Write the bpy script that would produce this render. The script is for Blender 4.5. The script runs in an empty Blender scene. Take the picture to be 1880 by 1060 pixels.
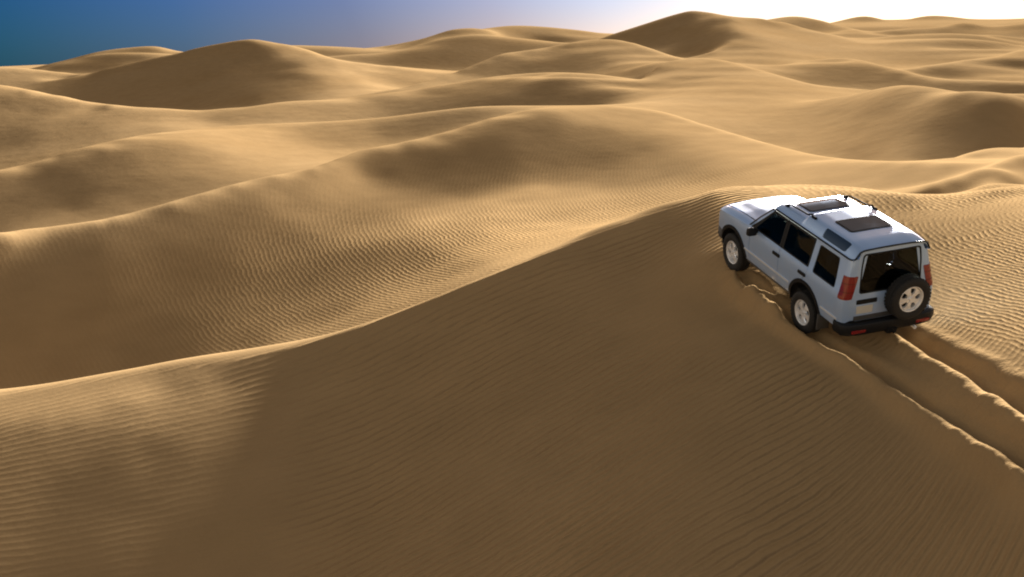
import bpy, bmesh, math
import numpy as np
import mathutils
from mathutils import Vector, Matrix

SC = bpy.context.scene
COL = SC.collection
CAM_Z = 14.0                                   # height of the helicopter camera over the desert floor datum
SUN_AZ, SUN_EL = math.radians(20), math.radians(11)   # to the right of straight ahead, and up
HUB_R, HUB_F = .265, .345

# ----------------------------------------------------------------------------
# material helpers
# ----------------------------------------------------------------------------
class NT:
    def __init__(self, name):
        self.m = bpy.data.materials.new(name); self.m.use_nodes = True
        self.t = self.m.node_tree; self.n = self.t.nodes; self.l = self.t.links
        self.bsdf = self.n['Principled BSDF']; self.out = self.n['Material Output']
    def node(self, kind, **k):
        nd = self.n.new(kind)
        for a, v in k.items():
            if a.startswith('i_'):
                key = a[2:]; key = int(key) if key.isdigit() else key.replace('_', ' ')
                s = nd.inputs[key]
                if isinstance(v, bpy.types.NodeSocket): self.l.new(v, s)
                else: s.default_value = v
            else: setattr(nd, a, v)
        return nd
    def math(self, op, a, b=None, c=None, clamp=False):
        nd = self.n.new('ShaderNodeMath'); nd.operation = op; nd.use_clamp = clamp
        for i, v in enumerate((a, b, c)):
            if v is None: continue
            if isinstance(v, bpy.types.NodeSocket): self.l.new(v, nd.inputs[i])
            else: nd.inputs[i].default_value = v
        return nd.outputs[0]
    def set(self, **k):
        for a, v in k.items():
            s = self.bsdf.inputs[a.replace('_', ' ')]
            if isinstance(v, bpy.types.NodeSocket): self.l.new(v, s)
            else: s.default_value = v

def plain(name, col, rough=.5, metal=0., noise=0., scale=30., **k):
    q = NT(name)
    q.set(Roughness=rough, Metallic=metal, **k)
    if noise:
        nz = q.node('ShaderNodeTexNoise', i_Scale=scale, i_Detail=5.0)
        tc = q.node('ShaderNodeTexCoord'); q.l.new(tc.outputs['Object'], nz.inputs['Vector'])
        mx = q.node('ShaderNodeMix', data_type='RGBA', blend_type='MIX')
        q.l.new(nz.outputs['Fac'], mx.inputs[0])
        mx.inputs[6].default_value = tuple(c * (1 - noise) for c in col) + (1,)
        mx.inputs[7].default_value = tuple(min(1, c * (1 + noise)) for c in col) + (1,)
        q.l.new(mx.outputs[2], q.bsdf.inputs['Base Color'])
        rr = q.math('MULTIPLY_ADD', nz.outputs['Fac'], .25, rough - .1); q.l.new(rr, q.bsdf.inputs['Roughness'])
    else:
        q.set(Base_Color=tuple(col) + (1,))
    return q.m

# ----------------------------------------------------------------------------
# the dunes: one ground sheet. The height map is stored as the tangent of the
# elevation angle (height / distance) on a grid of bearings and log distances.
# ----------------------------------------------------------------------------
NA, NR, A0, DA, R0, DR = 153, 210, -0.530580093, 0.006981317, 1.945910149, 0.028000000
# height map as differences (one across bearings, two along each), in steps of 3e-5
DUNES = [
    [-29143,29262,-1,0,-1,1,2,5,5,11,13,17,22,26,32,35,40,45,47,51,55,60,59,44,28,16,4,-5,-14,-22,-26,-25,-2,1,3,-3,-16,-25,-29,-31,-34,-29,-14,9,43,59,44,-773,-20,-30,48,90,64,49,27,-6,-60,-81,-12,41,93,151,221,118,8,17,17,-15,-66,-68,-44,-388,-37,-12,-11,-8,-2,0,8,18,28,38,51,73,123,58,3,-12,43,-361,-19,-27,-10,4,13,7,14,18,22,24,25,26,34,11,19,36,45,16,-11,-17,-11,-15,-30,-48,3,37,30,-66,-123,-36,-34,-22,-14,-2,15,22,24,27,26,27,25,27,25,22,15,-1,-33,-50,-66,-33,-15,-16,-36,-7,4,12,14,14,12,8,7,4,5,6,8,8,7,6,4,2,0,0,-1,-1,0,0,-1,1,-1,0,-1,0,0,0,0,-1,-1,1,-1,-1,1,-1,-1,1,-1,-1,1,-1,0,-1,0,0,0,-1,1,-2,1,0,-1,0,0,0,0,0,-1,1,-1,1,-1,1],
    [-24,24,-1,0,1,-1,0,-1,1,-2,1,0,-1,2,-1,2,0,1,1,1,2,1,2,0,0,0,-1,-1,-1,-1,-2,-4,-2,1,-1,2,1,3,-1,2,0,-3,-3,-7,-7,-6,15,3,7,8,-9,-5,6,0,-2,1,-4,-2,-1,2,3,9,26,-34,-5,0,2,9,2,-4,-2,-2,2,-2,1,0,-1,-2,1,0,1,-1,1,-1,8,-6,1,-3,22,-20,3,-7,3,-1,-1,-1,0,2,1,1,0,-1,3,-4,-5,2,2,1,2,-2,1,3,-1,-7,-5,6,10,-7,-5,1,-2,2,0,4,0,2,2,-1,1,-1,1,-2,1,2,0,2,-5,-3,-2,2,0,3,-1,0,2,1,0,0,1,-1,-2,0,-2,1,-1,1,0,1,-2,1,-1,0,0,0,0,0,1,-2,2,-1,1,0,-1,1,-1,0,2,-2,0,2,-2,1,1,-2,1,0,0,0,0,0,0,0,0,0,-1,2,-1,-1,2,-1,0,0,0,-1,2,-1,0,0,0,0],
    [-23,22,1,0,-2,1,0,-1,0,1,-2,1,1,-1,0,1,2,-1,3,1,0,2,2,1,-1,-1,1,-2,-2,0,-3,-2,-2,-2,2,0,3,-2,6,-3,1,0,-4,-6,-10,-3,8,12,3,8,-8,-6,4,2,-1,-2,-1,-2,-1,0,7,6,24,-35,0,-2,-2,9,9,-3,-6,-2,1,-1,1,1,-3,0,0,0,1,1,0,-2,9,-12,5,-6,23,-21,19,-19,3,1,-5,2,-1,3,0,0,1,1,1,-6,-1,-2,2,4,-1,1,0,2,2,-8,-4,-1,14,-10,4,-5,0,-1,4,1,3,0,2,1,-1,-1,0,0,0,1,2,1,-9,-5,8,0,-1,1,0,2,1,-1,2,0,-1,0,-1,-2,0,-1,1,-1,2,-2,2,-2,0,0,0,0,1,-1,-1,2,-1,0,1,-1,1,-1,0,2,-2,1,0,0,0,-1,1,0,0,0,0,0,-1,2,-1,0,0,0,0,0,0,0,0,0,0,0,0,0,0,0,0,0,0,0],
    [-23,23,0,-2,2,0,-2,1,-1,0,0,0,-1,1,2,-1,0,3,0,1,3,1,1,-1,2,-1,-2,-1,0,-1,-4,-1,-2,-1,-1,3,1,0,3,1,-1,1,-5,-6,-9,-2,2,18,1,6,-6,-3,-1,3,0,-1,-3,0,-1,2,4,10,12,-26,-2,-1,-1,4,18,-8,-8,0,-1,2,1,-1,-1,-1,-1,2,0,2,0,2,0,-14,9,-1,-99,236,-136,-3,5,0,-4,-1,3,-1,2,1,0,3,-2,-3,-4,-1,-1,4,4,-1,-1,3,4,-6,-10,0,16,-19,13,-3,-5,2,3,3,0,3,0,1,0,-1,-2,0,1,1,2,2,-12,-6,11,2,-3,-1,5,0,-1,2,0,0,0,-1,-2,0,-1,-2,1,1,0,1,-2,0,1,-2,1,1,-2,1,1,-1,0,1,-2,2,0,-1,1,-1,1,0,0,-1,1,0,0,0,0,0,-1,1,1,-1,0,0,-1,2,-1,0,0,0,-1,2,-1,0,-1,2,-1,-1,2,-1,0,0],
    [-22,21,1,0,-1,0,0,-1,1,-1,0,-1,2,-1,0,1,1,1,2,1,1,2,1,1,-1,-1,0,-1,-2,-1,-3,-2,0,-2,0,0,2,2,1,3,-2,0,-3,-6,-8,-3,-1,20,1,4,-2,-6,0,2,3,-4,-1,-1,-1,3,4,12,4,-23,2,-4,-1,4,17,-9,3,-8,-3,4,0,1,-2,-1,0,1,2,0,1,4,-9,-8,9,8,-23,44,-28,7,-6,-1,-1,-3,2,2,0,0,2,4,-6,-1,-1,-6,-3,7,4,2,-3,2,4,1,-15,-4,26,-37,24,-3,-4,0,5,1,3,0,2,1,-1,-1,-1,0,-1,1,4,0,-13,-3,10,2,-4,-1,7,0,0,-1,1,1,-1,-1,-1,-2,-1,1,-2,2,0,0,0,-1,0,0,0,-1,1,0,0,1,-1,0,1,-1,1,0,-1,1,-1,1,0,0,-1,2,-2,1,0,0,0,0,0,-1,1,0,1,-2,2,-1,-1,2,-1,-1,2,-2,2,-1,0,0,0,0,0,0],
    [-22,22,-1,1,0,-1,0,0,-1,0,0,0,-1,1,1,0,2,0,1,3,0,2,1,1,-1,-1,-1,-1,0,-3,-2,-2,1,-2,-2,0,3,0,4,1,-1,0,0,-7,-9,-7,1,22,2,0,0,-5,-1,2,2,-3,-2,2,-2,2,7,9,-4,-11,-3,-1,-4,5,6,13,-13,-3,-1,3,-1,1,-1,-3,2,0,1,3,1,0,-11,0,2,10,-5,27,-28,-8,9,1,-5,0,1,1,2,-1,2,2,-3,-1,-3,-5,-2,2,8,4,-5,0,6,10,-23,-7,37,-63,43,-6,-4,2,3,4,1,1,2,0,-1,0,-3,0,0,1,4,1,-19,7,5,-1,-1,0,7,-2,1,0,1,0,-1,-1,-1,-2,-1,-1,2,0,0,-1,1,-1,0,0,0,0,0,0,0,-1,2,-1,1,0,-2,2,0,0,0,-1,1,-1,2,-2,1,0,0,0,0,0,0,0,0,0,0,0,-1,1,1,-1,0,0,-1,2,-1,0,0,0,0,-1,2,-1],
    [-21,21,0,-1,1,-2,2,-2,1,-1,0,0,0,0,0,1,1,2,1,1,2,1,2,-1,0,0,-3,0,-2,1,-7,3,-2,-1,-1,-1,2,0,5,0,2,-1,-3,-4,-8,-9,1,24,-2,2,-2,-1,-4,2,4,-4,0,-2,2,1,6,10,-11,-4,-2,-4,-2,0,9,15,-12,-5,0,0,3,-2,-1,0,-1,2,1,2,1,0,-11,3,-7,15,6,-3,-8,4,-2,-2,-2,-1,2,2,-2,2,0,1,1,-4,-2,-4,-4,3,8,4,-6,2,3,9,-9,-18,53,-77,36,-23,18,2,5,1,2,3,0,0,1,-3,-1,-2,1,1,6,-3,-19,10,4,-2,1,-1,5,2,-1,2,-2,1,-1,0,-2,-2,-1,-1,1,0,1,0,-1,1,-2,1,-1,1,0,0,1,-1,0,1,-1,0,1,-1,1,-1,1,0,-1,2,-2,1,0,0,-1,2,-1,0,-1,2,-1,0,0,0,0,0,0,0,0,0,0,0,0,0,-1,2,-1,0,0,-1],
    [-21,21,0,0,-1,1,-2,2,-2,0,0,0,0,0,0,2,0,1,1,3,2,1,0,0,1,-3,0,-2,0,-2,-5,3,-2,1,-4,0,0,4,0,3,3,-2,-3,-1,-12,-5,-4,26,-1,-1,2,-4,-3,3,2,-3,-1,1,0,2,5,7,-10,0,-4,-2,-4,-3,16,3,2,-11,-2,3,0,1,-1,-2,1,0,4,0,2,-2,-11,2,-3,9,17,-15,-3,5,-3,-1,-2,-3,3,1,1,-1,0,2,1,-3,-4,-2,-5,4,4,8,-6,0,4,10,-4,-29,-3,15,18,-25,7,4,2,3,3,0,1,2,-1,-3,-1,-1,-1,1,6,-3,-17,11,2,-3,1,1,4,2,0,0,0,0,1,-3,-2,-1,-2,1,-1,2,0,0,0,-2,1,-1,1,0,0,0,-1,2,-1,0,1,-1,1,0,-1,1,-1,1,0,-1,1,0,0,0,0,0,0,0,0,0,0,0,-1,2,-1,0,0,-1,2,-1,0,0,0,0,0,0,0,0,0,0],
    [-20,20,0,0,-1,1,-1,0,-1,1,-1,-1,1,0,0,1,1,2,2,0,2,2,1,0,-2,1,-3,-2,-1,1,-5,1,0,-1,-1,-3,1,2,2,5,-3,3,-2,-2,-13,-5,-1,22,-1,-1,2,-2,-2,0,3,-2,-3,2,0,3,4,6,-10,0,-1,-4,-4,-3,9,17,-7,-9,-2,4,-1,0,0,-1,-1,3,0,4,0,-3,-8,-2,1,2,17,-1,-12,3,0,-3,-2,-1,3,1,-1,0,0,1,1,-2,0,-8,-3,3,7,-1,7,-7,3,12,0,-27,-21,37,-10,-1,4,1,3,4,-1,3,2,0,-1,-1,-4,-1,0,1,4,-2,-13,6,4,-4,3,1,3,2,1,-1,0,1,-1,-2,-1,-2,-2,-1,2,1,0,0,-1,0,-1,1,-1,1,-1,1,1,-1,0,1,-1,1,-1,0,1,-1,1,0,0,0,0,0,-1,1,0,0,0,-1,2,-2,2,-2,2,-1,0,0,0,0,0,0,0,0,0,0,0,0,0,0,0,0],
    [-19,18,1,0,1,-3,2,-2,2,-3,2,-1,-1,1,1,0,1,1,2,3,1,1,0,1,0,-4,0,-2,-1,-1,-3,2,0,-1,-2,-4,0,5,1,2,2,2,-3,-3,-10,-7,1,20,-2,1,1,-2,-4,4,0,-2,-1,1,1,2,5,2,-9,4,-4,-2,-5,-3,5,20,-5,-10,2,-1,0,0,1,-3,1,1,3,1,1,-2,-10,-1,2,-1,8,22,-24,3,-1,-1,-2,-3,4,2,-2,-1,0,0,5,-2,-4,-4,-3,0,5,2,6,-5,0,13,-1,2,-67,54,-17,11,1,4,1,1,4,1,0,2,-1,-2,-3,-4,3,-1,1,5,-13,0,7,-5,5,0,3,2,2,-2,0,1,-1,0,-4,-2,0,-2,1,1,2,-1,-2,1,-1,0,1,-1,2,-1,0,0,0,0,0,1,-1,1,0,0,0,-1,0,1,0,0,0,0,0,-1,1,1,-1,0,-1,2,-1,-1,2,-1,-1,2,-2,2,-1,0,0,-1,2,-1,-1,2,-1,0],
    [-20,22,-3,2,-2,1,-1,1,-2,1,-2,1,0,0,0,1,1,2,1,2,2,1,2,-1,-2,0,-3,-1,-3,-1,-1,5,-5,3,-4,-2,-4,7,0,1,7,-3,0,-2,-13,-3,-4,23,-3,1,-1,0,-1,-1,3,-3,-1,1,1,3,2,5,-13,6,-1,-4,-3,-5,1,22,4,-17,-1,2,0,-1,1,-1,0,2,1,3,1,-5,-8,1,-1,-2,12,19,-23,3,0,-3,-2,0,4,-2,1,-3,0,0,4,1,-1,-5,-2,-6,2,5,7,-2,-3,9,13,15,-105,67,-28,26,3,1,2,2,1,2,1,1,1,-3,-5,-2,1,0,-3,7,-5,-10,12,-7,7,-1,3,4,0,-1,-1,1,0,-3,-2,-1,-3,1,0,2,0,-1,0,-1,1,-1,1,-1,1,0,-1,2,-1,1,-1,0,1,-1,1,-1,1,0,0,0,-1,1,0,0,0,0,0,0,0,0,0,0,0,0,-1,1,1,-1,0,-1,2,-1,-1,2,-1,0,0,0,0,0],
    [-18,17,2,-1,0,0,-1,0,0,-1,0,1,-1,-1,2,-1,3,0,3,1,2,2,0,1,-2,-2,-3,-2,-1,-2,1,3,-1,-2,0,-5,-3,7,-2,5,2,1,-2,0,-13,2,-12,24,-2,-1,3,-2,-2,1,1,-1,-2,0,2,3,4,-2,-5,1,1,-2,-4,-6,-4,20,27,-34,-5,7,-2,3,-1,-2,2,1,2,1,2,-6,-7,5,-7,-2,14,19,-22,2,0,-3,-2,0,3,2,-3,-2,-1,0,5,0,0,-4,-3,-4,0,4,6,2,-7,8,21,-4,-110,93,-18,11,2,3,-1,3,1,1,2,1,0,-4,-3,-4,2,2,-9,9,-4,-4,1,3,3,1,1,3,3,-3,-1,1,0,-4,0,-2,-3,-1,2,3,-1,-1,0,-2,1,1,-1,1,-1,1,1,-2,3,-3,2,-1,1,0,-1,1,-1,0,2,-2,2,-2,2,-2,1,0,0,0,-1,2,-1,0,-1,2,-1,0,0,0,0,0,-1,1,1,-1,0,0,0,0,-1,2],
    [-18,19,-1,-1,2,-1,0,-2,1,0,0,-2,1,0,0,1,1,1,3,1,3,2,-1,0,-1,-2,-3,-3,-1,-3,6,-1,0,0,-3,-3,-2,1,2,5,0,3,1,-8,-2,-2,-9,14,2,1,0,0,-1,1,0,-2,-2,2,1,3,2,-1,-4,-1,4,-2,-3,-3,-14,16,27,-22,6,-8,1,-2,3,-2,1,1,1,2,3,-5,-7,-2,-1,0,2,45,-42,-3,9,-4,-3,1,6,-3,-2,-1,-1,0,2,6,-5,1,-6,-4,0,3,5,5,-5,-3,30,-58,14,-3,11,10,1,0,3,0,1,1,3,1,-1,-2,-5,-6,4,2,-12,9,-3,4,-13,16,1,-3,2,6,-1,0,-4,3,-2,-2,-2,-2,-1,-2,2,2,0,-1,-1,0,0,0,0,1,0,0,0,0,0,1,-1,1,-1,0,1,-1,1,0,0,0,-1,1,0,0,0,0,0,0,0,-1,2,-2,2,-1,0,0,0,-1,2,-1,0,0,0,0,0,-1,2,-1,0,0],
    [-18,19,-1,1,-2,2,-2,1,-1,0,-1,0,-1,2,-2,3,-1,3,1,4,0,2,2,-2,-1,-3,-2,-3,-3,-3,8,1,-2,1,-3,-4,0,-2,2,2,5,2,2,-11,3,-6,-4,8,4,1,0,0,0,0,-2,2,-3,0,2,3,2,-3,-3,0,4,-2,-2,-3,-10,-14,68,-44,22,-18,-1,1,0,1,0,1,1,3,0,2,-18,8,-4,-2,-3,32,-21,17,-13,-3,-5,3,4,-1,-3,-1,-3,1,4,5,-5,1,-3,-6,-3,3,7,5,-4,-10,29,-64,49,-31,19,10,0,2,-1,2,0,3,0,3,0,-4,-5,-6,2,5,-14,7,1,3,-16,20,2,-5,4,3,3,-4,-4,4,-1,-4,0,-3,-2,0,0,3,0,-1,-2,1,0,0,0,1,0,0,0,0,0,0,1,-1,1,-1,1,0,0,-1,0,1,0,1,-2,1,0,0,0,-1,2,-1,-1,2,-1,-1,2,-1,0,0,0,0,0,0,0,0,0,0,0,0,0,0],
    [-17,17,2,-2,0,0,0,0,-2,1,-1,0,1,-2,2,-1,2,2,1,3,2,2,0,0,-2,-3,-3,-4,-2,-1,7,-1,3,-2,-3,-5,4,-6,3,1,5,2,3,-10,3,-6,-2,4,4,2,-1,1,1,-1,-1,-1,-1,0,2,3,1,-1,-5,1,3,0,-2,-3,-5,-28,41,24,-7,-24,1,1,0,0,1,2,0,1,3,1,-18,7,-1,-2,-13,34,-11,22,-22,-3,-4,1,7,-4,-3,-2,1,-3,6,2,2,-3,-2,-7,-2,1,4,11,-2,-18,18,-37,32,-27,23,9,0,1,-1,0,3,0,2,2,1,-4,-5,-8,2,4,-12,7,1,3,-20,26,1,-5,2,7,1,-4,-6,6,-3,-3,-2,-1,-1,-2,1,4,-1,-2,-1,1,-1,1,1,-1,1,-1,1,1,-1,1,-1,0,0,2,-2,1,-1,1,0,0,0,-1,1,0,0,0,-1,2,-1,0,0,0,0,0,-1,1,0,1,-2,2,-1,0,0,0,0,0,0,0,0,0],
    [-16,16,1,-1,1,-1,0,-1,1,-1,-1,1,-2,1,0,1,1,1,3,1,5,0,0,0,-2,-3,-4,-4,-1,-3,9,1,0,0,-5,-2,2,-6,3,2,2,0,6,-6,2,-7,-4,6,3,2,-1,1,1,0,-3,0,-1,0,3,2,0,1,-9,4,2,1,-1,-1,-6,-20,-31,176,-119,-23,23,-1,1,1,1,0,1,0,3,-2,-11,6,1,-7,-12,8,78,-70,-2,7,-6,4,4,-4,-2,-1,-3,1,3,5,0,0,-1,-10,-4,2,3,12,4,-26,4,-11,23,-29,30,5,1,-1,1,-1,1,1,4,-1,4,-7,-1,-14,3,5,-11,9,-3,5,-23,31,1,-9,7,4,3,-6,-7,7,-3,-5,2,-3,-1,-3,3,3,-2,-2,1,-2,2,0,0,1,-1,2,-1,0,0,0,1,0,-1,0,0,1,0,0,0,-1,1,0,0,0,0,-1,2,-1,-1,2,-1,0,-1,2,-1,0,0,0,0,0,0,0,0,0,-1,2,-1,-1,2,-1],
    [-16,17,-1,2,-2,0,1,-2,1,-2,1,-1,0,0,0,1,0,3,2,2,2,3,0,-1,-2,-3,-5,-3,-5,2,9,-1,1,1,-5,-2,-1,-2,2,2,-4,4,5,-8,13,-9,-10,7,2,2,0,1,3,-3,-3,2,-2,0,3,2,0,0,-8,3,2,2,1,-3,-3,-14,-23,103,-63,4,-5,1,-1,3,0,0,0,1,0,0,-8,7,-5,2,-15,-5,56,-33,25,-23,-5,0,2,-1,-3,-2,1,-1,0,6,1,6,-7,-5,-9,1,2,15,9,-28,-29,42,-23,10,16,6,-1,-1,0,0,1,1,1,4,0,-4,-3,-13,-1,7,-9,6,-1,4,-24,35,-3,-4,4,5,4,-6,-11,9,-4,-3,-1,0,-3,-1,1,4,-2,-2,-1,2,-1,1,1,-1,1,0,0,0,1,-1,0,0,1,-1,1,0,-1,1,-1,2,-2,1,0,0,0,0,0,0,0,-1,2,-2,2,-1,0,0,0,0,0,-1,2,-1,0,-1,2,-1,0,0,0,0],
    [-15,16,0,-1,1,-1,0,1,-2,0,0,-1,1,-2,1,0,3,0,2,4,2,1,2,-2,-2,-4,-4,-5,-2,0,8,2,1,-1,-3,-2,-2,-1,2,-1,-3,6,2,-2,5,-3,-10,5,1,3,-1,2,3,-3,-1,-1,-2,2,2,1,2,-1,-8,0,5,3,0,-1,-6,-8,-17,70,-42,12,-10,-2,-1,3,1,1,-1,-1,0,2,-1,-7,7,-6,3,-30,94,-64,1,6,-5,-3,3,-3,-3,1,-1,-2,4,1,7,1,-4,-6,-5,-6,4,13,-2,15,-84,69,-28,24,9,5,-2,0,-2,0,0,3,2,0,4,-6,-2,-14,-1,2,-4,8,-15,22,-28,34,-3,-5,5,7,3,-8,-12,11,-7,-3,2,-3,1,-2,0,3,-2,-1,-1,1,0,1,0,1,0,0,0,0,0,0,1,-1,1,0,-1,0,1,0,0,-1,2,-2,1,0,-1,2,-1,-1,2,-1,-1,2,-1,-1,2,-1,0,-1,2,-1,-1,2,-2,2,-1,0,0,0,0,0],
    [-15,16,0,0,0,0,-1,0,0,-1,0,0,-2,2,-1,0,1,2,3,2,3,3,-1,0,-2,-5,-5,-5,-4,3,8,2,1,1,-6,0,-3,0,1,-3,0,3,7,-6,2,3,-6,-5,5,3,-1,3,1,-1,-4,1,0,0,2,3,-2,0,-8,2,3,3,2,-2,-6,1,-19,40,-17,15,-15,-1,-2,4,1,-2,0,-1,0,3,-2,-6,11,-9,4,-21,67,-50,7,6,-7,-4,-2,-1,-1,1,-1,-1,1,1,9,-3,3,-5,-14,7,-9,14,6,19,-111,87,-27,30,7,2,-2,-2,0,0,0,2,1,2,4,-7,0,-14,-3,-7,12,-14,6,-21,47,-2,-6,-2,4,7,3,-8,-12,7,-5,-2,1,0,-2,0,-1,4,-5,0,0,0,2,0,0,1,0,0,0,1,-2,2,-1,1,-1,0,1,0,0,-1,1,0,-1,1,0,0,0,0,0,0,0,0,0,0,0,0,0,0,0,0,0,0,0,-1,2,-1,0,0,-1,2,-1,-1],
    [-14,15,0,1,-1,-1,1,-1,-1,1,-1,-1,1,-1,0,0,2,1,2,4,2,3,0,-1,-3,-4,-6,-5,-4,6,3,5,2,-2,-3,0,-8,10,-5,-4,3,-2,8,-2,-1,4,-4,-5,3,0,1,4,3,-4,-2,0,-1,2,3,-1,1,-2,-7,2,2,4,2,-2,-4,-2,2,18,-17,2,1,-3,0,2,0,2,-2,-2,-1,5,-3,-4,12,-8,3,-9,14,16,-24,9,-4,-6,-4,0,0,-1,1,1,-2,1,5,3,0,-4,-7,2,2,-13,24,-62,53,-24,8,27,0,2,-2,-1,-1,0,1,1,1,1,6,-8,2,-11,-3,-35,55,-67,52,-58,106,-37,-10,3,4,8,5,-12,-11,4,-3,-3,0,0,2,-1,-1,1,-3,-2,2,1,0,1,0,1,0,-1,2,-1,1,-1,0,0,0,1,0,-1,1,0,-1,1,0,0,0,0,0,0,-1,2,-2,2,-1,0,0,0,-1,1,0,1,-1,0,0,0,0,0,0,0,0,0,0,0],
    [-14,16,-1,0,0,0,-1,1,-1,0,-1,0,-1,0,0,1,-1,3,3,2,4,2,1,-2,-3,-4,-6,-6,-4,6,4,3,3,0,-4,0,-7,12,-8,-3,1,-2,2,10,-4,1,-2,-6,2,2,0,4,2,-2,-3,0,-2,4,2,2,-3,1,-12,2,4,4,4,-3,-3,1,-5,16,-10,4,-3,-2,-1,1,3,-1,-2,-3,0,9,-10,6,3,-2,-4,10,-40,87,-55,4,0,-5,-6,-1,0,3,-1,0,-4,5,2,4,-1,-3,2,-12,15,-22,24,-78,76,-25,12,22,-1,-2,1,-1,-3,1,1,2,2,-1,3,-4,0,-2,-17,-57,112,-91,44,-41,78,-25,-10,4,6,8,4,-11,-7,-7,1,1,-4,1,4,1,-3,-2,-4,2,0,1,2,-1,3,-2,0,2,-1,0,0,0,1,0,-1,1,-1,1,-1,1,0,0,-1,2,-2,1,0,0,0,0,0,0,0,0,-1,2,-1,0,0,0,-1,2,-1,0,0,0,0,0,0,0,0,0],
    [-13,14,1,-1,0,0,1,-2,0,0,-1,0,0,-2,1,1,0,2,2,3,4,2,2,-2,-4,-5,-6,-6,-3,6,3,3,4,-3,-1,1,-5,8,-7,0,-2,-2,-2,12,2,-3,-1,-6,1,-1,3,5,2,-4,-3,1,0,3,2,0,-1,0,-15,7,0,5,3,0,-1,-3,4,1,-5,9,-6,-1,-2,1,2,0,-3,-2,-1,11,-11,12,-7,0,-4,-3,20,27,-43,-2,10,-7,-4,-4,2,2,0,1,-6,7,-2,6,0,-1,3,-25,32,-24,2,-43,48,-17,21,19,-6,-2,1,-1,1,-2,1,1,4,-2,1,-2,-2,11,-45,-53,153,-148,73,-12,46,-24,-10,7,5,10,4,-14,4,-28,9,4,-5,2,4,3,-2,-9,0,0,2,2,0,2,-1,1,0,0,0,0,0,1,-1,0,1,-1,1,-1,1,0,0,-1,2,-2,1,-1,2,-1,0,0,0,-1,1,0,1,-1,0,0,0,0,0,0,0,0,0,0,0,-1,2,-1,0,0],
    [-13,15,-1,1,-1,1,-2,1,0,-1,0,-1,-1,1,-1,-1,3,0,3,3,4,4,-1,-1,-3,-7,-6,-6,-2,6,2,3,3,-3,5,-3,-3,5,-5,-2,-1,1,-8,17,-2,-1,-1,-4,-2,-1,4,5,1,-2,-3,-2,3,2,4,-1,0,-2,-18,7,2,5,5,-2,1,1,-13,25,-15,4,-2,-2,-2,0,3,0,-2,-4,-2,13,3,-9,-6,7,-3,-12,24,12,-19,9,-5,-8,-6,-2,0,3,0,-1,-3,5,3,0,0,2,0,-18,14,8,-52,50,-50,29,21,13,-8,1,0,-1,-1,1,0,2,3,-1,-5,2,-4,15,-47,-14,39,-4,-69,120,-16,-22,-7,5,7,10,15,-40,7,-22,27,-9,-6,2,7,4,-6,-9,0,1,3,0,1,2,-1,0,2,-1,0,0,1,-1,0,0,1,-1,1,0,-1,1,-1,1,0,0,0,0,0,-1,2,-2,2,-1,0,0,0,-1,2,-1,0,-1,2,-2,2,-1,0,0,0,0,0,0,-1,2],
    [-12,14,0,-1,1,-1,0,0,0,-1,-1,0,0,0,-1,1,-1,2,3,4,3,3,2,-2,-6,-4,-8,-6,-2,7,1,3,0,3,6,-7,2,-4,1,-3,-1,4,-12,20,-9,5,-2,-2,-4,-3,5,7,1,-4,-2,-1,2,4,3,-1,-1,-3,-17,5,4,1,7,0,3,4,-19,28,-19,6,-1,-2,-3,0,3,-1,-2,-3,-3,12,7,-14,1,-2,2,-8,12,17,-4,-16,19,-20,-4,-3,1,2,0,-1,-4,8,0,1,-2,7,-6,-3,-28,68,-132,100,-15,0,21,6,-9,2,0,0,-1,1,1,2,4,-3,-10,8,-4,13,-45,51,-116,92,-59,111,-29,-20,-4,5,8,10,-11,-11,15,-38,39,-17,-7,3,6,7,-5,-14,-1,4,2,2,1,0,1,0,0,0,0,0,0,0,1,0,-1,1,-1,0,1,-1,2,-1,-1,1,0,0,0,0,0,0,0,0,0,0,0,0,0,0,0,0,0,0,0,0,0,0,-1,2,-1,0,0,0],
    [-12,14,0,0,0,-1,1,-1,-1,1,-1,0,-1,-1,0,0,1,1,2,4,5,3,1,-2,-5,-7,-6,-7,0,6,0,2,2,3,3,-1,1,-7,1,-4,4,0,-9,16,-8,7,-2,0,-9,-3,8,5,2,-2,-6,2,0,7,1,1,-3,-5,-13,2,3,0,7,4,4,1,-13,16,-8,5,-1,-6,-1,-2,4,0,-4,-3,1,4,9,-14,9,-10,2,5,-2,19,-13,-4,28,-28,-5,-4,1,2,0,-2,-1,7,-3,4,-4,7,-4,4,-52,80,-112,79,-12,9,17,0,-5,-1,1,1,1,-1,1,1,6,-3,-12,7,-7,7,-11,82,-231,153,-30,69,-26,-13,0,4,9,9,-27,9,18,-47,45,-21,-14,9,10,5,-5,-17,2,3,2,2,1,0,0,2,-1,0,0,1,-1,0,0,0,1,-1,1,0,0,-1,1,-1,2,-2,1,0,0,0,0,0,-1,2,-1,0,-1,2,-2,1,0,1,-1,0,-1,1,1,-2,2,-1,0,0,0,0],
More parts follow.
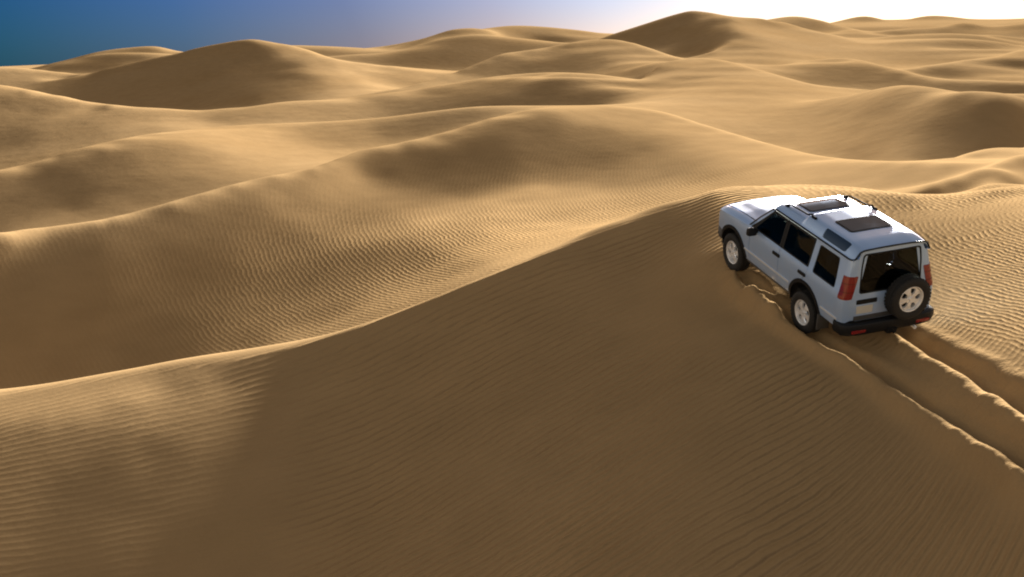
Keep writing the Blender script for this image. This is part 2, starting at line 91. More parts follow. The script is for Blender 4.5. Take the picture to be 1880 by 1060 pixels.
    [-11,13,0,0,-1,2,-2,0,1,-2,1,-2,0,0,-1,0,1,1,2,4,4,5,0,-1,-6,-7,-7,-8,3,4,1,2,0,5,3,0,1,-11,6,-8,8,-4,-4,9,-3,8,-4,1,-9,-6,9,7,1,-3,-3,-2,5,4,2,0,-2,-6,-11,-2,2,3,1,8,7,-5,6,-23,49,-33,5,-6,-1,-2,4,-2,-2,-2,1,-2,9,-6,2,-2,-2,6,9,-21,15,15,-19,23,-26,-5,1,1,-1,-1,-1,9,-6,3,0,0,6,-1,-24,-29,49,-27,15,13,13,-4,-3,0,2,-1,0,2,0,3,3,-4,-7,3,-1,-20,13,2,-24,12,4,19,-10,-4,1,7,10,0,-28,31,3,-37,26,-11,-21,16,8,9,-6,-19,3,3,3,1,1,1,0,0,-1,2,-1,0,0,1,-1,1,-1,1,-2,2,0,0,-1,2,-2,1,0,0,0,0,-1,2,-1,-1,2,-2,2,-1,0,0,0,0,0,0,0,0,-1,2,-1,0,0,-1,2,-1],
    [-10,12,0,-1,2,-2,1,0,-1,0,0,-1,-1,0,0,-1,0,2,2,3,6,4,2,-4,-6,-7,-7,-7,3,4,2,0,0,4,8,-4,1,-10,5,-5,7,-6,-3,5,4,4,0,0,-14,-4,10,8,0,-3,-4,0,3,6,3,0,-4,-3,-17,0,3,0,0,12,4,-1,5,17,3,-31,-12,15,-1,0,0,1,-4,-1,-1,-2,9,-4,-1,5,-5,4,19,-60,76,-30,-6,28,-28,-6,0,0,0,0,0,3,1,-4,5,-2,8,-1,22,-119,93,-29,16,19,5,-3,-3,0,2,0,1,0,3,0,6,-10,-3,3,0,6,-13,-63,76,-21,35,-33,-4,4,6,5,16,-18,-14,45,-44,-14,54,-29,-19,12,10,8,-6,-17,1,4,3,0,1,0,2,-2,2,-2,2,-1,1,-1,0,0,0,1,0,0,-1,1,0,-1,1,1,-2,1,0,0,0,0,0,0,-1,2,-1,0,0,0,0,0,-1,2,-1,0,0,0,0,0,0,0,0,0],
    [-10,12,0,1,-1,0,0,0,-1,0,0,-1,0,-1,-1,1,0,0,2,5,4,7,0,-4,-6,-8,-8,-6,8,-1,1,2,0,7,2,-2,1,-6,2,-2,2,-7,2,-6,19,-1,1,-2,-15,-5,12,9,0,-5,-3,0,4,6,2,1,-3,-3,-22,3,1,2,-1,9,5,5,2,-1,12,-19,16,-16,0,-1,0,-2,0,-3,-1,0,4,5,-12,13,-6,0,2,-19,72,-65,14,23,-24,-5,-1,-1,0,-2,3,-1,4,-5,7,-2,5,7,39,-164,112,-23,17,17,2,-3,-4,3,0,1,1,1,1,4,0,-9,-5,5,4,20,-27,-57,45,11,38,-49,-8,9,8,7,16,-33,12,20,-51,13,56,-40,-9,6,7,6,-3,-15,2,2,1,2,1,0,-1,2,-1,0,0,0,0,0,1,0,-1,0,1,-1,1,0,0,0,0,-1,1,0,0,0,0,0,0,0,0,0,0,-1,2,-1,0,0,0,0,0,0,0,0,0,0,-1,2,-1,0],
    [-10,13,0,-1,0,1,-1,-1,2,-2,-1,1,0,-2,0,-1,0,1,2,4,6,5,2,-3,-9,-9,-6,-8,11,-2,1,2,0,8,3,-8,3,-3,3,0,-6,-3,1,-2,14,1,3,-4,-16,-6,15,7,1,-5,-2,-2,7,4,3,1,-2,-14,-7,-3,1,1,0,5,7,8,3,-6,36,-40,3,-3,-1,2,-3,-1,-2,0,-2,-2,4,6,-9,9,-2,-3,-1,16,6,-38,44,-24,18,-21,-2,0,-3,1,2,-2,6,-4,-1,8,2,5,-67,59,-18,2,10,13,1,-4,-1,0,2,1,1,1,3,2,-1,-13,-1,4,7,2,-12,-28,17,13,39,-50,-10,9,9,9,9,-39,40,-21,-34,31,45,-39,-6,1,7,7,-4,-10,-2,4,0,2,-1,1,0,0,1,-1,0,1,-1,0,0,0,1,0,-1,1,-1,1,-1,1,0,0,1,-2,1,0,0,-1,2,-1,0,0,0,0,0,0,0,-1,2,-2,2,-1,0,0,0,0,0,0,0,0],
    [-8,10,0,1,-1,0,1,0,-2,1,0,-1,-2,1,-1,-1,0,2,0,5,6,6,3,-7,-7,-10,-9,-3,12,-3,-1,2,2,7,3,-7,-3,5,-1,2,-10,3,0,-4,14,0,3,-1,-21,-3,14,9,1,-6,-3,0,5,7,2,1,-3,-16,-5,2,-7,3,0,4,7,10,1,0,43,-54,1,2,0,1,-2,-3,-1,-1,-1,-8,18,-7,-3,5,0,-2,-1,30,-41,15,15,-15,26,-28,-2,-2,-2,1,2,-1,3,0,-8,19,-5,-2,-55,55,-17,8,7,10,-1,-5,1,0,2,1,0,3,1,6,-10,-7,-2,3,7,2,-10,-18,6,18,27,-37,-12,4,11,12,0,-38,46,-39,-11,36,28,-33,-5,2,4,5,0,-9,0,0,1,0,2,-1,1,-1,-1,2,-1,0,0,1,-1,0,1,-1,1,-1,2,-2,1,0,-1,1,0,0,-1,2,-1,0,0,0,0,0,-1,2,-2,2,-2,2,-1,0,0,0,0,0,0,-1,2,-1,0,-1],
    [-9,12,0,-1,2,-2,1,-1,0,0,0,-1,0,-2,1,-1,-1,0,3,3,6,10,-1,-4,-12,-9,-8,-1,11,-2,-2,1,3,7,3,-9,-1,3,2,2,-11,3,5,-7,13,-5,2,7,-24,-4,16,9,-1,-6,-2,1,5,5,4,1,-3,-17,-6,1,-2,-3,4,3,5,8,5,3,40,-51,0,-1,2,0,-3,-4,1,0,-3,-8,18,-6,-1,1,-4,6,-1,24,-45,34,-28,57,-39,14,-18,-3,-1,-1,3,1,2,1,-16,27,-13,-1,-31,36,-24,21,5,5,-3,0,-2,1,0,3,1,1,4,3,-15,1,-4,1,6,9,-14,-17,8,16,17,-22,-15,2,9,10,-11,-11,25,-40,6,34,18,-29,-4,2,1,5,4,-10,0,0,2,-1,0,1,-1,0,1,-1,0,0,1,-1,0,1,-1,0,1,0,-1,1,0,-1,2,-2,1,0,0,0,0,0,-1,2,-1,0,0,0,0,-1,2,-1,0,0,-1,2,-1,0,-1,2,-1,0,0,0],
    [-8,11,0,0,-1,2,-2,0,1,0,-2,1,-1,-1,-1,0,0,0,1,3,7,10,1,-7,-11,-12,-9,8,6,-1,-3,1,2,8,2,-9,0,2,4,-2,-5,3,-1,2,7,-9,-1,20,-30,-4,16,8,0,-4,-5,2,6,5,2,3,-3,-19,-4,-2,0,-2,3,3,4,7,3,9,41,-56,5,-3,1,0,-3,-3,-1,0,-2,-7,11,3,-4,-6,8,-1,1,19,-38,43,-7,-19,3,22,-23,-4,-1,0,2,1,4,-3,-11,18,-2,-22,13,-10,-1,23,0,1,0,-4,1,1,2,0,2,2,3,-1,-12,0,-1,0,4,13,-16,-18,13,12,12,-16,-12,-2,8,8,-13,6,-1,-29,15,26,26,-35,-11,11,-2,3,7,-7,0,0,-2,1,0,-1,1,0,-1,0,1,-1,-1,2,-1,0,1,0,-1,1,-1,1,-1,2,-2,2,-2,2,-2,1,0,0,0,-1,2,-2,2,-1,0,0,0,0,0,0,0,-1,2,-2,2,-1,0,0,0,0],
    [-7,9,1,1,-1,-1,1,1,-1,-1,0,0,-1,0,-1,-1,0,-1,2,3,7,10,2,-8,-12,-14,-9,15,1,0,-2,0,1,10,-1,-7,0,2,2,0,-1,0,-3,6,0,-5,-5,28,-36,-1,16,8,0,-8,0,-1,7,6,2,1,0,-24,1,-5,3,-4,1,6,3,4,2,12,38,-46,5,-10,2,1,-6,-1,0,-2,0,-6,5,5,-2,-6,8,0,-1,14,-24,46,-38,-6,12,29,-30,-7,0,1,0,4,6,-13,1,3,14,-36,29,-24,8,22,1,-4,-1,-1,0,0,2,2,0,3,4,-3,-15,3,0,-1,3,20,-21,-20,19,7,7,-7,-11,-5,5,6,-12,19,-29,-4,15,12,34,-36,-11,12,-5,0,13,-5,1,-3,-1,-1,-1,1,0,-1,0,1,-1,0,1,-2,2,0,-1,0,1,-1,1,0,0,-1,1,0,0,0,0,0,0,0,0,0,-1,2,-1,0,0,0,0,0,-1,2,-1,0,-1,2,-1,0,0,0,-1,2],
    [-7,11,-2,1,0,1,-1,0,0,0,0,-1,0,-1,-1,0,-2,1,1,2,8,12,0,-9,-14,-12,-10,18,2,-1,-3,-1,2,10,-1,-7,-1,2,2,0,4,-4,-1,4,-3,-3,-5,26,-29,-3,14,8,-2,-4,-4,3,6,4,4,1,-2,-23,-1,-2,0,1,0,3,3,3,1,8,45,-18,-34,-5,9,-3,-2,-1,-1,-1,-3,-5,7,0,2,-3,5,-1,-1,7,1,16,-35,6,29,-20,22,-29,0,2,-1,3,6,-16,15,-14,23,-35,23,-19,8,23,-1,-4,-2,-2,0,3,0,1,2,1,4,-6,-10,1,1,-1,0,25,-23,-20,23,2,3,-1,-9,-8,5,3,-10,13,-27,12,11,0,25,-22,-2,6,-10,-6,21,3,-5,-4,-1,-1,-1,0,-1,1,0,-1,0,1,-1,0,1,-2,2,0,-1,1,0,-1,1,0,0,-1,1,0,0,-1,2,-1,0,0,0,0,0,-1,2,-1,0,0,0,0,0,0,0,0,0,0,0,0,0,0],
    [-6,9,1,-2,2,-1,1,-1,0,0,0,0,-1,-1,0,-1,-1,0,0,4,5,16,0,-13,-14,-14,-6,20,0,-1,-2,-2,1,13,-6,-6,4,1,-2,2,2,0,1,-4,-2,2,-5,19,-21,-4,13,6,-1,-5,-1,0,7,5,3,-1,0,-22,-4,3,-4,1,2,3,0,5,-1,8,5,53,-61,10,-10,0,-4,0,0,-4,0,-3,3,-1,3,-3,7,-3,0,-1,19,-6,-16,7,12,-11,23,-30,1,1,0,0,3,-10,24,-31,30,-34,22,-13,3,23,0,-6,-3,0,-1,1,3,0,2,2,2,-10,-5,0,3,-1,-2,19,-16,-14,21,-3,1,1,-6,-10,4,1,-8,11,-25,21,13,-6,-31,30,31,-24,-13,-15,28,14,-11,-6,-2,-1,0,-1,0,0,-1,0,0,0,0,1,-1,1,-1,0,1,-1,1,0,0,-1,1,0,0,0,1,-2,1,0,0,0,0,0,0,0,0,0,0,-1,2,-1,0,0,0,0,0,0,0,-1,2,-1],
    [-6,9,0,2,-2,1,-1,0,1,0,-1,0,-1,1,-2,-1,0,-2,2,2,7,16,-3,-10,-18,-15,-3,24,-3,0,-2,-3,1,12,-5,-6,3,4,-4,0,3,2,2,-12,7,1,-7,14,-14,-2,9,6,-1,-6,-1,2,7,4,2,0,-4,-18,-2,1,-4,4,-1,1,4,-1,4,2,7,70,-76,6,-4,-2,-3,0,0,-2,-4,1,0,0,2,-3,2,7,-4,-4,25,-14,-2,-1,8,-8,22,-31,4,0,0,1,-4,3,17,-30,24,-28,23,-10,0,19,4,-8,-4,0,2,0,1,2,0,3,2,-14,-1,1,0,1,-3,14,-10,-3,9,-3,-2,5,-4,-12,2,1,-4,4,-17,25,14,15,-135,105,62,-54,-13,-19,29,18,-12,-5,-4,0,-1,0,-1,-1,1,-1,0,0,1,-1,0,0,1,-1,1,0,-1,1,-1,2,-2,2,-1,-1,1,1,-2,1,0,0,0,0,0,0,-1,2,-1,0,0,-1,2,-1,0,0,0,0,0,0,0,0],
    [-5,8,1,-1,1,-1,1,1,-2,1,0,-1,0,0,-2,0,-2,1,0,2,7,16,-1,-15,-17,-19,8,16,1,1,-4,-3,0,15,-10,-2,3,8,-13,2,5,2,0,-8,6,1,-12,17,-11,-1,7,4,-2,-3,-3,5,5,5,0,-1,-6,-12,-1,-5,4,-3,2,-1,4,0,5,-2,5,72,-74,18,-14,-5,-1,2,-2,-4,0,-1,-1,1,2,-4,2,5,-1,-7,26,-5,-6,-4,-9,30,-21,4,-7,-2,-1,2,-5,9,5,-9,-5,-5,16,-8,-2,19,1,-6,-3,-1,0,2,2,1,1,2,-1,-12,-2,2,2,1,1,11,-12,-4,6,-2,2,4,-7,-8,0,1,-4,4,-11,23,19,33,-175,118,41,-32,-13,-12,17,19,-8,-5,-2,-3,1,-2,0,0,-1,1,0,-1,0,0,0,1,-1,1,-1,0,1,0,0,0,0,-1,1,0,0,0,0,0,0,0,0,0,-1,2,-1,-1,1,1,-1,0,0,0,0,0,0,0,-1,2,-1,0],
    [-5,9,0,-1,1,0,0,0,0,0,0,0,0,-2,1,-2,0,-1,-1,3,7,17,-3,-16,-18,-20,16,12,1,1,-2,-4,-2,16,-12,1,2,8,-17,9,1,5,-4,-5,10,-10,-6,15,-6,-3,7,3,-2,-5,1,2,6,5,1,-3,-8,-10,1,-4,1,-1,2,-2,2,2,5,-1,-4,80,-67,12,-16,-5,1,1,-2,-4,-1,2,-3,2,-3,3,-1,3,-4,0,20,4,-8,-7,-7,20,-13,6,-8,-3,2,-3,-3,11,1,10,-42,31,-5,-2,0,14,1,-6,-1,-1,0,3,1,1,1,3,-3,-15,2,3,0,1,14,17,-30,-20,9,12,5,-2,-12,-2,2,0,-4,3,-3,20,17,8,-98,57,15,0,-9,-4,1,16,-1,-4,-3,0,-2,0,-1,0,0,-1,0,0,0,1,-1,0,0,1,0,0,0,-1,1,-1,1,0,0,0,0,0,0,0,0,0,0,0,0,0,0,0,0,0,0,0,-1,2,-1,0,0,-1,2,-1,0,0],
    [-4,7,1,0,0,0,0,0,2,-2,0,0,0,0,-1,-2,0,-1,1,2,6,18,-5,-17,-21,-17,22,6,3,1,-2,-3,0,11,-14,6,4,3,-15,8,3,2,0,0,1,-13,-1,13,-3,1,2,1,-1,-3,0,2,6,5,2,-6,-9,-4,-5,3,-6,6,-4,0,1,2,6,-1,-2,27,50,-73,5,-7,0,2,-1,-5,-1,2,-3,2,-8,13,-5,-1,-5,5,19,1,0,-11,-3,11,-9,4,-6,-1,-1,-1,-2,10,2,10,-39,24,-5,2,3,3,4,-3,-3,1,2,0,2,3,0,0,-7,-7,1,0,2,1,18,-11,-6,6,-23,17,7,-3,-15,2,-1,1,-1,1,4,14,16,-15,-46,26,10,6,-5,-1,-9,15,1,-1,-1,-2,-2,0,0,-2,1,-1,0,1,-1,0,0,1,-1,1,-1,1,-1,1,0,0,0,0,-1,1,0,0,0,0,0,0,0,0,0,0,0,0,0,0,-1,2,-1,-1,1,0,0,1,-1,0,0,0],
    [-4,8,0,0,0,0,1,-1,0,1,1,-1,-1,0,-1,0,-1,-2,1,2,7,18,-8,-19,-20,-16,29,-1,4,2,1,-6,1,9,-17,12,5,-7,-4,5,-1,4,6,-2,-5,-9,-3,11,1,3,-1,0,0,-4,0,4,7,3,1,-4,-9,-8,-2,1,-2,2,1,-5,2,3,4,5,-2,7,62,-66,13,-20,4,0,-1,-5,-2,2,-1,-1,-4,13,-10,-2,-1,10,10,-1,13,-16,-2,13,-22,11,-4,-1,-2,-1,3,7,10,-18,-2,5,-13,11,7,-9,8,-1,-1,0,1,1,3,2,0,0,-14,1,0,2,-2,5,15,-17,1,12,-29,15,10,-5,-15,2,2,0,-3,4,5,12,13,-24,-19,12,3,9,-2,3,-16,12,6,-1,-2,-1,-1,-1,-1,0,-1,1,-1,0,0,0,1,-1,1,-1,1,-1,1,0,-1,1,0,0,1,-1,-1,1,0,0,0,0,0,-1,2,-1,0,0,0,0,0,0,0,0,0,0,0,0,0,0,0,-1],
    [-4,9,-2,2,-1,1,-1,1,0,0,0,0,1,-2,0,-1,-1,0,0,1,8,16,-7,-22,-24,-8,29,0,2,1,1,-1,0,0,-13,15,4,-9,2,0,0,4,2,7,-11,-6,-6,10,5,2,-1,0,-3,-3,2,4,4,6,1,-4,-15,-1,-2,-4,1,3,-2,-1,-2,4,5,4,3,-3,76,-77,14,-18,3,1,0,-6,-1,1,-1,-2,0,5,-8,2,0,11,5,-3,19,-15,-1,7,-21,9,-1,-1,0,-2,5,10,-1,-15,6,-1,-14,14,7,-14,8,0,1,1,-1,3,2,3,2,-6,-14,2,3,-2,2,3,16,-20,4,12,-28,15,8,-3,-18,4,3,-2,1,1,8,12,5,-23,-6,3,1,11,0,1,-14,6,7,1,0,-2,0,-2,-1,1,-2,0,1,-2,2,-1,1,-1,0,1,-1,1,0,-1,1,0,0,0,-1,1,0,0,0,0,0,0,0,0,0,-1,2,-1,0,0,0,0,0,0,0,0,0,0,0,0,0,0],
    [-2,5,1,0,1,-1,1,1,-1,1,-1,0,1,-1,0,-1,-1,-1,0,4,5,16,-10,-25,-23,0,29,-3,0,3,2,-1,3,-11,-7,17,1,-10,11,-5,0,1,5,4,-7,-7,-7,8,8,5,-6,0,-3,-1,1,4,5,3,6,-8,-15,0,-3,-4,6,-5,4,-5,-1,5,5,4,4,-5,66,-64,20,-27,6,-1,-2,-3,-3,2,0,-1,0,-4,-1,4,-1,8,4,2,17,-13,1,-5,-8,4,-2,1,-2,1,4,11,-10,1,-15,11,-1,3,2,-9,4,1,2,-1,3,1,2,4,2,-9,-14,3,2,1,0,3,14,-15,2,7,-20,12,8,-4,-16,3,4,-1,-1,3,8,10,3,-25,4,-1,-2,10,3,1,-16,6,7,2,-1,0,-2,-1,0,-1,0,-1,0,1,-2,2,-1,0,1,-1,1,0,-1,1,0,0,-1,1,0,0,0,0,0,0,0,0,0,0,0,0,0,0,0,-1,2,-2,2,-1,0,0,0,0,0,0,-1,2],
    [-3,8,-1,1,-2,3,-1,0,0,1,0,1,-2,1,-1,0,-1,0,-1,2,7,16,-14,-26,-28,19,16,0,1,2,-1,6,-2,-18,3,17,-1,-8,9,-5,0,2,3,2,-1,-10,-5,5,10,5,-5,-4,-1,-2,2,4,5,5,3,-9,-14,1,-3,-1,1,-1,1,-3,-4,6,5,4,4,4,3,47,-57,6,-5,-2,-1,-4,-4,4,-1,-2,3,-9,6,-1,4,-2,10,2,16,-11,2,-10,-3,0,1,-1,1,-2,7,9,-13,4,-21,17,13,-11,-1,-2,-3,4,1,2,1,1,2,5,2,-15,-8,0,3,3,-4,6,11,-7,-3,-2,-8,8,11,-4,-21,8,3,0,-3,4,9,8,0,-20,4,-3,-1,8,5,-2,-11,1,7,4,0,-2,0,-2,0,-2,0,1,-1,0,1,-1,0,1,-1,0,1,-1,1,0,0,-1,2,-2,2,-2,2,-2,1,0,0,0,0,0,0,0,0,0,0,0,0,0,0,0,0,0,0,0,0,-1,2,-1],
    [-2,6,1,-1,1,0,0,0,2,-2,2,-1,1,0,-1,-1,0,-1,0,2,8,12,-15,-28,-29,33,7,1,0,3,-2,5,0,-26,20,8,-1,-5,4,-1,-2,0,4,4,-8,5,-16,6,13,4,-5,-6,-1,-1,2,5,5,1,4,-6,-15,1,-2,1,-3,0,0,-1,-4,4,4,5,2,8,-4,51,-55,15,-15,0,-3,-1,-7,5,-3,2,-3,-2,7,-4,1,0,7,6,11,-4,3,-18,1,0,1,0,-1,2,3,7,-9,4,-15,11,11,-10,-2,0,-6,4,4,1,0,2,2,7,-2,-14,-7,0,-2,9,-3,3,6,3,-7,-9,1,8,8,-3,-20,7,6,-2,-2,1,11,8,-2,-19,4,-2,-1,7,5,-1,-13,1,9,1,2,-1,-2,0,-2,0,0,-1,0,0,1,-1,0,0,1,0,-1,1,0,-1,1,0,0,0,-1,2,-2,1,0,0,0,0,0,0,0,0,-1,2,-2,2,-1,0,-1,2,-1,0,0,0,-1,2,-1,0],
    [-1,5,1,-1,1,-1,2,0,0,1,-1,1,0,0,0,0,-2,0,1,2,6,10,-16,-32,-25,43,0,0,1,3,-3,2,-4,-19,33,-4,-1,-4,2,1,-2,0,-1,10,-9,7,-26,16,11,5,-7,-6,-3,2,1,4,6,2,-1,-9,-5,1,-1,-3,-3,4,-6,0,-3,3,4,3,3,7,6,53,-65,6,-3,-2,-2,-5,-2,3,-2,1,-8,10,-4,0,5,-2,2,5,12,2,1,-21,4,0,-1,0,1,1,5,3,-5,-3,8,-10,9,-6,1,-3,-7,6,3,3,-1,1,3,8,-6,-10,-7,-3,1,6,2,-5,4,12,-9,-15,11,3,9,-2,-20,9,5,-2,-4,4,8,8,-4,-17,5,-2,-2,7,5,-2,-11,1,5,6,-1,0,-2,-1,0,-1,-1,1,-1,1,-2,1,1,0,-1,0,1,0,-1,1,0,0,-1,1,0,0,0,1,-2,1,0,0,0,0,0,0,0,-1,2,-1,0,0,0,-1,2,-1,0,-1,2,-1,0,0],
    [-1,6,-1,0,2,-1,0,1,0,1,0,1,-1,1,0,-1,0,-1,0,2,7,9,-20,-37,-13,43,-3,1,1,-1,1,-1,-5,-7,19,-1,0,-1,-1,3,-2,1,-2,3,4,-1,-30,22,12,5,-10,-5,-3,1,3,3,7,-1,-4,-5,-3,2,-1,-5,-1,1,-3,-2,-1,0,2,4,1,4,22,36,-54,9,-9,-2,-2,-4,-5,6,-2,1,-11,10,-1,1,5,-1,-3,3,12,10,-3,-21,4,-1,1,-2,2,1,6,-2,-1,-2,13,-9,-3,-1,2,-6,-6,6,6,0,1,0,2,4,-2,-9,-4,-5,0,6,2,-5,-6,7,5,-1,0,2,5,0,-15,9,5,-5,-4,1,11,7,-4,-17,5,-2,0,5,5,-2,-12,2,6,4,0,0,-1,-2,-1,0,0,-1,0,0,1,-1,0,0,1,0,-1,0,1,0,0,0,0,0,0,-1,2,-2,2,-2,1,0,0,0,0,0,0,0,0,0,-1,2,-1,0,-1,1,0,1,-1,0,0,0],
    [-1,6,-1,2,-2,2,0,0,0,1,1,-1,2,-1,0,1,-1,-1,0,2,7,4,-21,-43,2,45,-7,-2,2,0,2,-5,-2,-1,2,9,0,-1,2,-2,-1,4,-2,-2,8,-7,-23,21,12,5,-9,-8,-4,3,3,4,5,1,-9,-4,0,4,-1,-4,-1,-4,0,-2,-3,-1,5,-1,1,9,13,51,-70,30,-21,1,-7,-3,-2,4,-2,-1,-7,9,-4,6,1,2,-5,1,9,17,-7,-18,4,-2,-1,2,-1,4,2,-2,1,0,6,7,-16,-1,7,-9,-9,11,3,2,0,0,1,-1,-8,10,-3,-13,5,-1,4,-5,-19,-7,36,16,-17,-2,2,-1,-5,7,5,-6,-8,4,7,9,-4,-16,2,1,1,3,4,-2,-10,1,7,2,2,-2,-1,0,-2,0,0,-1,0,0,0,1,-1,1,-1,0,1,0,0,0,-1,1,0,0,-1,2,-2,1,0,0,0,0,0,0,0,0,0,0,0,0,0,0,0,0,0,0,0,0,0,0,0,0],
    [0,4,1,0,1,-1,0,2,0,0,1,0,1,0,0,0,0,-1,1,1,5,3,-25,-48,26,29,-3,-1,-1,3,-3,1,-5,0,2,7,1,-1,0,-2,4,1,-3,1,-1,6,-29,19,15,4,-9,-9,-2,3,1,5,6,-3,-6,-6,5,1,-2,-2,-2,-3,0,-2,-3,-2,1,2,0,12,6,20,3,1,-29,3,-5,-8,1,3,-2,-2,-4,5,-1,4,2,5,-7,0,6,18,-6,-16,2,0,-2,0,2,2,3,-1,-3,5,3,6,-14,4,0,-7,-7,10,4,-1,1,-1,0,-1,-7,8,2,-11,9,-20,22,-14,-21,-10,41,18,-16,-4,-1,2,3,4,6,-10,-10,4,10,6,-5,-14,3,1,0,3,4,-3,-8,1,5,4,0,0,-1,-2,0,-2,0,0,1,-1,0,0,1,-1,1,0,-1,1,-1,1,0,0,-1,1,1,-2,1,1,-2,2,-2,1,0,0,0,0,0,0,0,0,0,0,0,0,0,0,0,0,0,0,0,0],
    [0,5,0,0,0,1,0,0,1,1,0,1,-1,2,1,-2,1,0,-1,1,7,-2,-30,-49,46,17,0,-4,2,-1,1,-3,1,-3,-1,10,-1,0,2,-2,2,-2,3,-3,4,2,-37,25,19,3,-10,-9,-3,3,4,2,6,0,-9,-5,4,0,1,-2,-3,-2,-1,-1,-4,-1,0,-1,3,12,4,-5,90,-90,1,5,-5,-10,3,1,-1,-4,2,0,-1,5,1,5,-2,-1,2,14,-2,-16,3,-1,-1,0,2,2,2,1,-5,7,1,1,-8,11,-7,-10,1,5,5,0,-3,0,1,-5,1,-3,14,-13,12,-37,39,-31,-11,2,30,5,0,-7,-5,3,12,2,7,-13,-12,4,8,8,-8,-10,3,1,0,2,2,0,-10,4,4,3,1,-2,-1,-1,-1,0,0,-1,0,0,1,-1,0,0,1,-1,1,-1,2,-2,1,-1,2,-1,0,0,0,-1,1,0,1,-2,1,0,0,0,0,0,0,-1,2,-2,2,-1,0,0,0,0,0,0,0,-1],
    [1,4,0,-1,2,-1,2,0,0,0,1,2,0,0,0,2,-2,1,-1,2,2,-3,-34,-48,67,3,-1,-2,0,2,-3,1,3,-8,-1,9,0,0,5,-3,2,-4,8,-11,8,-3,-34,32,15,3,-12,-8,-3,2,5,4,4,-2,-6,-6,3,2,-2,0,-2,-1,-4,0,-2,-4,0,-2,6,8,6,6,47,-55,23,-17,-6,-8,-2,2,-1,-1,0,-5,4,6,-1,7,1,-2,-3,13,-3,-9,-1,-1,0,0,1,3,2,1,-6,7,3,-6,-2,17,-15,-8,2,8,1,-1,-1,-1,-1,-2,-3,-2,12,-2,1,-26,23,-18,-30,52,-8,-14,22,-8,-5,4,14,5,7,-17,-16,9,5,8,-10,-7,4,2,-2,2,2,-2,-7,4,5,1,0,-1,-1,-1,-1,0,-1,1,-1,0,0,1,-1,1,-2,3,-2,1,-1,1,0,0,0,0,-1,1,0,0,1,-2,1,0,0,0,0,0,0,0,0,0,0,0,0,0,0,0,0,0,0,0,-1,2],
    [1,4,0,1,-2,3,-1,0,2,0,1,0,1,1,0,1,0,-1,1,-1,3,-8,-42,-34,76,-7,0,-3,0,3,-3,0,-1,-1,0,2,4,0,1,2,-3,1,6,-9,1,6,-43,40,13,2,-12,-9,-2,4,2,5,3,1,-9,-6,5,-2,2,-1,0,-4,-2,0,-3,-3,-3,1,5,2,7,11,62,-72,20,-11,-4,-8,-5,-2,3,-2,2,-8,9,-1,3,5,6,0,-6,5,1,-9,1,0,-2,0,3,1,3,1,-5,6,1,-8,2,21,-19,-11,10,4,1,0,-4,-2,0,-4,-2,5,-1,22,-34,8,-7,8,-27,-3,33,6,4,-11,-6,6,17,3,12,-21,-20,11,5,6,-16,5,2,1,0,-3,1,0,-4,5,3,0,0,-1,-1,-1,-1,-1,0,0,1,-1,0,0,1,-1,1,-1,1,0,0,0,-1,1,0,-1,2,-1,0,0,-1,2,-2,2,-2,1,0,0,0,0,0,0,0,0,-1,2,-1,0,0,0,0,-1,2,-1],
    [2,2,1,0,2,-2,1,2,-1,2,0,0,2,0,2,-2,2,1,-3,0,3,-13,-54,-3,62,-4,-4,-1,0,0,1,0,-4,0,0,2,4,1,-2,6,-7,2,8,-9,4,-5,-34,38,15,-1,-12,-8,-2,3,4,4,3,1,-9,-3,0,-2,3,1,-3,-1,-1,-2,-2,-5,-3,3,4,0,2,8,85,-78,11,-7,-4,-9,-4,-7,5,-2,2,-7,9,-2,5,3,8,2,-9,1,3,-6,0,-2,1,-1,2,2,4,-1,-3,4,1,-7,2,19,-16,-11,10,5,-1,0,-5,-2,0,-6,3,5,-7,30,-59,49,-42,35,-13,-60,66,8,-1,-10,-7,7,18,5,14,-25,-25,17,4,0,-16,11,5,-2,-1,-3,-1,-1,2,4,2,0,-1,-1,-2,-1,0,0,0,-1,-1,2,-1,1,-1,1,-1,1,0,-1,0,1,0,0,0,0,0,0,-1,1,0,0,0,0,0,1,-2,1,0,0,0,0,0,0,0,-1,2,-1,0,-1,1,1,-1,0],
    [2,4,-1,0,0,1,1,-1,3,-1,1,2,0,0,1,2,0,-1,0,-2,-1,-13,-66,33,39,-1,-3,-2,1,-1,1,-1,-3,3,-2,0,4,0,0,7,-6,-1,5,1,0,-16,-18,31,13,1,-11,-10,-1,3,3,5,4,-1,-10,1,-5,3,0,1,-1,0,-3,-2,-1,-6,-3,5,1,-1,1,8,12,115,-125,-2,11,-8,-7,-7,5,0,-2,-2,6,-2,8,-1,12,1,-9,-2,2,-3,0,-1,-2,1,1,2,6,-3,0,0,3,-6,1,16,-11,-12,11,2,1,-2,-3,-6,0,-6,9,3,-8,11,-33,35,-25,25,11,-103,83,15,-3,-14,-7,9,18,6,15,-27,-29,22,2,-3,-16,14,5,0,-2,-5,-2,0,4,6,0,0,-3,-1,-1,0,-1,-1,0,0,1,-1,0,0,1,-1,1,-1,1,0,0,-1,2,-1,-1,1,-1,1,1,-1,0,-1,2,-2,1,0,0,0,0,0,-1,2,-2,2,-1,0,-1,1,0,1,-1,0,0,0],
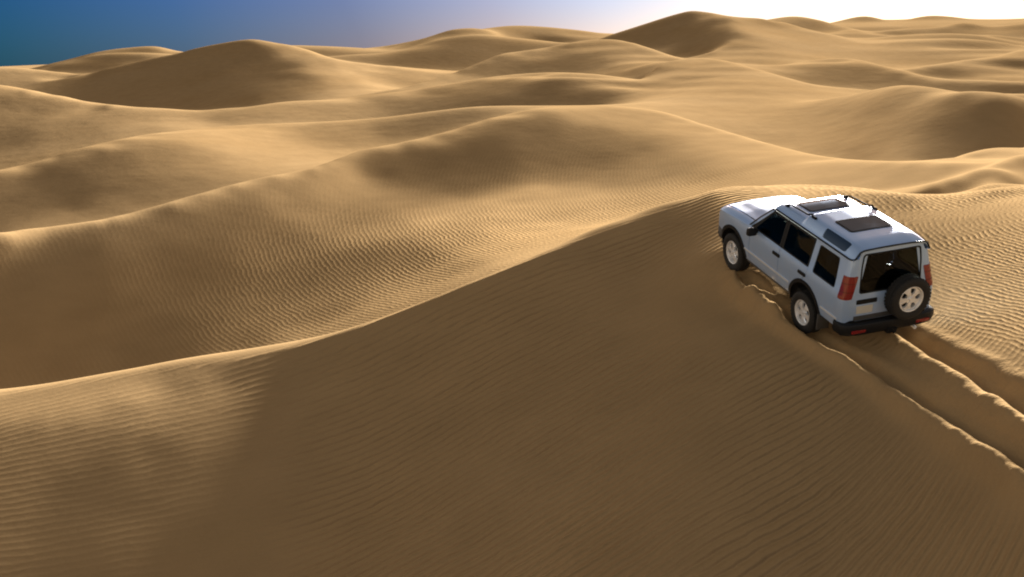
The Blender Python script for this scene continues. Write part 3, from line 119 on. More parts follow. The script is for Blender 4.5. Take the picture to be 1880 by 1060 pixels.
    [3,1,1,1,-1,2,-1,2,-1,2,1,0,1,2,0,1,0,1,-2,-2,-4,-17,-70,62,18,1,0,-3,0,-1,4,-6,-1,2,1,-1,1,3,-2,6,-2,-5,7,4,-10,-2,-24,29,14,0,-12,-7,-2,3,5,2,3,-1,-6,-5,4,-3,1,0,2,-3,-1,-1,-4,-6,0,3,2,-3,0,7,5,118,-113,10,-6,-7,-6,-10,4,2,-3,-1,6,-4,12,-4,15,-3,-7,-1,-3,3,-3,0,-1,0,1,1,7,-3,0,-2,6,-12,20,-12,7,-12,5,4,2,-2,-5,-7,-5,5,4,3,-12,6,-6,8,2,-6,-24,-20,56,26,-21,-12,-9,9,18,7,17,-30,-33,30,0,-13,-7,13,3,4,-4,-5,-4,0,8,6,0,-3,-2,-1,-1,-1,-1,1,-1,0,0,1,-1,1,-1,0,1,0,-1,1,0,0,-1,1,0,0,0,0,-1,1,0,1,-2,1,1,-2,1,0,0,0,0,0,0,0,0,0,0,0,0,0,0,0,0,0],
    [3,2,0,1,0,-1,3,-1,1,0,2,1,1,0,2,0,2,-2,1,-5,-7,-19,-74,88,2,1,0,-2,-2,2,1,-6,3,-2,3,-2,5,-4,1,2,4,-6,1,12,-13,-3,-19,24,15,-2,-9,-9,-1,5,1,4,2,0,-7,0,-3,-2,3,2,0,-3,0,-2,-3,-6,-1,5,1,-5,0,4,1,53,71,-114,-6,5,-6,-6,0,2,-3,1,4,1,7,-6,17,-4,-3,-4,-1,1,-2,-1,0,-1,3,0,6,-2,3,-6,4,-6,19,-16,9,-10,2,4,2,0,-8,-6,-5,6,-6,15,-20,14,5,-8,8,-2,-60,59,-6,23,-4,-13,-7,4,20,9,13,-26,-39,39,-4,-24,5,11,3,5,-4,-7,-5,2,8,8,-1,-4,-2,-2,0,-1,0,-1,0,1,-1,-1,2,-1,0,2,-2,0,1,0,-1,1,0,0,0,0,0,0,0,0,0,-1,1,1,-2,1,0,0,0,0,0,0,0,0,0,0,0,0,0,0,0,0,0,0],
    [3,3,-1,0,1,1,-2,3,0,2,-1,2,1,2,-1,3,-1,1,-2,-5,-9,-28,-67,109,-15,3,0,-3,2,-3,-1,0,0,-2,3,0,0,-1,1,3,2,-2,-6,15,-7,-16,-2,15,13,0,-11,-6,-3,5,4,2,0,0,-4,-2,-4,2,0,3,1,-1,-3,0,-6,-5,-1,6,1,-4,-3,-1,7,30,88,-112,33,-31,-3,-7,-1,0,-2,4,3,1,2,0,13,-4,0,-4,-3,3,-3,0,-1,-1,1,1,8,-3,2,-5,0,3,17,-19,6,-5,1,-1,6,1,-9,-9,-4,7,-7,15,-14,4,21,-13,-14,13,-28,32,-16,25,-1,-10,-6,2,20,15,-2,-17,-37,39,-10,-28,17,7,3,7,-5,-9,-7,4,12,7,-3,-4,-2,-2,-1,-1,1,-1,0,0,0,1,-1,0,1,-1,1,0,-1,1,0,0,0,-1,1,0,0,0,0,-1,1,0,1,-2,1,0,0,0,0,0,0,0,0,-1,2,-1,0,0,0,0,0,0,0,0],
    [4,1,0,0,1,0,2,-1,2,0,1,1,1,1,2,0,2,-1,-3,-3,-16,-38,-32,86,-7,-1,-1,0,0,-1,-6,4,2,-5,0,8,-7,1,2,-2,6,0,-10,16,-7,-12,-3,13,11,0,-8,-8,0,4,2,2,1,-2,-2,-2,-6,2,4,3,-1,-1,-1,-3,-4,-5,-2,8,-1,-1,-7,-3,8,20,63,4,-78,3,-8,-1,-3,-2,-1,5,2,2,0,2,8,-1,1,-2,-4,2,-3,-1,-1,2,-1,0,9,-3,0,-1,-5,12,10,-18,5,-4,0,0,6,0,-7,-14,3,-1,1,8,-3,-10,23,-31,42,-39,21,9,-27,23,4,-9,-7,4,20,9,-9,6,-44,38,-17,-33,30,3,2,11,-7,-11,-7,2,17,9,-7,-5,-3,0,-1,0,-2,2,-1,0,0,0,1,0,-1,0,1,-1,2,-2,1,0,-1,1,0,0,0,-1,2,-1,0,0,-1,1,0,0,0,0,0,0,0,0,0,0,0,0,0,0,0,0,0,0,-1,1],
    [4,1,1,0,-1,2,-1,2,0,1,2,0,1,2,1,1,0,0,-1,-9,-14,-52,8,53,2,0,0,-1,1,-6,-1,3,-1,0,-4,7,-6,6,-2,-4,6,5,-11,9,0,-15,2,9,10,0,-8,-7,0,4,2,1,1,-2,-2,0,-6,1,2,5,1,-2,-3,-3,-4,1,0,-6,6,1,-6,-6,5,27,21,42,-74,22,-29,-1,-6,-2,1,5,3,0,-1,7,-5,10,-2,1,-4,-2,-1,-1,1,-2,2,-1,9,-5,2,-2,-1,19,-10,-8,5,-3,-3,0,7,3,-11,-10,0,-3,8,1,3,-14,16,-6,8,0,-1,0,-8,13,-2,-5,-5,5,17,8,-15,19,-34,19,-23,-18,26,3,3,13,-11,-10,-8,2,20,7,-7,-5,-3,-1,-1,0,1,-2,1,0,1,0,-1,0,1,0,-1,1,-1,1,0,-1,2,-1,-1,1,0,0,-1,2,-1,-1,1,0,0,0,0,0,0,-1,2,-2,2,-1,-1,2,-1,0,0,0,0,-1,2,-1],
    [5,0,0,0,2,-2,3,-1,2,0,1,2,1,1,0,2,1,-1,-3,-6,-20,-65,45,35,3,-2,-1,3,-5,-3,2,1,-2,0,2,-3,-4,8,-1,-4,1,11,-3,-17,17,-13,3,4,10,-1,-6,-6,0,2,3,2,-1,-3,-1,0,-4,-2,6,3,0,-1,0,-6,-4,2,0,-8,8,0,-2,-5,-2,35,-6,56,-68,33,-39,1,-8,-2,4,4,1,1,-2,4,-7,16,-1,0,-3,-4,-2,-1,1,2,-1,-1,7,-5,5,-1,0,38,-54,14,3,-3,-3,2,8,1,-8,-15,7,-9,10,-6,0,9,5,21,-64,77,-36,-11,12,5,-8,-1,-3,6,17,4,-19,22,-7,-16,-19,-8,25,2,5,13,-12,-12,-9,1,29,1,-8,-6,-1,-2,1,-1,0,0,0,0,0,0,1,-1,0,1,0,0,-1,1,0,0,-1,1,1,-2,1,0,0,0,-1,2,-1,0,0,0,-1,1,0,0,0,0,0,0,0,-1,1,0,0,0,0,1,-1,0],
    [5,0,1,-1,0,3,-2,2,0,2,1,0,2,0,3,0,0,0,-3,-9,-19,-76,76,16,2,1,0,-2,-1,-1,-1,2,-5,2,5,-11,5,3,1,-4,-1,10,-6,-8,9,1,-9,7,6,2,-6,-6,-1,5,1,0,0,-3,0,1,-5,-2,3,7,-1,-1,2,-9,-1,1,0,-8,5,2,1,-2,1,14,-6,57,-57,43,-47,1,-10,-2,7,1,2,1,-3,5,-13,22,-2,4,-10,-2,-2,1,2,1,-2,0,6,-9,8,2,3,23,-45,15,8,-8,-5,5,5,4,-8,-15,6,-8,-14,35,-37,43,1,10,-74,80,-28,2,7,-3,-14,2,0,6,15,3,-21,13,25,-43,-11,-3,13,9,9,15,-20,-9,-10,0,32,-1,-11,-4,-1,0,-2,1,-1,1,0,0,1,-1,0,1,0,-1,1,-1,2,-2,1,0,0,0,-1,2,-2,1,0,-1,2,-1,-1,1,0,0,1,-2,1,0,0,0,0,0,0,0,0,0,0,0,0,0,0,0],
    [5,1,-1,1,0,-1,3,-1,2,0,2,0,2,2,-1,2,1,-1,-5,-9,-20,-80,96,3,2,2,-1,-3,0,-1,1,-1,-1,1,2,-13,9,1,1,-1,1,0,-1,-4,9,-3,-9,8,5,1,-4,-6,1,3,0,1,-1,-3,1,1,-4,-4,4,6,0,-2,2,-7,-1,3,-3,-6,-2,8,3,1,2,-5,4,28,4,-29,32,-32,-14,-2,9,1,1,-1,-1,1,-5,15,2,-1,-7,-3,-2,1,3,3,-2,1,4,-16,14,3,4,7,-20,4,8,-10,-3,3,6,3,-3,-17,7,-7,-35,53,-16,10,24,-11,-41,24,17,-12,19,-13,-15,2,0,8,14,4,-27,11,44,-55,-22,18,-6,17,18,9,-22,-10,-7,2,27,-3,-11,-1,-3,1,0,-1,0,1,0,1,-2,2,0,-1,1,0,-1,1,-1,1,0,-1,1,0,0,0,0,0,0,0,0,-1,2,-1,-1,1,0,0,0,0,0,0,-1,2,-1,0,0,0,0,0,0,0,0,0],
    [6,-1,0,1,0,1,-1,2,0,2,0,3,-1,1,3,0,-1,0,-4,-12,-26,-70,106,-6,-1,3,-1,-3,1,0,-1,-2,4,-1,-10,3,2,3,-1,1,3,-2,-9,12,-5,-4,3,2,4,1,-3,-6,0,5,-1,0,0,-4,0,3,-1,-3,1,1,1,1,-3,2,-2,0,-1,-7,-5,8,7,1,17,-36,12,16,33,-41,37,-36,-10,-5,9,1,-1,1,-1,0,-3,11,4,-2,-8,-2,-1,1,4,3,0,4,-6,-8,5,6,2,0,1,-6,9,-10,-5,2,6,5,-2,-14,7,-9,-39,45,2,4,18,-13,2,-40,42,-9,18,-13,-15,2,0,9,13,3,-26,12,41,-64,-12,37,-18,13,8,16,-27,-2,-2,2,15,-6,-5,-3,2,-1,0,1,0,-1,1,0,1,-1,0,1,0,-1,1,0,-1,1,0,0,0,0,0,-1,2,-1,-1,1,-1,2,-2,1,1,-2,1,0,0,0,0,0,0,0,0,0,0,0,0,0,0,0,0,0],
    [7,-2,0,0,1,0,1,1,1,0,2,0,2,2,0,0,0,-1,-6,-13,-30,-48,91,-5,3,-3,-1,2,-2,0,0,-1,5,-14,4,3,-3,2,2,-1,4,-6,2,8,-17,11,-4,3,3,1,-3,-3,-1,3,1,-3,1,-4,3,0,1,-2,-4,4,2,-1,-3,2,0,0,-4,-2,-8,8,7,4,10,-27,6,0,65,-56,31,-27,-12,-1,3,1,1,1,-3,2,-3,6,8,-4,-3,-7,1,1,5,5,-2,7,-18,10,-9,5,3,-7,22,-17,13,-13,-4,1,4,1,8,-12,2,-3,-35,15,25,0,13,-14,42,-87,66,-25,-1,15,-18,0,1,10,15,-2,-25,21,21,-55,-5,50,-25,27,-29,-3,3,2,2,6,-3,-7,0,1,1,0,0,-1,2,0,0,0,0,1,0,-1,0,1,0,-1,2,-2,1,0,0,0,0,0,-1,1,0,0,0,0,0,-1,1,0,0,0,0,0,0,0,0,-1,2,-1,0,0,0,0,0,0,0,0],
    [7,-2,0,1,-1,2,0,1,0,2,0,1,3,-1,1,1,1,-4,-5,-15,-37,-16,64,2,0,-4,3,0,-3,1,1,1,-5,-5,4,1,-3,4,-2,3,5,-16,13,1,-10,1,6,0,3,-1,-3,-2,-1,4,-2,1,-2,-4,3,1,2,-3,-3,2,2,2,-7,1,6,-7,-2,5,-11,6,8,8,-4,-13,4,4,67,-66,10,-5,-8,-3,2,-2,4,-1,-1,-1,0,2,8,0,-1,-10,0,2,5,7,0,3,-19,14,-13,1,7,-18,34,-7,4,-14,-4,0,2,-2,1,41,-49,14,-24,-28,56,-7,9,-15,58,-106,45,19,-7,27,-36,0,1,8,20,-12,-14,17,2,-30,15,14,-9,2,-5,-12,4,5,8,5,-13,-11,5,3,1,0,1,0,-1,2,0,1,0,-1,0,1,0,0,-1,1,-1,2,-2,1,0,-1,1,0,0,0,0,0,0,-1,2,-1,-1,2,-2,2,-2,1,0,0,0,0,-1,2,-1,0,0,0,0,0,-1,1],
    [7,-2,1,-1,1,0,1,0,2,0,1,3,-1,1,2,0,-1,-3,-6,-16,-41,14,36,4,1,-1,1,3,-6,2,2,-1,-5,-2,3,0,-1,0,1,2,-4,2,5,-3,-12,13,0,-1,1,1,-2,-4,2,0,2,-2,-2,-1,-1,3,2,-1,-3,-3,3,3,-8,1,9,-8,-6,13,-8,-1,6,13,-12,-1,-2,6,34,-34,22,-16,-10,0,-2,-1,1,2,-2,-1,0,-1,10,0,2,-13,1,2,6,7,2,0,-15,6,-6,-6,7,-10,26,7,-18,1,-5,-4,2,-5,16,41,-49,-8,15,-65,53,-3,10,-7,41,-71,28,25,-16,24,-30,0,-1,9,18,-14,-2,6,4,1,-14,-7,17,-8,-4,-14,6,11,8,7,-22,-11,5,6,2,1,-1,0,2,-1,1,0,1,0,0,-1,1,-1,1,0,0,-1,1,0,0,0,0,0,0,-1,2,-2,1,0,-1,1,1,-2,1,0,0,0,0,0,0,0,0,-1,1,1,-1,-1,1,0,1,-1],
    [8,-3,0,0,1,0,1,1,0,1,2,0,1,3,-2,1,-1,-3,-7,-17,-39,31,17,3,3,2,2,-1,-1,0,3,-5,-6,3,1,1,-4,2,7,-4,-8,2,9,-5,-3,7,-3,2,1,-2,-2,0,1,-1,1,-1,-3,0,0,0,5,1,-9,0,1,1,-4,2,4,1,-9,8,-1,-3,7,7,-10,4,-5,-1,2,51,-48,19,-17,-4,-1,-6,5,1,-2,0,-2,1,4,6,1,-15,4,2,6,7,3,-4,-8,-6,4,-6,-2,2,28,-16,-4,4,-6,-5,-1,-1,15,36,-40,-2,25,-72,20,6,9,0,29,-30,9,17,-14,23,-28,1,-1,7,14,-7,-3,4,6,7,-23,-1,17,-16,1,-24,18,9,9,6,-22,-17,9,6,3,-1,1,1,0,1,0,0,1,-1,1,0,-1,1,0,0,0,0,-1,2,-2,1,0,0,-1,2,-2,1,0,0,0,0,-1,1,1,-2,1,0,-1,2,-1,0,0,0,0,-1,1,1,-1,0,0,0],
    [8,-3,0,0,1,0,1,0,1,2,1,0,1,1,1,-1,-2,-2,-9,-14,-39,45,-1,5,5,2,1,0,0,4,-6,-6,4,-2,1,0,-2,1,13,-23,13,-10,12,-2,-5,7,0,-1,0,0,-4,2,0,-1,1,-1,-4,3,-4,2,5,1,-8,-5,4,-1,-2,7,-2,8,-10,-1,7,-4,3,8,-6,1,-4,-1,-13,71,-54,20,-16,-3,-5,-3,2,2,-2,-1,0,-1,4,3,5,-13,1,4,5,8,4,-7,-5,-8,4,-3,-11,26,5,-24,9,4,-4,-8,-3,1,11,9,38,-49,37,-65,-9,10,5,6,20,-3,-1,5,2,12,-21,-2,0,7,7,-1,0,-3,16,-3,-18,2,10,-12,0,-23,17,11,8,5,-24,-16,9,7,3,0,0,0,0,2,1,0,-1,1,-1,1,0,0,-1,0,1,0,1,-2,1,0,0,-1,2,-2,1,0,0,0,-1,1,0,1,-2,1,0,0,0,0,0,0,0,0,0,0,0,0,0,0,0,0],
    [9,-5,1,1,0,0,0,2,0,1,0,3,1,-1,1,0,-2,-5,-8,-16,-29,47,-10,6,2,5,1,0,3,-5,-2,1,0,-2,-1,1,-1,1,3,-7,2,0,2,6,-16,26,-17,4,0,-2,-1,1,1,-3,2,0,-6,5,-4,-2,9,-1,-6,-4,-4,0,7,7,-6,7,-4,-11,15,-7,2,11,-8,-1,-1,3,-25,92,-69,8,-1,-3,-6,-4,2,1,-2,0,0,-5,10,-1,9,-16,2,3,7,8,3,-4,-7,-7,-4,8,-18,42,-35,10,1,4,-3,-9,-4,0,9,-3,64,-55,47,-61,-25,2,0,17,8,15,-6,-7,24,-17,11,-14,-3,7,5,0,3,-3,20,-8,-18,-15,33,-6,-12,-27,23,10,6,5,-22,-19,12,7,0,2,0,0,2,-1,1,1,-1,2,-2,1,0,-1,1,0,0,0,-1,1,0,0,0,0,0,0,-1,2,-2,0,2,-1,0,-1,1,0,0,0,0,0,0,0,0,0,0,0,0,0,0,0,0,0],
    [9,-4,0,0,0,1,1,0,2,0,1,0,2,0,1,-2,-1,-5,-9,-16,-16,32,-1,1,1,6,-1,4,-1,-7,3,2,-1,-2,-1,-1,2,4,-12,6,-1,-1,6,-1,-6,13,-6,1,-2,-1,-3,3,2,-4,2,-1,-4,3,-1,-2,6,-1,-5,-8,0,0,8,5,-1,0,4,-14,9,-3,2,12,-10,-1,1,-4,3,42,-36,-1,15,-14,-6,-5,1,2,-1,-1,0,-7,12,0,3,-12,5,3,4,8,7,-6,-8,-5,-7,7,-9,24,-26,16,-3,5,-3,-10,-7,3,5,0,31,37,-60,30,-56,-8,-7,23,-4,26,-5,-7,17,-10,14,-16,-4,9,-4,5,6,-2,23,-16,-15,-26,37,21,-32,-31,30,8,2,5,-18,-18,11,6,2,0,-2,3,-1,3,-1,1,0,-1,2,-2,0,1,0,0,0,-1,2,-1,0,-1,1,0,-1,1,1,-2,1,0,0,0,-1,1,0,0,0,0,0,-1,2,-1,0,0,0,0,0,0,0,0,0,0],
    [9,-3,-1,0,0,1,0,1,1,0,2,1,0,2,-1,-1,-3,-5,-9,-18,0,22,-3,2,-1,4,5,-1,-4,-1,3,2,-2,-1,-2,2,3,-10,-3,9,0,-4,10,-14,5,14,-7,-2,-1,-3,-1,4,1,-3,0,-1,-3,4,-3,-2,9,-5,-4,-5,-5,6,5,4,6,-11,13,-14,0,-2,18,-10,0,-1,-1,0,24,-35,57,-44,16,-11,-4,-6,1,-1,-1,2,-2,-5,9,0,5,-10,2,4,6,6,5,-2,-10,-4,-3,-6,10,-8,6,5,-3,6,-5,-8,-8,0,7,3,18,33,-44,58,-68,-20,-16,28,-14,32,-5,-2,5,0,17,-17,-5,6,-5,5,7,1,21,-17,-13,-29,40,31,-42,-33,33,8,-2,2,-13,-13,11,4,0,-2,2,-1,3,0,1,-1,2,-2,1,0,0,0,-1,1,0,0,-1,1,0,1,-2,1,0,0,-1,1,0,0,0,-1,2,-1,-1,1,0,0,0,0,-1,1,1,-1,0,0,0,0,0,0,0,0],
    [10,-6,1,0,1,0,0,1,0,3,-1,1,2,-1,0,-1,-3,-5,-9,-17,9,12,-2,3,-2,3,6,-3,-3,1,1,4,-3,-2,0,5,-6,-8,2,6,5,-7,5,-8,6,5,4,-6,-4,-2,1,1,3,-2,-1,-1,-3,2,1,0,-5,7,-7,-2,-5,6,6,-4,12,-12,14,-8,-9,-2,17,-6,-2,-2,3,0,26,-53,86,-58,8,-2,-7,-2,-4,0,1,-1,2,-6,4,5,2,-10,5,4,5,6,6,-2,-10,-4,-3,-8,15,-27,33,-10,0,4,-1,-10,-9,2,5,4,10,-6,82,-76,38,-68,-15,16,-8,34,-8,0,0,6,13,-13,0,1,-9,3,9,6,16,-12,-14,-25,34,18,-27,-19,25,2,-6,-3,-6,-2,6,1,0,-2,0,1,2,0,1,0,-1,2,-2,1,0,-1,2,-2,1,0,0,0,-1,1,0,0,0,0,0,-1,1,0,-1,2,-2,1,1,-2,1,0,0,0,0,0,-1,1,1,-1,0,0,0,0,-1,1],
    [10,-5,0,0,0,0,2,0,0,1,2,0,0,1,0,-2,-3,-5,-10,-14,17,2,1,-2,5,-2,1,2,0,-1,1,3,2,-10,8,2,-18,8,2,-3,11,-5,-7,2,3,0,22,-19,-4,-2,1,4,0,0,-2,-2,-2,-1,8,-6,-4,4,-3,0,0,-4,10,-6,9,0,0,7,-20,4,6,0,-1,-1,2,2,13,-19,57,-52,0,6,-6,-2,-5,-1,1,1,-1,-2,1,7,-4,-3,3,5,4,4,10,-6,-4,-8,-2,-8,11,-25,38,-16,2,2,0,-8,-11,2,7,9,-6,21,69,-86,52,-76,-7,0,8,22,-11,5,6,-1,5,0,1,-3,-11,1,9,8,15,-5,-17,-12,5,11,-3,10,-2,0,-12,-10,5,12,-3,-1,-3,-1,-1,4,-1,2,-1,1,1,-2,1,0,-1,2,-2,1,0,0,0,-1,2,-2,1,0,0,0,0,0,-1,1,0,-1,2,-2,1,1,-2,1,0,0,0,0,0,0,-1,1,0,0,0,0,1,-1],
    [11,-6,-1,1,0,1,0,0,2,0,0,2,1,-1,0,-1,-5,-5,-7,-12,19,-4,4,-4,6,-6,2,5,-2,1,-1,2,3,-6,8,-11,-3,2,6,-5,6,0,-8,7,-16,30,4,-18,-4,-2,2,3,2,-2,-1,-3,0,-1,5,0,-11,-2,11,-6,6,-7,4,-2,8,5,-6,13,-22,3,0,5,1,-2,2,1,5,13,-30,48,-38,14,-11,-4,-4,-4,3,2,-2,-2,3,2,-7,6,0,6,4,4,8,-3,-7,-6,-5,2,-9,2,16,-12,5,2,0,-9,-9,2,5,8,-4,28,-7,49,-50,2,-35,-19,18,12,-9,6,3,3,4,3,3,-7,-8,-7,11,6,15,1,-17,-8,-9,36,-19,8,8,-9,-15,-12,10,24,-10,-2,-4,-2,0,1,2,1,1,-1,-1,1,0,0,0,-1,1,1,-2,1,0,0,0,0,0,0,-1,0,1,0,1,-2,1,0,-1,2,-2,1,0,0,0,0,0,0,0,0,0,0,0,0,0,0,0,0],
    [11,-7,1,0,0,1,-1,2,0,0,3,-1,0,2,-2,-2,-3,-6,-8,-5,17,-6,3,-1,-2,-1,2,4,0,-2,3,-1,4,-1,-6,-1,-2,0,9,-8,-1,11,-11,0,2,14,9,-19,-4,-4,3,4,2,0,-4,-1,-3,1,5,-4,-8,-5,20,-7,-2,2,-10,8,13,-3,-3,9,-10,-7,0,5,2,3,-6,3,3,17,-32,42,-27,16,-18,-2,-6,-2,1,4,-3,-1,2,-1,-7,10,3,2,4,3,7,1,-10,-4,-4,-1,-8,17,-23,19,-2,1,1,-7,-10,0,7,5,-2,27,-16,66,-80,57,-56,-31,21,7,-8,7,2,3,5,4,4,-8,-8,-7,6,7,8,17,-22,-6,-17,27,-4,32,-14,-11,-17,-16,15,30,-10,-7,-3,-4,1,2,2,-1,2,-1,0,1,-2,1,0,0,0,-1,1,0,0,0,0,0,-1,1,0,0,0,0,-1,1,0,0,0,-1,1,0,0,0,0,0,0,0,0,0,0,0,0,0,0,0,0,0],
    [12,-7,-1,0,1,0,1,0,1,1,-1,3,-1,0,0,-2,-4,-6,-8,2,11,-4,0,0,-3,1,2,1,2,-2,2,1,4,-4,-10,9,-3,-3,5,-1,-4,8,-2,-17,33,-18,25,-25,-2,-5,3,5,3,-2,-2,-4,0,-1,5,-13,10,-12,17,-1,-11,9,-14,12,12,-7,4,-3,12,-24,4,4,2,2,-3,-1,4,13,-2,15,-37,21,-8,-6,-6,-1,3,1,-1,-2,-1,4,-15,21,-2,3,3,3,2,11,-19,3,-9,6,-7,13,-49,55,-14,2,0,-7,-10,2,6,4,-2,22,-15,39,7,-31,-3,-51,23,3,-8,8,0,5,4,5,5,-9,-9,-5,2,8,2,14,-11,4,-30,31,-7,41,-18,-17,-16,-11,14,26,-9,-2,-7,-5,3,1,2,1,-2,2,-1,0,1,-2,1,0,-1,1,0,0,0,0,0,0,0,-1,2,-2,1,-1,1,0,0,-1,1,0,1,-2,2,-2,1,0,0,0,0,0,0,0,0,0,0,0,0,0],
    [12,-8,1,0,0,-1,2,0,0,2,0,0,1,0,-1,-3,-2,-7,-6,6,5,0,-3,-2,-1,2,0,3,0,-1,2,1,4,-10,-2,9,-4,-3,1,3,-4,3,2,-8,4,10,26,-34,-2,-6,3,6,3,-2,-3,-1,-3,0,0,-4,2,0,2,8,-12,4,-3,2,14,-9,9,-12,26,-24,-7,9,0,3,-3,-1,1,10,19,-62,67,-33,29,-32,-4,-2,3,1,-1,0,-6,5,-12,20,1,1,2,2,1,10,-11,-4,-6,7,2,-18,-34,71,-25,2,-1,-5,-10,4,3,3,0,15,-9,-1,89,-98,50,-78,23,2,-5,5,0,4,4,8,1,-5,-10,-6,-2,12,-1,2,4,13,-41,5,27,65,-50,-17,-13,-6,10,18,-3,-3,-5,-6,2,4,0,1,0,-1,1,-2,1,0,-1,1,1,-1,-1,1,0,0,0,-1,2,-1,-1,1,-1,2,-2,1,0,0,0,0,-1,1,0,0,0,0,0,0,0,0,0,0,0,0,0,0,0,0],
    [13,-9,0,0,1,0,0,1,1,-1,2,0,0,0,-1,-1,-4,-5,-8,11,2,-2,-4,2,-2,3,-2,0,2,1,3,3,-10,0,2,2,0,-4,4,-3,4,-9,9,0,-6,12,26,-34,-2,-7,3,6,4,-2,-2,-3,-1,-1,-1,-1,-3,9,-7,9,-7,-3,8,-8,11,-1,4,-8,23,-12,-20,10,4,-2,-1,-1,3,7,17,-51,62,-36,30,-32,-4,-3,5,1,-2,-2,-2,1,-9,20,1,0,1,2,2,5,0,-16,7,-2,3,-31,-13,72,-33,0,2,-6,-7,0,6,3,-1,8,-2,0,46,-27,-1,-33,0,4,-3,4,-4,2,6,7,4,-7,-10,-5,-5,14,-1,-5,11,12,-41,-64,207,-83,-12,-20,-10,1,6,8,2,2,-9,-5,4,2,1,-1,1,0,-1,0,0,0,0,0,-1,1,1,-1,-1,2,-2,2,-2,1,-1,2,-2,0,2,-1,-1,1,-1,1,0,0,0,0,0,0,0,0,0,0,0,0,0,0,0,0,0,0],
    [13,-9,0,1,-1,1,0,0,1,1,0,0,2,-1,-2,-1,-5,-3,-4,9,-1,-2,-1,0,-1,1,-1,2,-2,5,0,-5,1,2,-1,-2,4,-4,1,0,4,-8,2,-2,14,-2,26,-30,-4,-10,3,7,4,1,-4,-3,-2,0,-1,2,-5,8,-7,4,3,-13,19,-15,7,5,1,-2,10,3,-24,5,7,-3,-2,2,5,1,12,-30,42,-21,11,-14,-12,0,2,4,-5,0,-3,0,-7,20,0,1,-1,3,1,-1,5,-7,4,-6,-7,-21,-7,65,-32,1,0,-5,-5,2,4,1,1,0,5,-1,-10,50,-45,41,-55,11,4,-5,-4,0,8,5,5,-6,-9,-8,-4,13,2,-13,17,9,-34,-10,88,-27,-8,-18,-7,2,2,3,4,2,-6,-5,3,3,1,0,-1,-1,0,1,-2,1,0,0,0,0,-1,1,1,-2,1,0,0,-1,2,-2,1,0,-1,1,-1,1,1,-2,1,0,0,0,0,0,-1,1,0,0,0,0,0,0,0,0,0,0],
    [13,-8,-1,0,0,1,0,0,0,1,1,0,0,0,0,-3,-3,-4,-3,8,-1,-2,1,0,-3,1,-1,0,2,4,-6,-1,4,0,-2,0,4,-4,-2,3,2,-6,7,-15,17,7,19,-23,-9,-12,4,9,2,1,-3,-3,-1,1,-3,1,-2,5,-4,-4,13,-21,29,-24,7,11,-4,2,0,10,-16,-6,12,-5,-2,6,2,2,1,7,13,-32,6,19,-27,-1,5,1,-3,0,-4,-4,3,13,3,-2,0,1,5,-8,3,10,-4,-15,-10,0,-11,52,-26,1,-1,-1,-7,3,4,1,1,-6,7,5,-31,59,-34,47,-64,13,8,-7,-8,1,5,8,4,-6,-7,-9,-5,10,5,-13,17,5,-24,4,25,24,-19,-15,0,0,0,-4,6,1,-2,-4,4,0,1,0,-1,0,-1,0,0,0,0,-1,2,-1,0,0,0,0,-1,1,0,0,-1,1,0,0,0,-1,1,0,-1,2,-1,0,-1,1,0,0,0,0,0,0,0,0,0,0,0,0,0,0],
    [14,-11,2,-1,0,0,1,0,1,-1,1,1,0,0,-2,-1,-3,-4,-1,7,-1,-4,3,-2,-1,0,-1,2,1,-4,0,2,2,0,0,-2,2,-1,-2,4,-6,6,-3,-5,4,21,3,-6,-17,-13,3,10,4,-1,-2,-2,-2,1,-2,3,-4,3,-4,-5,14,-18,26,-23,4,19,-12,6,-5,9,-8,-8,9,-1,-1,1,4,3,-3,43,-57,10,1,21,-31,2,3,4,-7,3,-4,-4,3,13,2,-2,-1,1,7,-11,2,25,-19,-23,-17,41,-18,21,-11,-2,2,-1,-3,1,3,2,-2,-6,7,3,-30,76,-48,29,-49,19,6,-6,-11,0,7,8,2,-2,-9,-9,-4,2,10,-14,19,7,-24,7,15,14,-2,-17,5,-2,-3,-4,2,3,-1,1,1,2,-2,0,-1,-1,1,-1,1,-2,1,0,-1,1,1,-1,-1,1,1,-2,1,0,0,-1,1,0,-1,1,0,0,0,-1,1,0,0,0,0,-1,2,-1,0,0,0,0,0,0,0,0,0,0],
    [15,-11,-1,0,2,-1,1,-1,1,1,0,0,0,-1,1,-3,-2,-4,3,3,-2,-1,0,-1,0,1,-3,2,-1,-4,2,3,0,2,-3,1,0,1,-4,5,-6,10,-15,13,-1,6,16,-7,-19,-14,3,9,4,3,-3,-4,0,0,0,0,0,-3,-2,1,1,-1,7,-8,-1,21,-16,7,-7,7,-2,-4,2,2,0,0,1,2,0,54,-95,54,-16,19,-30,5,2,1,-2,0,-4,-4,7,9,2,-2,-3,2,11,-15,6,11,-2,-40,-12,68,-25,-13,9,-5,7,-2,-2,2,3,-1,-1,-7,3,4,-16,57,-49,40,-48,18,5,-6,-11,-1,7,8,3,-3,-7,-10,-5,-3,17,-19,22,6,-18,-7,45,-31,23,-18,7,0,-6,-7,3,0,3,4,1,-2,0,-1,0,-1,0,-2,1,0,0,0,0,0,0,0,0,0,0,0,-1,1,0,0,-1,0,2,-2,1,0,-1,2,-2,1,0,0,0,0,0,0,0,0,0,0,0,0,0,0,0,0],
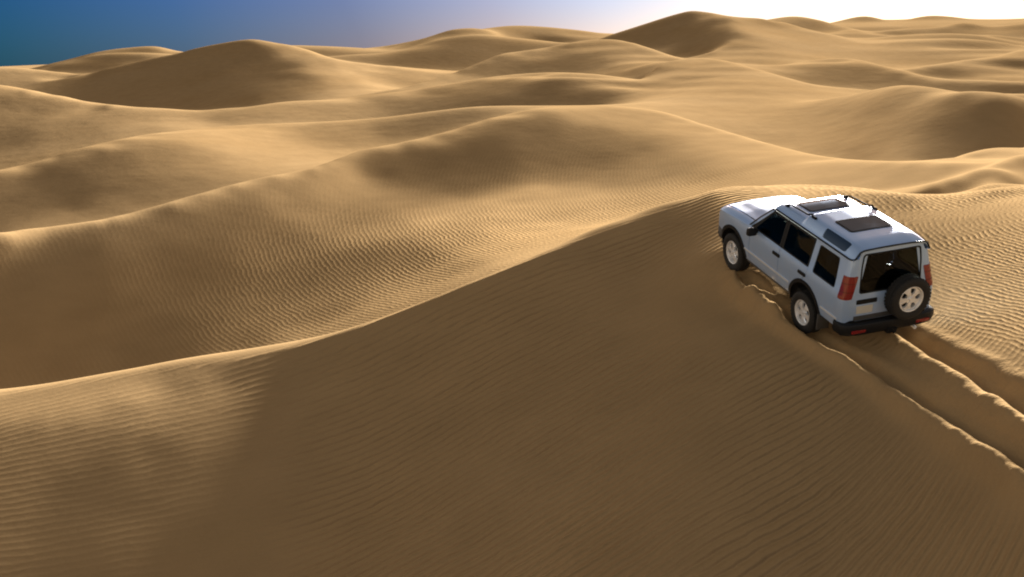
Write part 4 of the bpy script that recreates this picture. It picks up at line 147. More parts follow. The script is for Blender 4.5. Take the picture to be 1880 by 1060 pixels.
    [15,-12,1,1,-2,1,0,1,-1,1,0,1,-1,1,-1,-2,-2,-3,4,-1,2,-4,2,-2,2,-2,0,-3,0,-1,2,1,2,1,-3,0,1,4,-10,8,-3,7,-17,13,12,-22,35,1,-29,-15,1,13,3,3,-4,-3,1,0,-1,2,-2,-6,5,-4,0,6,-8,11,-9,16,-10,1,-5,7,0,2,-8,7,0,-2,2,1,3,29,-57,36,-12,24,-39,9,1,1,-2,1,-2,-6,7,9,1,-1,-5,2,10,-12,5,4,16,-65,2,81,-21,-51,30,-9,11,1,-3,2,3,-1,-5,-4,0,4,0,-17,64,-34,-14,7,2,-4,-13,0,8,8,3,-3,-7,-10,-7,-5,20,-21,24,7,-13,-12,56,-60,32,-10,9,-2,-5,-7,0,-1,7,4,1,0,-2,-2,-1,0,-1,1,-2,2,-2,1,0,0,0,0,0,0,0,-1,1,0,0,-1,2,-2,0,1,0,-1,2,-2,1,0,0,0,0,0,0,0,0,0,0,0,0,0,0,0,0,0],
    [15,-11,-1,1,0,0,-1,2,-1,1,-1,1,1,-2,1,-2,-2,-2,3,1,-1,-2,2,-3,2,-1,-3,-1,0,-1,2,2,0,1,-2,1,-1,5,-7,5,-4,2,-3,6,3,-18,41,10,-42,-13,1,12,3,2,-1,-2,-2,1,0,2,-3,-5,4,-4,2,4,-17,30,-20,13,-5,-1,-3,3,6,1,-11,4,4,-1,-1,1,1,11,-9,-9,26,-20,7,-10,-2,1,3,-1,-5,-3,7,7,3,-4,-5,0,14,-13,3,2,17,-61,8,79,-17,-76,46,-14,19,0,-1,0,4,-5,-4,-4,-1,3,14,-34,66,-45,13,-9,2,1,-15,0,8,9,3,-3,-5,-13,-7,-6,19,-25,31,2,3,-5,16,-34,14,4,7,2,-7,-9,-2,2,5,10,-2,-1,-2,-2,0,-1,-1,0,1,-2,1,0,1,-1,-1,1,1,-2,1,0,0,-1,0,2,-2,1,0,0,-1,1,0,-1,2,-2,1,0,0,0,0,0,0,0,0,0,0,0,0,0,0,0],
    [16,-13,1,-1,0,1,0,-1,2,-1,0,1,-1,1,-2,0,-1,-2,4,-1,-2,0,-1,2,-1,-3,-1,0,-1,1,0,-1,4,1,-1,-7,8,0,-3,6,-11,2,5,6,-12,-7,46,11,-49,-9,-3,11,3,5,-3,-1,1,-2,0,1,-2,-2,-2,-1,4,-2,-10,30,-20,2,7,-7,-2,5,7,-2,-10,2,4,1,-2,1,-4,2,25,-24,10,-8,12,-14,-1,-2,4,0,-4,-3,7,5,3,-3,-5,-4,16,-12,1,-2,16,-46,19,44,-10,-57,35,-15,21,3,0,-1,3,-6,-8,1,-3,0,24,-36,64,-45,4,-19,19,1,-17,1,10,8,1,0,-6,-12,-11,-2,14,-22,23,11,14,-4,-17,-15,14,3,10,1,-7,-8,-4,0,10,7,2,-4,-2,0,-3,0,0,-1,-1,1,1,-1,-1,1,1,-2,1,0,0,0,0,0,-1,1,-1,1,-1,1,0,0,-1,2,-2,1,0,0,0,0,0,0,-1,1,0,0,0,1,-1,0,0,0],
    [16,-12,-1,0,1,-1,1,0,-1,0,2,-2,1,0,-1,1,-3,1,1,0,0,-3,2,-1,-2,0,-2,1,0,-1,-1,1,2,1,-1,-5,10,-7,4,-1,-6,2,0,11,-14,-12,58,11,-57,-2,-10,12,4,5,-3,-2,2,-1,-1,2,-3,-3,-1,4,-4,-3,3,18,-16,-7,20,-11,-6,13,0,-5,-2,-2,4,-1,0,-2,-5,3,40,-29,-2,-2,11,-12,-2,-3,9,-3,-5,-1,5,7,1,-2,-7,-3,12,-6,-4,-7,15,-21,13,14,7,-45,30,-25,32,1,0,-1,1,-8,-6,0,-4,0,23,-33,50,-33,25,-48,25,5,-18,1,13,6,1,-1,-3,-15,-10,-1,7,-17,20,17,14,-1,-40,-4,25,0,10,-1,-6,-8,-6,-1,11,11,-1,-2,-4,-1,-1,-2,0,0,0,1,-2,1,0,0,0,1,-2,2,-2,1,-1,1,0,-1,1,0,0,-1,1,0,0,-1,1,1,-2,1,0,0,0,-1,2,-1,0,0,0,-1,1,0,1,-1],
    [17,-14,0,0,1,-1,0,0,0,1,-1,0,0,0,1,-2,1,-1,3,-3,1,0,-3,0,0,-1,0,-1,0,-2,2,-2,2,2,-1,-4,9,-6,2,-6,4,0,-3,6,-5,-20,65,14,-61,1,-13,9,5,4,-2,1,1,-2,0,0,-2,-1,-4,6,-8,-1,13,2,-7,-10,21,-11,-5,14,-4,-6,1,1,-1,0,-2,2,-10,8,34,-15,-13,0,7,-7,-3,0,4,0,-5,0,6,4,2,-2,-7,-6,13,-5,-6,-15,21,-5,2,5,9,-28,3,2,25,0,2,-5,2,-10,-8,2,-5,2,16,-29,48,-30,34,-62,34,3,-21,6,10,9,-1,-1,-3,-16,-10,7,-12,-3,15,21,15,-7,-48,13,24,-7,8,4,-7,-8,-7,-1,12,13,-2,-4,-2,-3,0,0,-2,0,0,-1,1,0,1,-1,0,0,0,0,-1,1,0,0,0,-1,1,-1,0,1,0,-1,1,1,-2,1,0,0,-1,2,-1,0,0,0,0,0,0,0,0,0,-1,1],
    [17,-14,1,-1,-1,2,-2,1,1,-2,0,1,0,0,0,0,0,0,0,1,0,-3,-1,1,-1,-1,1,-2,0,0,-1,1,-3,4,2,-6,8,-1,-9,5,-4,6,-2,-5,4,-13,52,16,-54,2,-16,4,8,4,-3,1,3,-3,-1,3,-4,-2,-1,1,-6,7,5,0,-4,-7,13,-2,-9,9,3,-9,5,-2,-2,0,-2,4,-15,20,12,6,-18,-2,2,-4,0,2,3,-4,-1,-1,5,5,2,-2,-4,-8,4,-1,-1,-26,29,5,-7,1,0,2,-35,35,19,-2,1,-5,-1,-11,-8,2,-5,2,10,-22,19,39,-31,-28,28,1,-21,6,13,6,-2,-1,0,-19,-9,7,-20,10,10,23,9,-8,-49,26,6,5,8,3,-8,-8,-6,-4,14,14,-2,-6,-1,-2,-2,0,-1,1,-1,0,0,0,-1,2,-1,0,0,-1,2,-1,-1,0,1,0,-1,1,0,0,-1,1,0,-1,2,-2,1,0,0,0,-1,2,-1,0,0,0,0,0,0,0,0,0],
    [18,-15,-1,1,0,0,0,0,-1,0,1,-1,0,0,0,1,0,1,0,0,-1,-1,-1,0,-1,0,0,-1,0,-2,0,0,-1,2,3,-2,0,1,-8,9,-5,0,4,-6,-2,8,24,14,-30,1,-24,0,9,6,-4,2,3,-1,-2,0,-1,-3,-1,-1,-2,9,-3,2,1,-7,5,5,-8,2,12,-16,6,0,-3,-1,-1,3,-12,16,3,25,-26,-2,-4,2,1,3,3,-6,-2,2,4,5,2,0,-5,-4,-12,8,3,-38,37,11,-7,-10,2,5,-40,47,20,-6,1,-8,0,-16,-2,-4,-1,0,9,-14,0,56,-43,-11,20,3,-23,10,13,4,-4,-2,2,-18,-13,11,-23,16,5,24,4,-10,-40,28,-10,14,16,-4,-6,-8,-6,-7,16,15,-4,-3,-4,-2,0,-2,1,-1,-1,1,0,1,-1,0,0,0,0,0,0,-1,1,0,-1,0,1,0,-1,1,0,0,-1,1,0,0,0,0,0,0,0,0,0,0,0,0,0,0,0,0,0,0],
    [18,-15,0,0,0,-1,1,-2,2,-1,0,-1,1,-1,1,1,0,2,0,-1,-1,-1,-1,-1,1,0,-1,-2,2,-2,0,-1,-1,0,7,-3,-5,2,-2,5,-1,-5,5,0,-9,19,-1,21,-7,-10,-25,-2,9,3,-1,1,5,-3,0,1,-4,-1,-3,0,-1,9,-7,7,-3,1,-8,16,-9,-2,12,-14,4,-1,0,-3,2,-1,-5,7,3,27,-24,-2,-6,3,4,3,0,-5,0,1,4,5,1,1,0,-2,-33,17,7,-44,47,9,1,-32,13,6,-40,48,25,-11,3,-8,-7,-13,-1,-8,6,-10,17,-7,-16,54,-32,-13,21,2,-18,11,10,4,-6,-1,1,-20,-7,7,-21,18,4,18,3,-11,-33,27,-19,24,16,-6,-5,-9,-6,-4,12,16,-6,-3,-1,-2,-2,0,-1,-1,2,-1,0,-1,2,-1,0,0,1,-1,-1,1,0,-1,0,1,0,-1,1,-1,1,0,0,0,-1,1,0,0,0,0,0,0,0,0,0,0,0,0,0,0,0,0],
    [19,-17,1,0,-1,0,1,-1,-1,2,-3,2,-2,2,-1,1,3,-1,0,0,1,-2,-3,2,-2,0,1,0,-3,0,0,0,-1,-1,8,-9,0,2,1,-2,6,-6,-2,8,-8,15,-6,13,23,-26,-25,-6,12,4,-4,1,9,-4,-2,2,-2,-5,-1,-1,2,7,-6,4,1,-1,-7,13,-4,2,0,-9,0,3,0,-2,0,-1,1,-1,5,22,-17,-3,-10,7,4,6,-2,-6,1,1,4,4,3,0,5,-5,-47,25,7,-38,44,11,3,-43,20,6,-35,43,30,-15,4,-6,-16,-14,11,-25,26,-29,28,0,-24,33,-11,-10,18,-4,-4,8,10,2,-10,-2,3,-19,-5,1,-12,19,1,8,1,-8,-25,25,-21,23,19,-6,-8,-5,-5,-4,10,9,-1,-2,-3,-1,0,-1,-1,0,0,-1,2,-1,0,1,-1,0,-1,1,0,0,-1,1,0,-1,0,1,0,-1,1,-1,1,0,0,0,1,-2,1,0,0,0,0,0,0,0,0,0,0,0,0,0],
    [19,-16,-1,0,1,0,-2,2,-2,-1,2,-2,0,0,1,2,1,2,-2,1,-2,1,-4,2,0,-2,1,-1,-2,2,-3,1,0,2,-5,0,2,1,1,-4,5,0,-6,5,2,4,-1,-1,49,-41,-20,-10,15,0,-4,3,8,-2,-2,2,-5,-2,-1,-1,1,7,-5,1,3,0,-2,1,7,-1,-7,-3,-2,1,2,0,0,-6,8,-3,6,11,-8,-3,-10,6,7,3,0,-5,-1,2,4,4,1,3,8,-18,-35,12,15,-33,43,6,5,-48,24,6,-16,24,33,-16,3,-1,-40,10,13,-45,38,-27,25,6,-13,-1,8,-15,21,-8,12,4,8,-1,-11,-2,3,-10,-20,4,-3,21,1,-13,7,-5,-16,16,-11,19,10,-1,-4,-7,-3,0,3,5,2,-1,-2,-1,-1,0,-1,0,0,0,0,0,1,-2,2,-1,0,0,-1,0,1,0,-1,1,0,-1,0,2,-2,1,0,-1,2,-2,1,0,0,0,0,0,-1,1,0,0,0,0,1,-1,0,0],
    [20,-18,1,-1,0,0,0,-1,1,-1,-2,1,0,0,1,0,3,1,0,0,0,-2,0,-2,0,0,0,-1,0,-1,-1,1,1,-6,0,5,-5,6,-2,-1,-2,7,-3,-6,13,-3,1,-8,65,-52,-17,-9,14,-3,-4,5,7,-1,0,1,-5,-4,-2,1,3,6,-5,-2,6,2,-3,-4,14,-7,-6,-3,-3,2,1,3,0,-11,16,-5,4,3,-1,-2,-10,6,7,4,0,-5,-1,2,3,4,2,4,7,-26,-15,-17,27,-15,29,1,6,-43,29,-17,36,-13,31,-12,5,-8,-55,46,-18,-30,36,-16,12,12,-5,-36,34,-10,12,-13,34,-3,5,-5,-11,-4,-7,0,-2,-13,4,24,-5,-25,10,-3,-10,14,-9,21,2,2,-5,-3,-4,3,1,-2,5,-2,1,-1,0,-2,1,-2,0,2,-2,3,-2,0,0,0,0,-1,2,-2,1,-1,1,-1,0,1,0,-1,1,0,-1,2,-2,1,0,0,0,-1,2,-1,0,0,0,0,0,0,-1,2,-1,0],
    [20,-17,-1,0,0,0,-1,1,-2,0,1,-2,0,0,1,2,2,1,0,0,-1,1,-3,1,-3,1,0,1,-2,-1,1,-2,-3,0,2,1,-3,3,1,0,-5,3,7,-11,11,3,-9,2,62,-57,-12,-7,14,-7,-4,5,8,-2,2,0,-6,-3,-1,0,5,2,-1,-2,2,8,-9,1,7,-3,-7,1,-6,-3,5,5,-3,-11,20,-7,6,-3,1,0,-11,8,7,4,-2,-2,0,-1,2,5,1,5,7,-36,4,-22,8,20,2,6,6,-39,27,-12,58,-42,25,-8,4,-17,-40,49,-41,0,25,-14,10,13,-5,-64,58,12,-9,-15,53,-13,2,-6,-12,-7,-5,2,-3,-14,11,21,-5,-31,8,-1,-4,10,-4,17,-1,3,-1,-5,-2,4,-4,-1,2,3,-1,0,-1,-1,0,1,-2,1,1,-2,1,2,-2,0,-1,1,-1,2,-2,0,0,1,0,-1,0,1,0,-1,2,-2,1,1,-2,1,0,0,0,-1,2,-1,0,0,0,0,0,-1,1,1],
    [20,-18,1,-1,0,-1,1,-1,0,-1,-1,0,-1,0,1,3,1,3,-1,-1,2,-1,-2,-2,2,-2,0,0,0,1,-4,-2,0,-2,4,2,-4,0,1,3,-3,-2,8,-6,3,10,-17,11,55,-57,-6,-5,11,-10,-7,10,6,-2,5,-1,-7,-5,2,0,3,4,-1,-3,5,4,-7,0,4,0,-5,-1,-6,-3,4,5,-4,-4,9,-1,6,-5,2,1,-13,11,8,1,0,-1,-4,2,2,4,1,3,3,-21,-12,0,-27,64,-33,21,-1,-42,39,1,60,-56,-8,11,-7,-2,-30,30,-36,15,20,-17,12,17,-41,-2,-33,112,-52,-12,65,-22,2,-15,-6,-10,-3,2,-5,-10,12,22,-9,-32,4,3,-1,7,0,14,-1,2,-2,-2,0,2,-4,-5,4,3,-1,0,0,0,-1,-1,1,0,0,1,0,-2,1,0,1,-2,1,-1,0,1,0,-1,0,1,0,-1,1,0,-1,1,0,0,0,0,0,0,0,0,0,0,0,0,0,0,0,0,0,-1],
    [21,-18,-2,1,0,0,-1,-1,0,0,-1,-1,0,0,1,1,4,0,2,-1,-1,3,-4,-1,0,1,-1,-1,0,-2,0,-1,-3,2,-3,6,-2,-1,0,-1,3,0,0,4,-4,8,-17,17,46,-52,1,-7,9,-15,-4,10,5,-4,11,-4,-9,-2,-1,3,3,5,-3,-2,6,-3,1,-3,1,3,-3,-2,-4,-6,4,3,-3,-3,5,6,-3,5,-6,5,-16,15,8,2,-1,-2,-2,0,1,3,2,6,-3,-10,-23,12,-35,75,-58,46,-11,-29,1,58,45,-56,-73,44,-6,5,-17,3,-8,13,15,-17,14,18,-116,107,-46,83,-51,-3,69,-29,-1,-20,-2,-10,-1,1,-9,-5,14,20,-10,-31,1,4,1,7,1,12,-3,3,0,-2,-1,3,-6,-4,4,0,2,1,-2,1,-2,1,1,-2,1,1,-1,1,-1,0,0,0,-1,0,1,-1,1,-1,0,1,0,0,-1,1,0,0,0,-1,1,0,0,0,0,0,0,0,0,0,0,0,0,0,0,0],
    [22,-21,1,1,-2,0,0,0,-1,-1,-1,0,0,-1,1,1,4,3,-2,0,3,-3,1,-2,0,-1,1,-2,0,-1,-2,0,-1,1,-2,2,1,-1,0,-5,4,10,-10,7,-3,-1,-13,21,31,-32,6,-14,6,-17,-5,12,5,-6,12,-2,-12,-1,1,3,3,2,1,-1,5,-10,8,-8,4,2,0,-2,-4,-6,0,2,0,-5,10,0,0,2,-3,5,-20,21,8,2,-4,0,-4,1,0,3,3,9,-11,-2,-21,5,-15,53,-63,68,-18,54,31,-112,-26,86,-151,80,18,-12,5,-11,5,10,13,-11,0,-37,30,-50,88,11,-40,6,64,-32,-6,-25,6,-5,-4,0,-15,3,15,17,-8,-33,0,5,3,4,5,8,-1,2,-1,-1,1,0,-4,-6,2,4,0,0,1,0,-1,0,-1,1,1,-1,1,-1,1,-1,-2,2,0,0,-1,1,-2,2,0,-2,2,0,0,-1,1,0,0,0,0,0,0,0,-1,2,-1,0,0,0,0,0,0,0,0,0],
    [22,-20,0,-1,1,-1,0,-1,0,-1,-1,-1,0,0,-1,4,1,4,0,1,-1,0,0,-1,0,-2,-1,2,-3,0,-1,1,-4,3,-2,0,1,2,0,-6,1,21,-18,5,-4,-6,-6,16,21,-5,4,-21,3,-17,-4,11,4,-9,16,-4,-11,-1,3,2,4,2,0,0,4,-9,3,-2,4,-2,3,-2,-4,-6,-3,-1,9,-10,13,-7,8,-5,-5,12,-21,25,7,-2,-2,-1,-3,-1,1,-1,12,2,-11,-3,-9,0,-13,44,-58,60,-9,-14,25,105,-130,14,-140,89,20,-16,27,-23,11,11,6,2,-25,-48,71,-42,73,-9,-31,21,46,-27,-17,-18,7,1,-2,-5,-22,10,17,17,-10,-34,1,5,4,5,3,8,0,0,2,-3,0,1,-4,-5,1,1,4,0,-1,0,0,-1,1,0,0,1,0,0,-1,-1,2,-2,0,1,-1,0,1,-1,0,1,0,-1,0,2,-1,-1,1,0,0,0,0,0,0,0,0,0,-1,2,-1,0,0,0,0,0],
    [23,-21,-1,1,-1,0,0,-1,-1,-1,1,-2,-2,1,1,1,3,4,-1,2,-1,0,1,-1,-3,1,-1,-1,1,-1,-1,-1,0,-1,0,1,-1,0,2,-1,-5,33,-26,-4,-3,-4,-5,12,17,12,8,-27,-6,-13,0,7,2,-10,17,-4,-11,0,5,3,2,2,1,0,2,-7,0,0,5,-1,-1,0,-5,-3,-10,5,8,-7,12,-13,15,-16,-8,20,-4,15,4,-2,-3,-1,-4,0,0,1,13,-4,-11,1,2,-14,-9,44,-61,60,-9,-22,31,-65,129,-83,-14,-29,13,0,25,-23,11,9,4,13,-99,78,-19,32,36,-35,-12,33,14,-7,-35,-2,4,5,-1,-7,-27,18,14,16,-8,-34,1,6,3,5,4,6,-1,2,-1,0,0,1,-7,-4,1,4,0,1,1,-1,0,0,-1,2,-1,1,0,-1,0,0,-1,1,0,-1,1,-2,2,-1,1,-1,0,1,0,0,-1,2,-2,1,0,0,0,0,0,0,0,-1,2,-2,1,1,-1,0,0,0],
    [23,-22,2,-2,0,0,-1,0,-1,0,-2,-1,1,-2,1,0,5,4,-1,1,1,-1,0,-1,-1,0,0,0,-1,-1,0,-2,0,-1,1,0,0,0,0,4,-2,41,-48,-6,2,0,-5,8,8,37,-1,-27,-11,-10,6,0,-3,-6,14,-3,-12,6,3,3,3,2,1,0,-2,-2,-4,4,5,-2,-5,0,1,-8,-6,5,1,1,11,-20,24,-50,42,-39,74,-19,2,-4,-5,0,-4,-1,0,6,4,0,-13,6,7,-24,2,28,-49,56,-24,0,3,-27,54,-37,71,-109,19,5,22,-20,11,6,1,-20,-44,93,-54,52,16,-55,11,45,-37,35,-47,2,1,8,6,-12,-31,23,13,13,-2,-37,5,3,4,3,5,4,1,2,-1,-1,0,-1,-3,-6,0,3,3,0,1,-2,1,0,0,-1,2,0,0,0,-2,1,0,-1,0,0,1,0,-2,2,-1,1,-1,1,0,-1,2,-2,1,0,0,0,0,0,0,0,-1,2,-1,0,0,-1,2,-1,0,0],
    [23,-20,-3,2,-1,0,-1,0,-1,-1,-1,0,-3,1,0,2,1,6,2,-1,-1,1,1,-2,-1,1,0,-2,0,0,-1,-1,0,-1,-1,2,0,-1,0,5,19,20,-58,-3,7,-1,0,4,-5,57,-3,-29,-17,-5,18,-11,-14,2,12,-8,-4,6,4,2,4,2,-1,2,-5,1,-7,14,-5,-3,-2,-3,3,-5,-3,-3,3,3,10,-15,13,-59,63,-38,64,-10,-2,-6,-6,0,-3,-3,5,1,2,4,-15,14,0,-25,15,7,-29,37,-30,32,-34,14,-9,50,8,-94,27,6,14,-15,11,7,-13,-46,85,-20,-24,50,-5,-56,32,42,-59,38,-27,-5,-3,9,15,-16,-35,29,10,11,-2,-27,1,3,2,3,4,5,1,1,-1,-2,1,-1,-4,-5,1,2,2,1,0,1,-1,-1,1,0,1,-1,1,0,-1,0,-1,0,1,0,-2,1,1,-1,0,1,0,-1,1,0,-1,1,0,0,0,0,0,0,0,0,0,0,0,0,0,0,-1,2,-1,0],
    [24,-23,2,-3,2,-2,0,-1,0,-1,-1,-2,1,-2,-1,3,3,5,1,-1,0,2,-2,0,0,0,0,-1,0,-2,1,-2,2,-3,0,0,2,-1,1,-1,53,-21,-54,2,6,3,3,1,-10,55,3,-29,-19,0,26,-16,-32,12,10,-9,1,7,4,3,2,1,2,-2,-3,2,-6,14,-7,-9,4,-3,-1,1,-1,-11,8,4,11,-5,-44,23,-4,9,45,-5,-4,-8,-7,0,-3,-2,5,-1,3,2,-9,11,-2,-23,28,-18,-7,15,-19,43,-57,40,-41,71,-44,3,-12,1,10,-9,7,7,-34,29,7,2,5,20,-12,-57,54,25,-59,19,-1,0,-17,6,29,-20,-38,36,5,3,5,-17,-1,-1,3,1,3,5,1,2,-2,-2,0,1,-6,-4,0,3,2,1,1,-1,-1,1,-1,2,-1,2,-1,-1,1,-2,0,1,-1,0,0,1,-1,0,1,-1,0,1,0,-1,1,1,-1,-1,1,0,0,0,0,-1,2,-1,0,0,0,0,0,-1,2,-1],
    [25,-24,0,1,-2,1,-1,0,-2,0,-2,0,-2,0,0,-1,5,6,-1,2,0,-1,1,-1,0,0,0,0,-2,1,-2,1,-1,0,-2,0,0,3,1,2,68,-58,-43,8,8,1,5,1,-4,30,23,-40,-11,4,28,-8,-58,18,12,-8,5,8,3,2,3,2,0,-2,-4,2,3,1,1,-15,0,4,-3,5,-5,-3,3,5,7,8,-107,101,-35,36,23,-2,-8,-8,-5,-5,1,-2,6,-3,1,4,-6,9,-7,-12,29,-34,9,-3,1,28,-49,42,-36,28,-6,3,-9,-2,6,-7,9,2,-34,38,0,4,17,1,-11,-55,72,-11,-40,9,-1,11,-5,-33,8,28,13,-14,1,-5,11,0,-8,-4,0,2,3,3,4,0,-2,-1,-1,-1,-3,-6,0,4,3,1,-1,0,0,-1,1,0,1,0,0,0,-1,-1,0,1,-1,0,1,-2,1,1,-1,0,2,-2,0,2,-1,-1,1,0,0,0,0,-1,2,-1,0,0,0,0,0,0,0,0,-1,2],
    [25,-23,-1,0,0,-1,0,-1,-1,-1,0,-1,-2,-1,-1,2,3,5,2,1,-2,2,-1,0,1,-1,1,-2,0,0,0,-2,1,-1,0,-2,-1,2,4,21,44,-72,-27,15,5,0,4,-5,36,-28,38,-38,-6,13,19,1,-63,9,11,3,8,3,3,3,1,2,0,-2,-4,2,7,-6,2,-15,2,2,-2,6,-3,0,1,0,5,-47,39,-31,31,18,20,-1,-8,-12,-4,-4,3,-4,7,-5,3,3,-4,6,-8,3,13,-34,17,-13,14,12,-29,26,-15,-13,20,-4,4,-5,1,-2,6,0,-30,38,0,3,17,-1,-11,-50,82,-56,-1,-1,-7,4,22,-84,58,14,31,-27,-3,-12,14,16,-16,-4,-1,1,3,2,3,2,-2,-3,0,0,-6,-4,1,4,2,0,0,-1,1,0,1,-2,2,1,-1,0,-2,0,1,-2,2,-1,0,1,-1,0,0,1,-1,1,0,0,-1,1,0,1,-2,1,-1,2,-1,0,0,0,0,0,0,0,0,0,0,-1],
    [26,-25,0,0,0,-1,0,-1,0,-2,-1,-1,-1,-2,1,-1,3,8,0,0,2,-2,1,0,0,1,-1,1,-2,0,0,-1,0,-1,1,-2,-1,0,7,37,5,-66,-6,16,0,0,-1,-9,20,1,49,-57,-4,18,8,-3,-36,-9,8,8,12,1,2,2,0,2,0,-1,-6,4,7,-8,-2,-10,4,-4,4,2,4,-4,4,0,-24,-23,57,-49,37,18,14,0,-11,-10,-4,-4,3,-1,3,-2,-1,8,-8,7,-8,8,6,-32,23,-21,19,3,-12,11,29,-103,54,31,-8,-8,0,-1,4,-3,-23,34,0,3,10,7,-38,150,-231,73,4,5,-4,-29,66,-18,-106,96,25,-18,-8,-14,16,22,-15,-6,-2,-1,2,3,4,2,-2,-5,1,-1,-5,-5,2,3,4,-1,1,-1,-1,2,-2,2,0,0,1,-2,0,-1,0,1,-2,2,-1,-1,1,0,1,0,-1,1,0,-1,2,-2,1,0,0,0,0,0,0,0,0,0,0,0,0,0,0,0,0,0],
    [26,-25,0,0,-1,1,-1,-2,1,-2,-1,-1,-2,0,-1,0,2,7,2,0,1,0,0,-1,2,-1,0,0,0,0,-2,2,-3,2,-2,0,-1,0,13,35,-34,-53,38,3,-5,-3,-5,-12,-22,121,-75,14,-19,15,-2,-8,-10,-16,1,13,11,0,0,2,2,0,0,-1,-4,2,4,-6,-7,1,-1,-3,0,8,3,-8,10,-1,-75,82,-51,40,4,16,13,-5,-9,-13,1,-5,1,2,0,0,0,4,-8,11,-7,5,5,-31,30,-30,23,-3,0,-5,-36,45,-36,61,-17,-9,-3,-1,4,-4,-19,27,4,4,-8,4,-63,193,-159,9,-2,-1,-3,-28,27,-1,-27,44,35,-28,-9,-16,16,22,-12,-7,-2,1,-1,2,5,3,-4,-3,0,0,-7,-6,3,7,1,0,0,-3,3,-1,0,0,1,1,0,-2,-1,0,0,0,1,-1,-1,2,-1,0,0,0,1,0,-1,1,0,0,0,0,0,0,0,0,-1,2,-1,-1,1,0,1,-1,0,0,0,0],
    [26,-24,-1,0,0,-1,-1,0,-2,1,-2,-1,-1,-2,-1,-1,3,8,2,-1,2,-1,0,1,-1,1,1,-1,1,-2,2,-3,2,-2,-1,0,0,-1,25,14,-59,-32,74,-10,-12,-3,-7,-14,-6,68,-38,31,-31,11,-6,-15,4,-9,-5,11,11,-1,2,-1,2,1,-1,-1,-2,-1,1,-6,-1,4,-11,7,-8,13,2,-9,8,-21,-28,37,-14,28,6,13,5,-4,-10,-10,2,-5,2,1,-2,4,-5,6,-6,7,-3,1,4,-25,34,-36,24,-11,13,-23,-29,44,-9,37,-12,-8,-6,1,3,-6,-13,20,5,2,-11,11,-31,26,105,-182,95,-48,6,19,-39,0,27,8,13,-5,-7,-13,9,21,-7,-6,-1,-3,0,1,7,3,-4,-5,1,0,-9,-4,4,5,4,-2,-1,-1,1,1,-1,0,1,2,-2,-1,0,-1,-1,1,1,-2,2,-2,1,1,-1,1,-1,1,0,0,-1,2,-2,1,0,0,0,0,0,0,-1,2,-1,0,-1,2,-1,0,0,0],
    [28,-28,1,0,-1,0,0,-1,-1,-1,-1,-2,0,-2,-1,-1,2,8,2,0,0,1,0,1,0,-1,2,0,-1,0,-1,1,0,-1,-1,-1,1,-1,33,-15,-64,1,72,-10,-14,-5,-8,-11,1,31,-12,36,-30,4,-9,-16,8,-1,-6,8,8,2,-2,1,2,-1,1,-2,-2,-1,-3,-1,-4,11,-22,19,-14,13,1,-6,-2,-51,60,-39,33,12,7,9,0,-3,-13,-3,-3,-1,0,3,-4,4,-3,1,-2,7,-5,4,-3,-10,20,-25,16,-13,18,-58,44,-22,42,13,-12,-6,-6,0,2,-5,-13,18,5,-2,-6,7,-16,15,-13,8,13,-42,-15,40,-21,52,-26,-3,-2,9,-8,-9,4,17,-3,-3,-3,-1,-2,1,6,4,-4,-4,1,-1,-11,-3,5,6,5,-3,-3,0,1,1,0,-1,1,1,-1,0,-2,-1,1,1,-1,0,-1,1,0,0,1,-1,1,0,0,-1,1,0,0,0,0,0,0,0,0,0,0,0,0,0,0,-1,2,-1,0,0],
    [27,-25,-1,-1,1,-1,-1,0,-1,-1,-1,-1,-2,-1,-2,1,-1,9,3,-1,2,-1,0,1,0,1,0,1,-1,0,0,1,-2,1,-1,-1,1,1,30,-35,-59,33,54,-9,-12,-2,-15,-3,-1,20,-4,31,-23,0,-12,-14,9,7,-8,3,11,-2,0,2,-1,2,-1,-3,-1,-2,-4,-1,0,8,-16,13,-10,8,-1,-1,-54,58,-31,21,11,11,8,4,-2,-4,-14,-1,0,0,-1,1,-3,2,-2,1,-1,3,1,-2,-1,0,5,-11,7,-13,-4,-25,43,-22,39,7,-14,-1,-8,2,1,-6,-11,13,7,-5,-2,5,-9,3,-16,38,-70,28,20,-21,11,49,-18,-22,-8,11,-1,-6,-4,14,4,-3,-2,-3,-3,1,5,8,-5,-4,0,0,-15,-1,5,9,4,-3,-5,1,1,2,-1,-1,2,0,0,-2,-1,-1,1,0,0,0,-1,1,0,0,1,-1,1,-1,1,1,-1,-1,1,0,0,0,0,0,0,0,0,0,0,0,0,0,0,0,0,0],
    [28,-27,0,0,-1,0,0,-2,0,-1,-1,-1,-2,0,-3,-1,1,9,1,2,-2,2,0,1,1,-2,1,3,-1,-1,0,0,0,1,-1,-1,-1,7,14,-37,-47,48,36,-9,-5,-7,-10,-2,0,16,-8,29,-17,-1,-15,-11,10,8,-6,3,5,1,1,-1,1,0,-1,0,-4,-1,-6,2,-2,7,-8,3,1,-6,8,-8,-51,61,-29,24,8,13,7,-1,-4,-4,-14,0,3,0,-1,-2,0,0,-2,-2,5,-1,1,1,-5,8,-6,-3,9,-24,-29,48,-23,27,20,2,-21,12,-13,0,3,-6,-11,10,5,-6,7,-5,2,-15,6,20,-54,26,12,-1,-16,42,22,-45,-12,14,-2,-3,-5,12,4,-2,1,-3,-5,-1,7,6,-2,-4,2,-4,-17,0,9,7,6,-3,-8,0,6,-1,-1,-1,1,2,-2,-1,-1,0,-1,1,0,-1,1,0,0,1,-2,3,-2,1,0,-1,1,0,0,0,0,0,0,0,0,-1,2,-1,0,0,0,0,-1,2,-1,0],
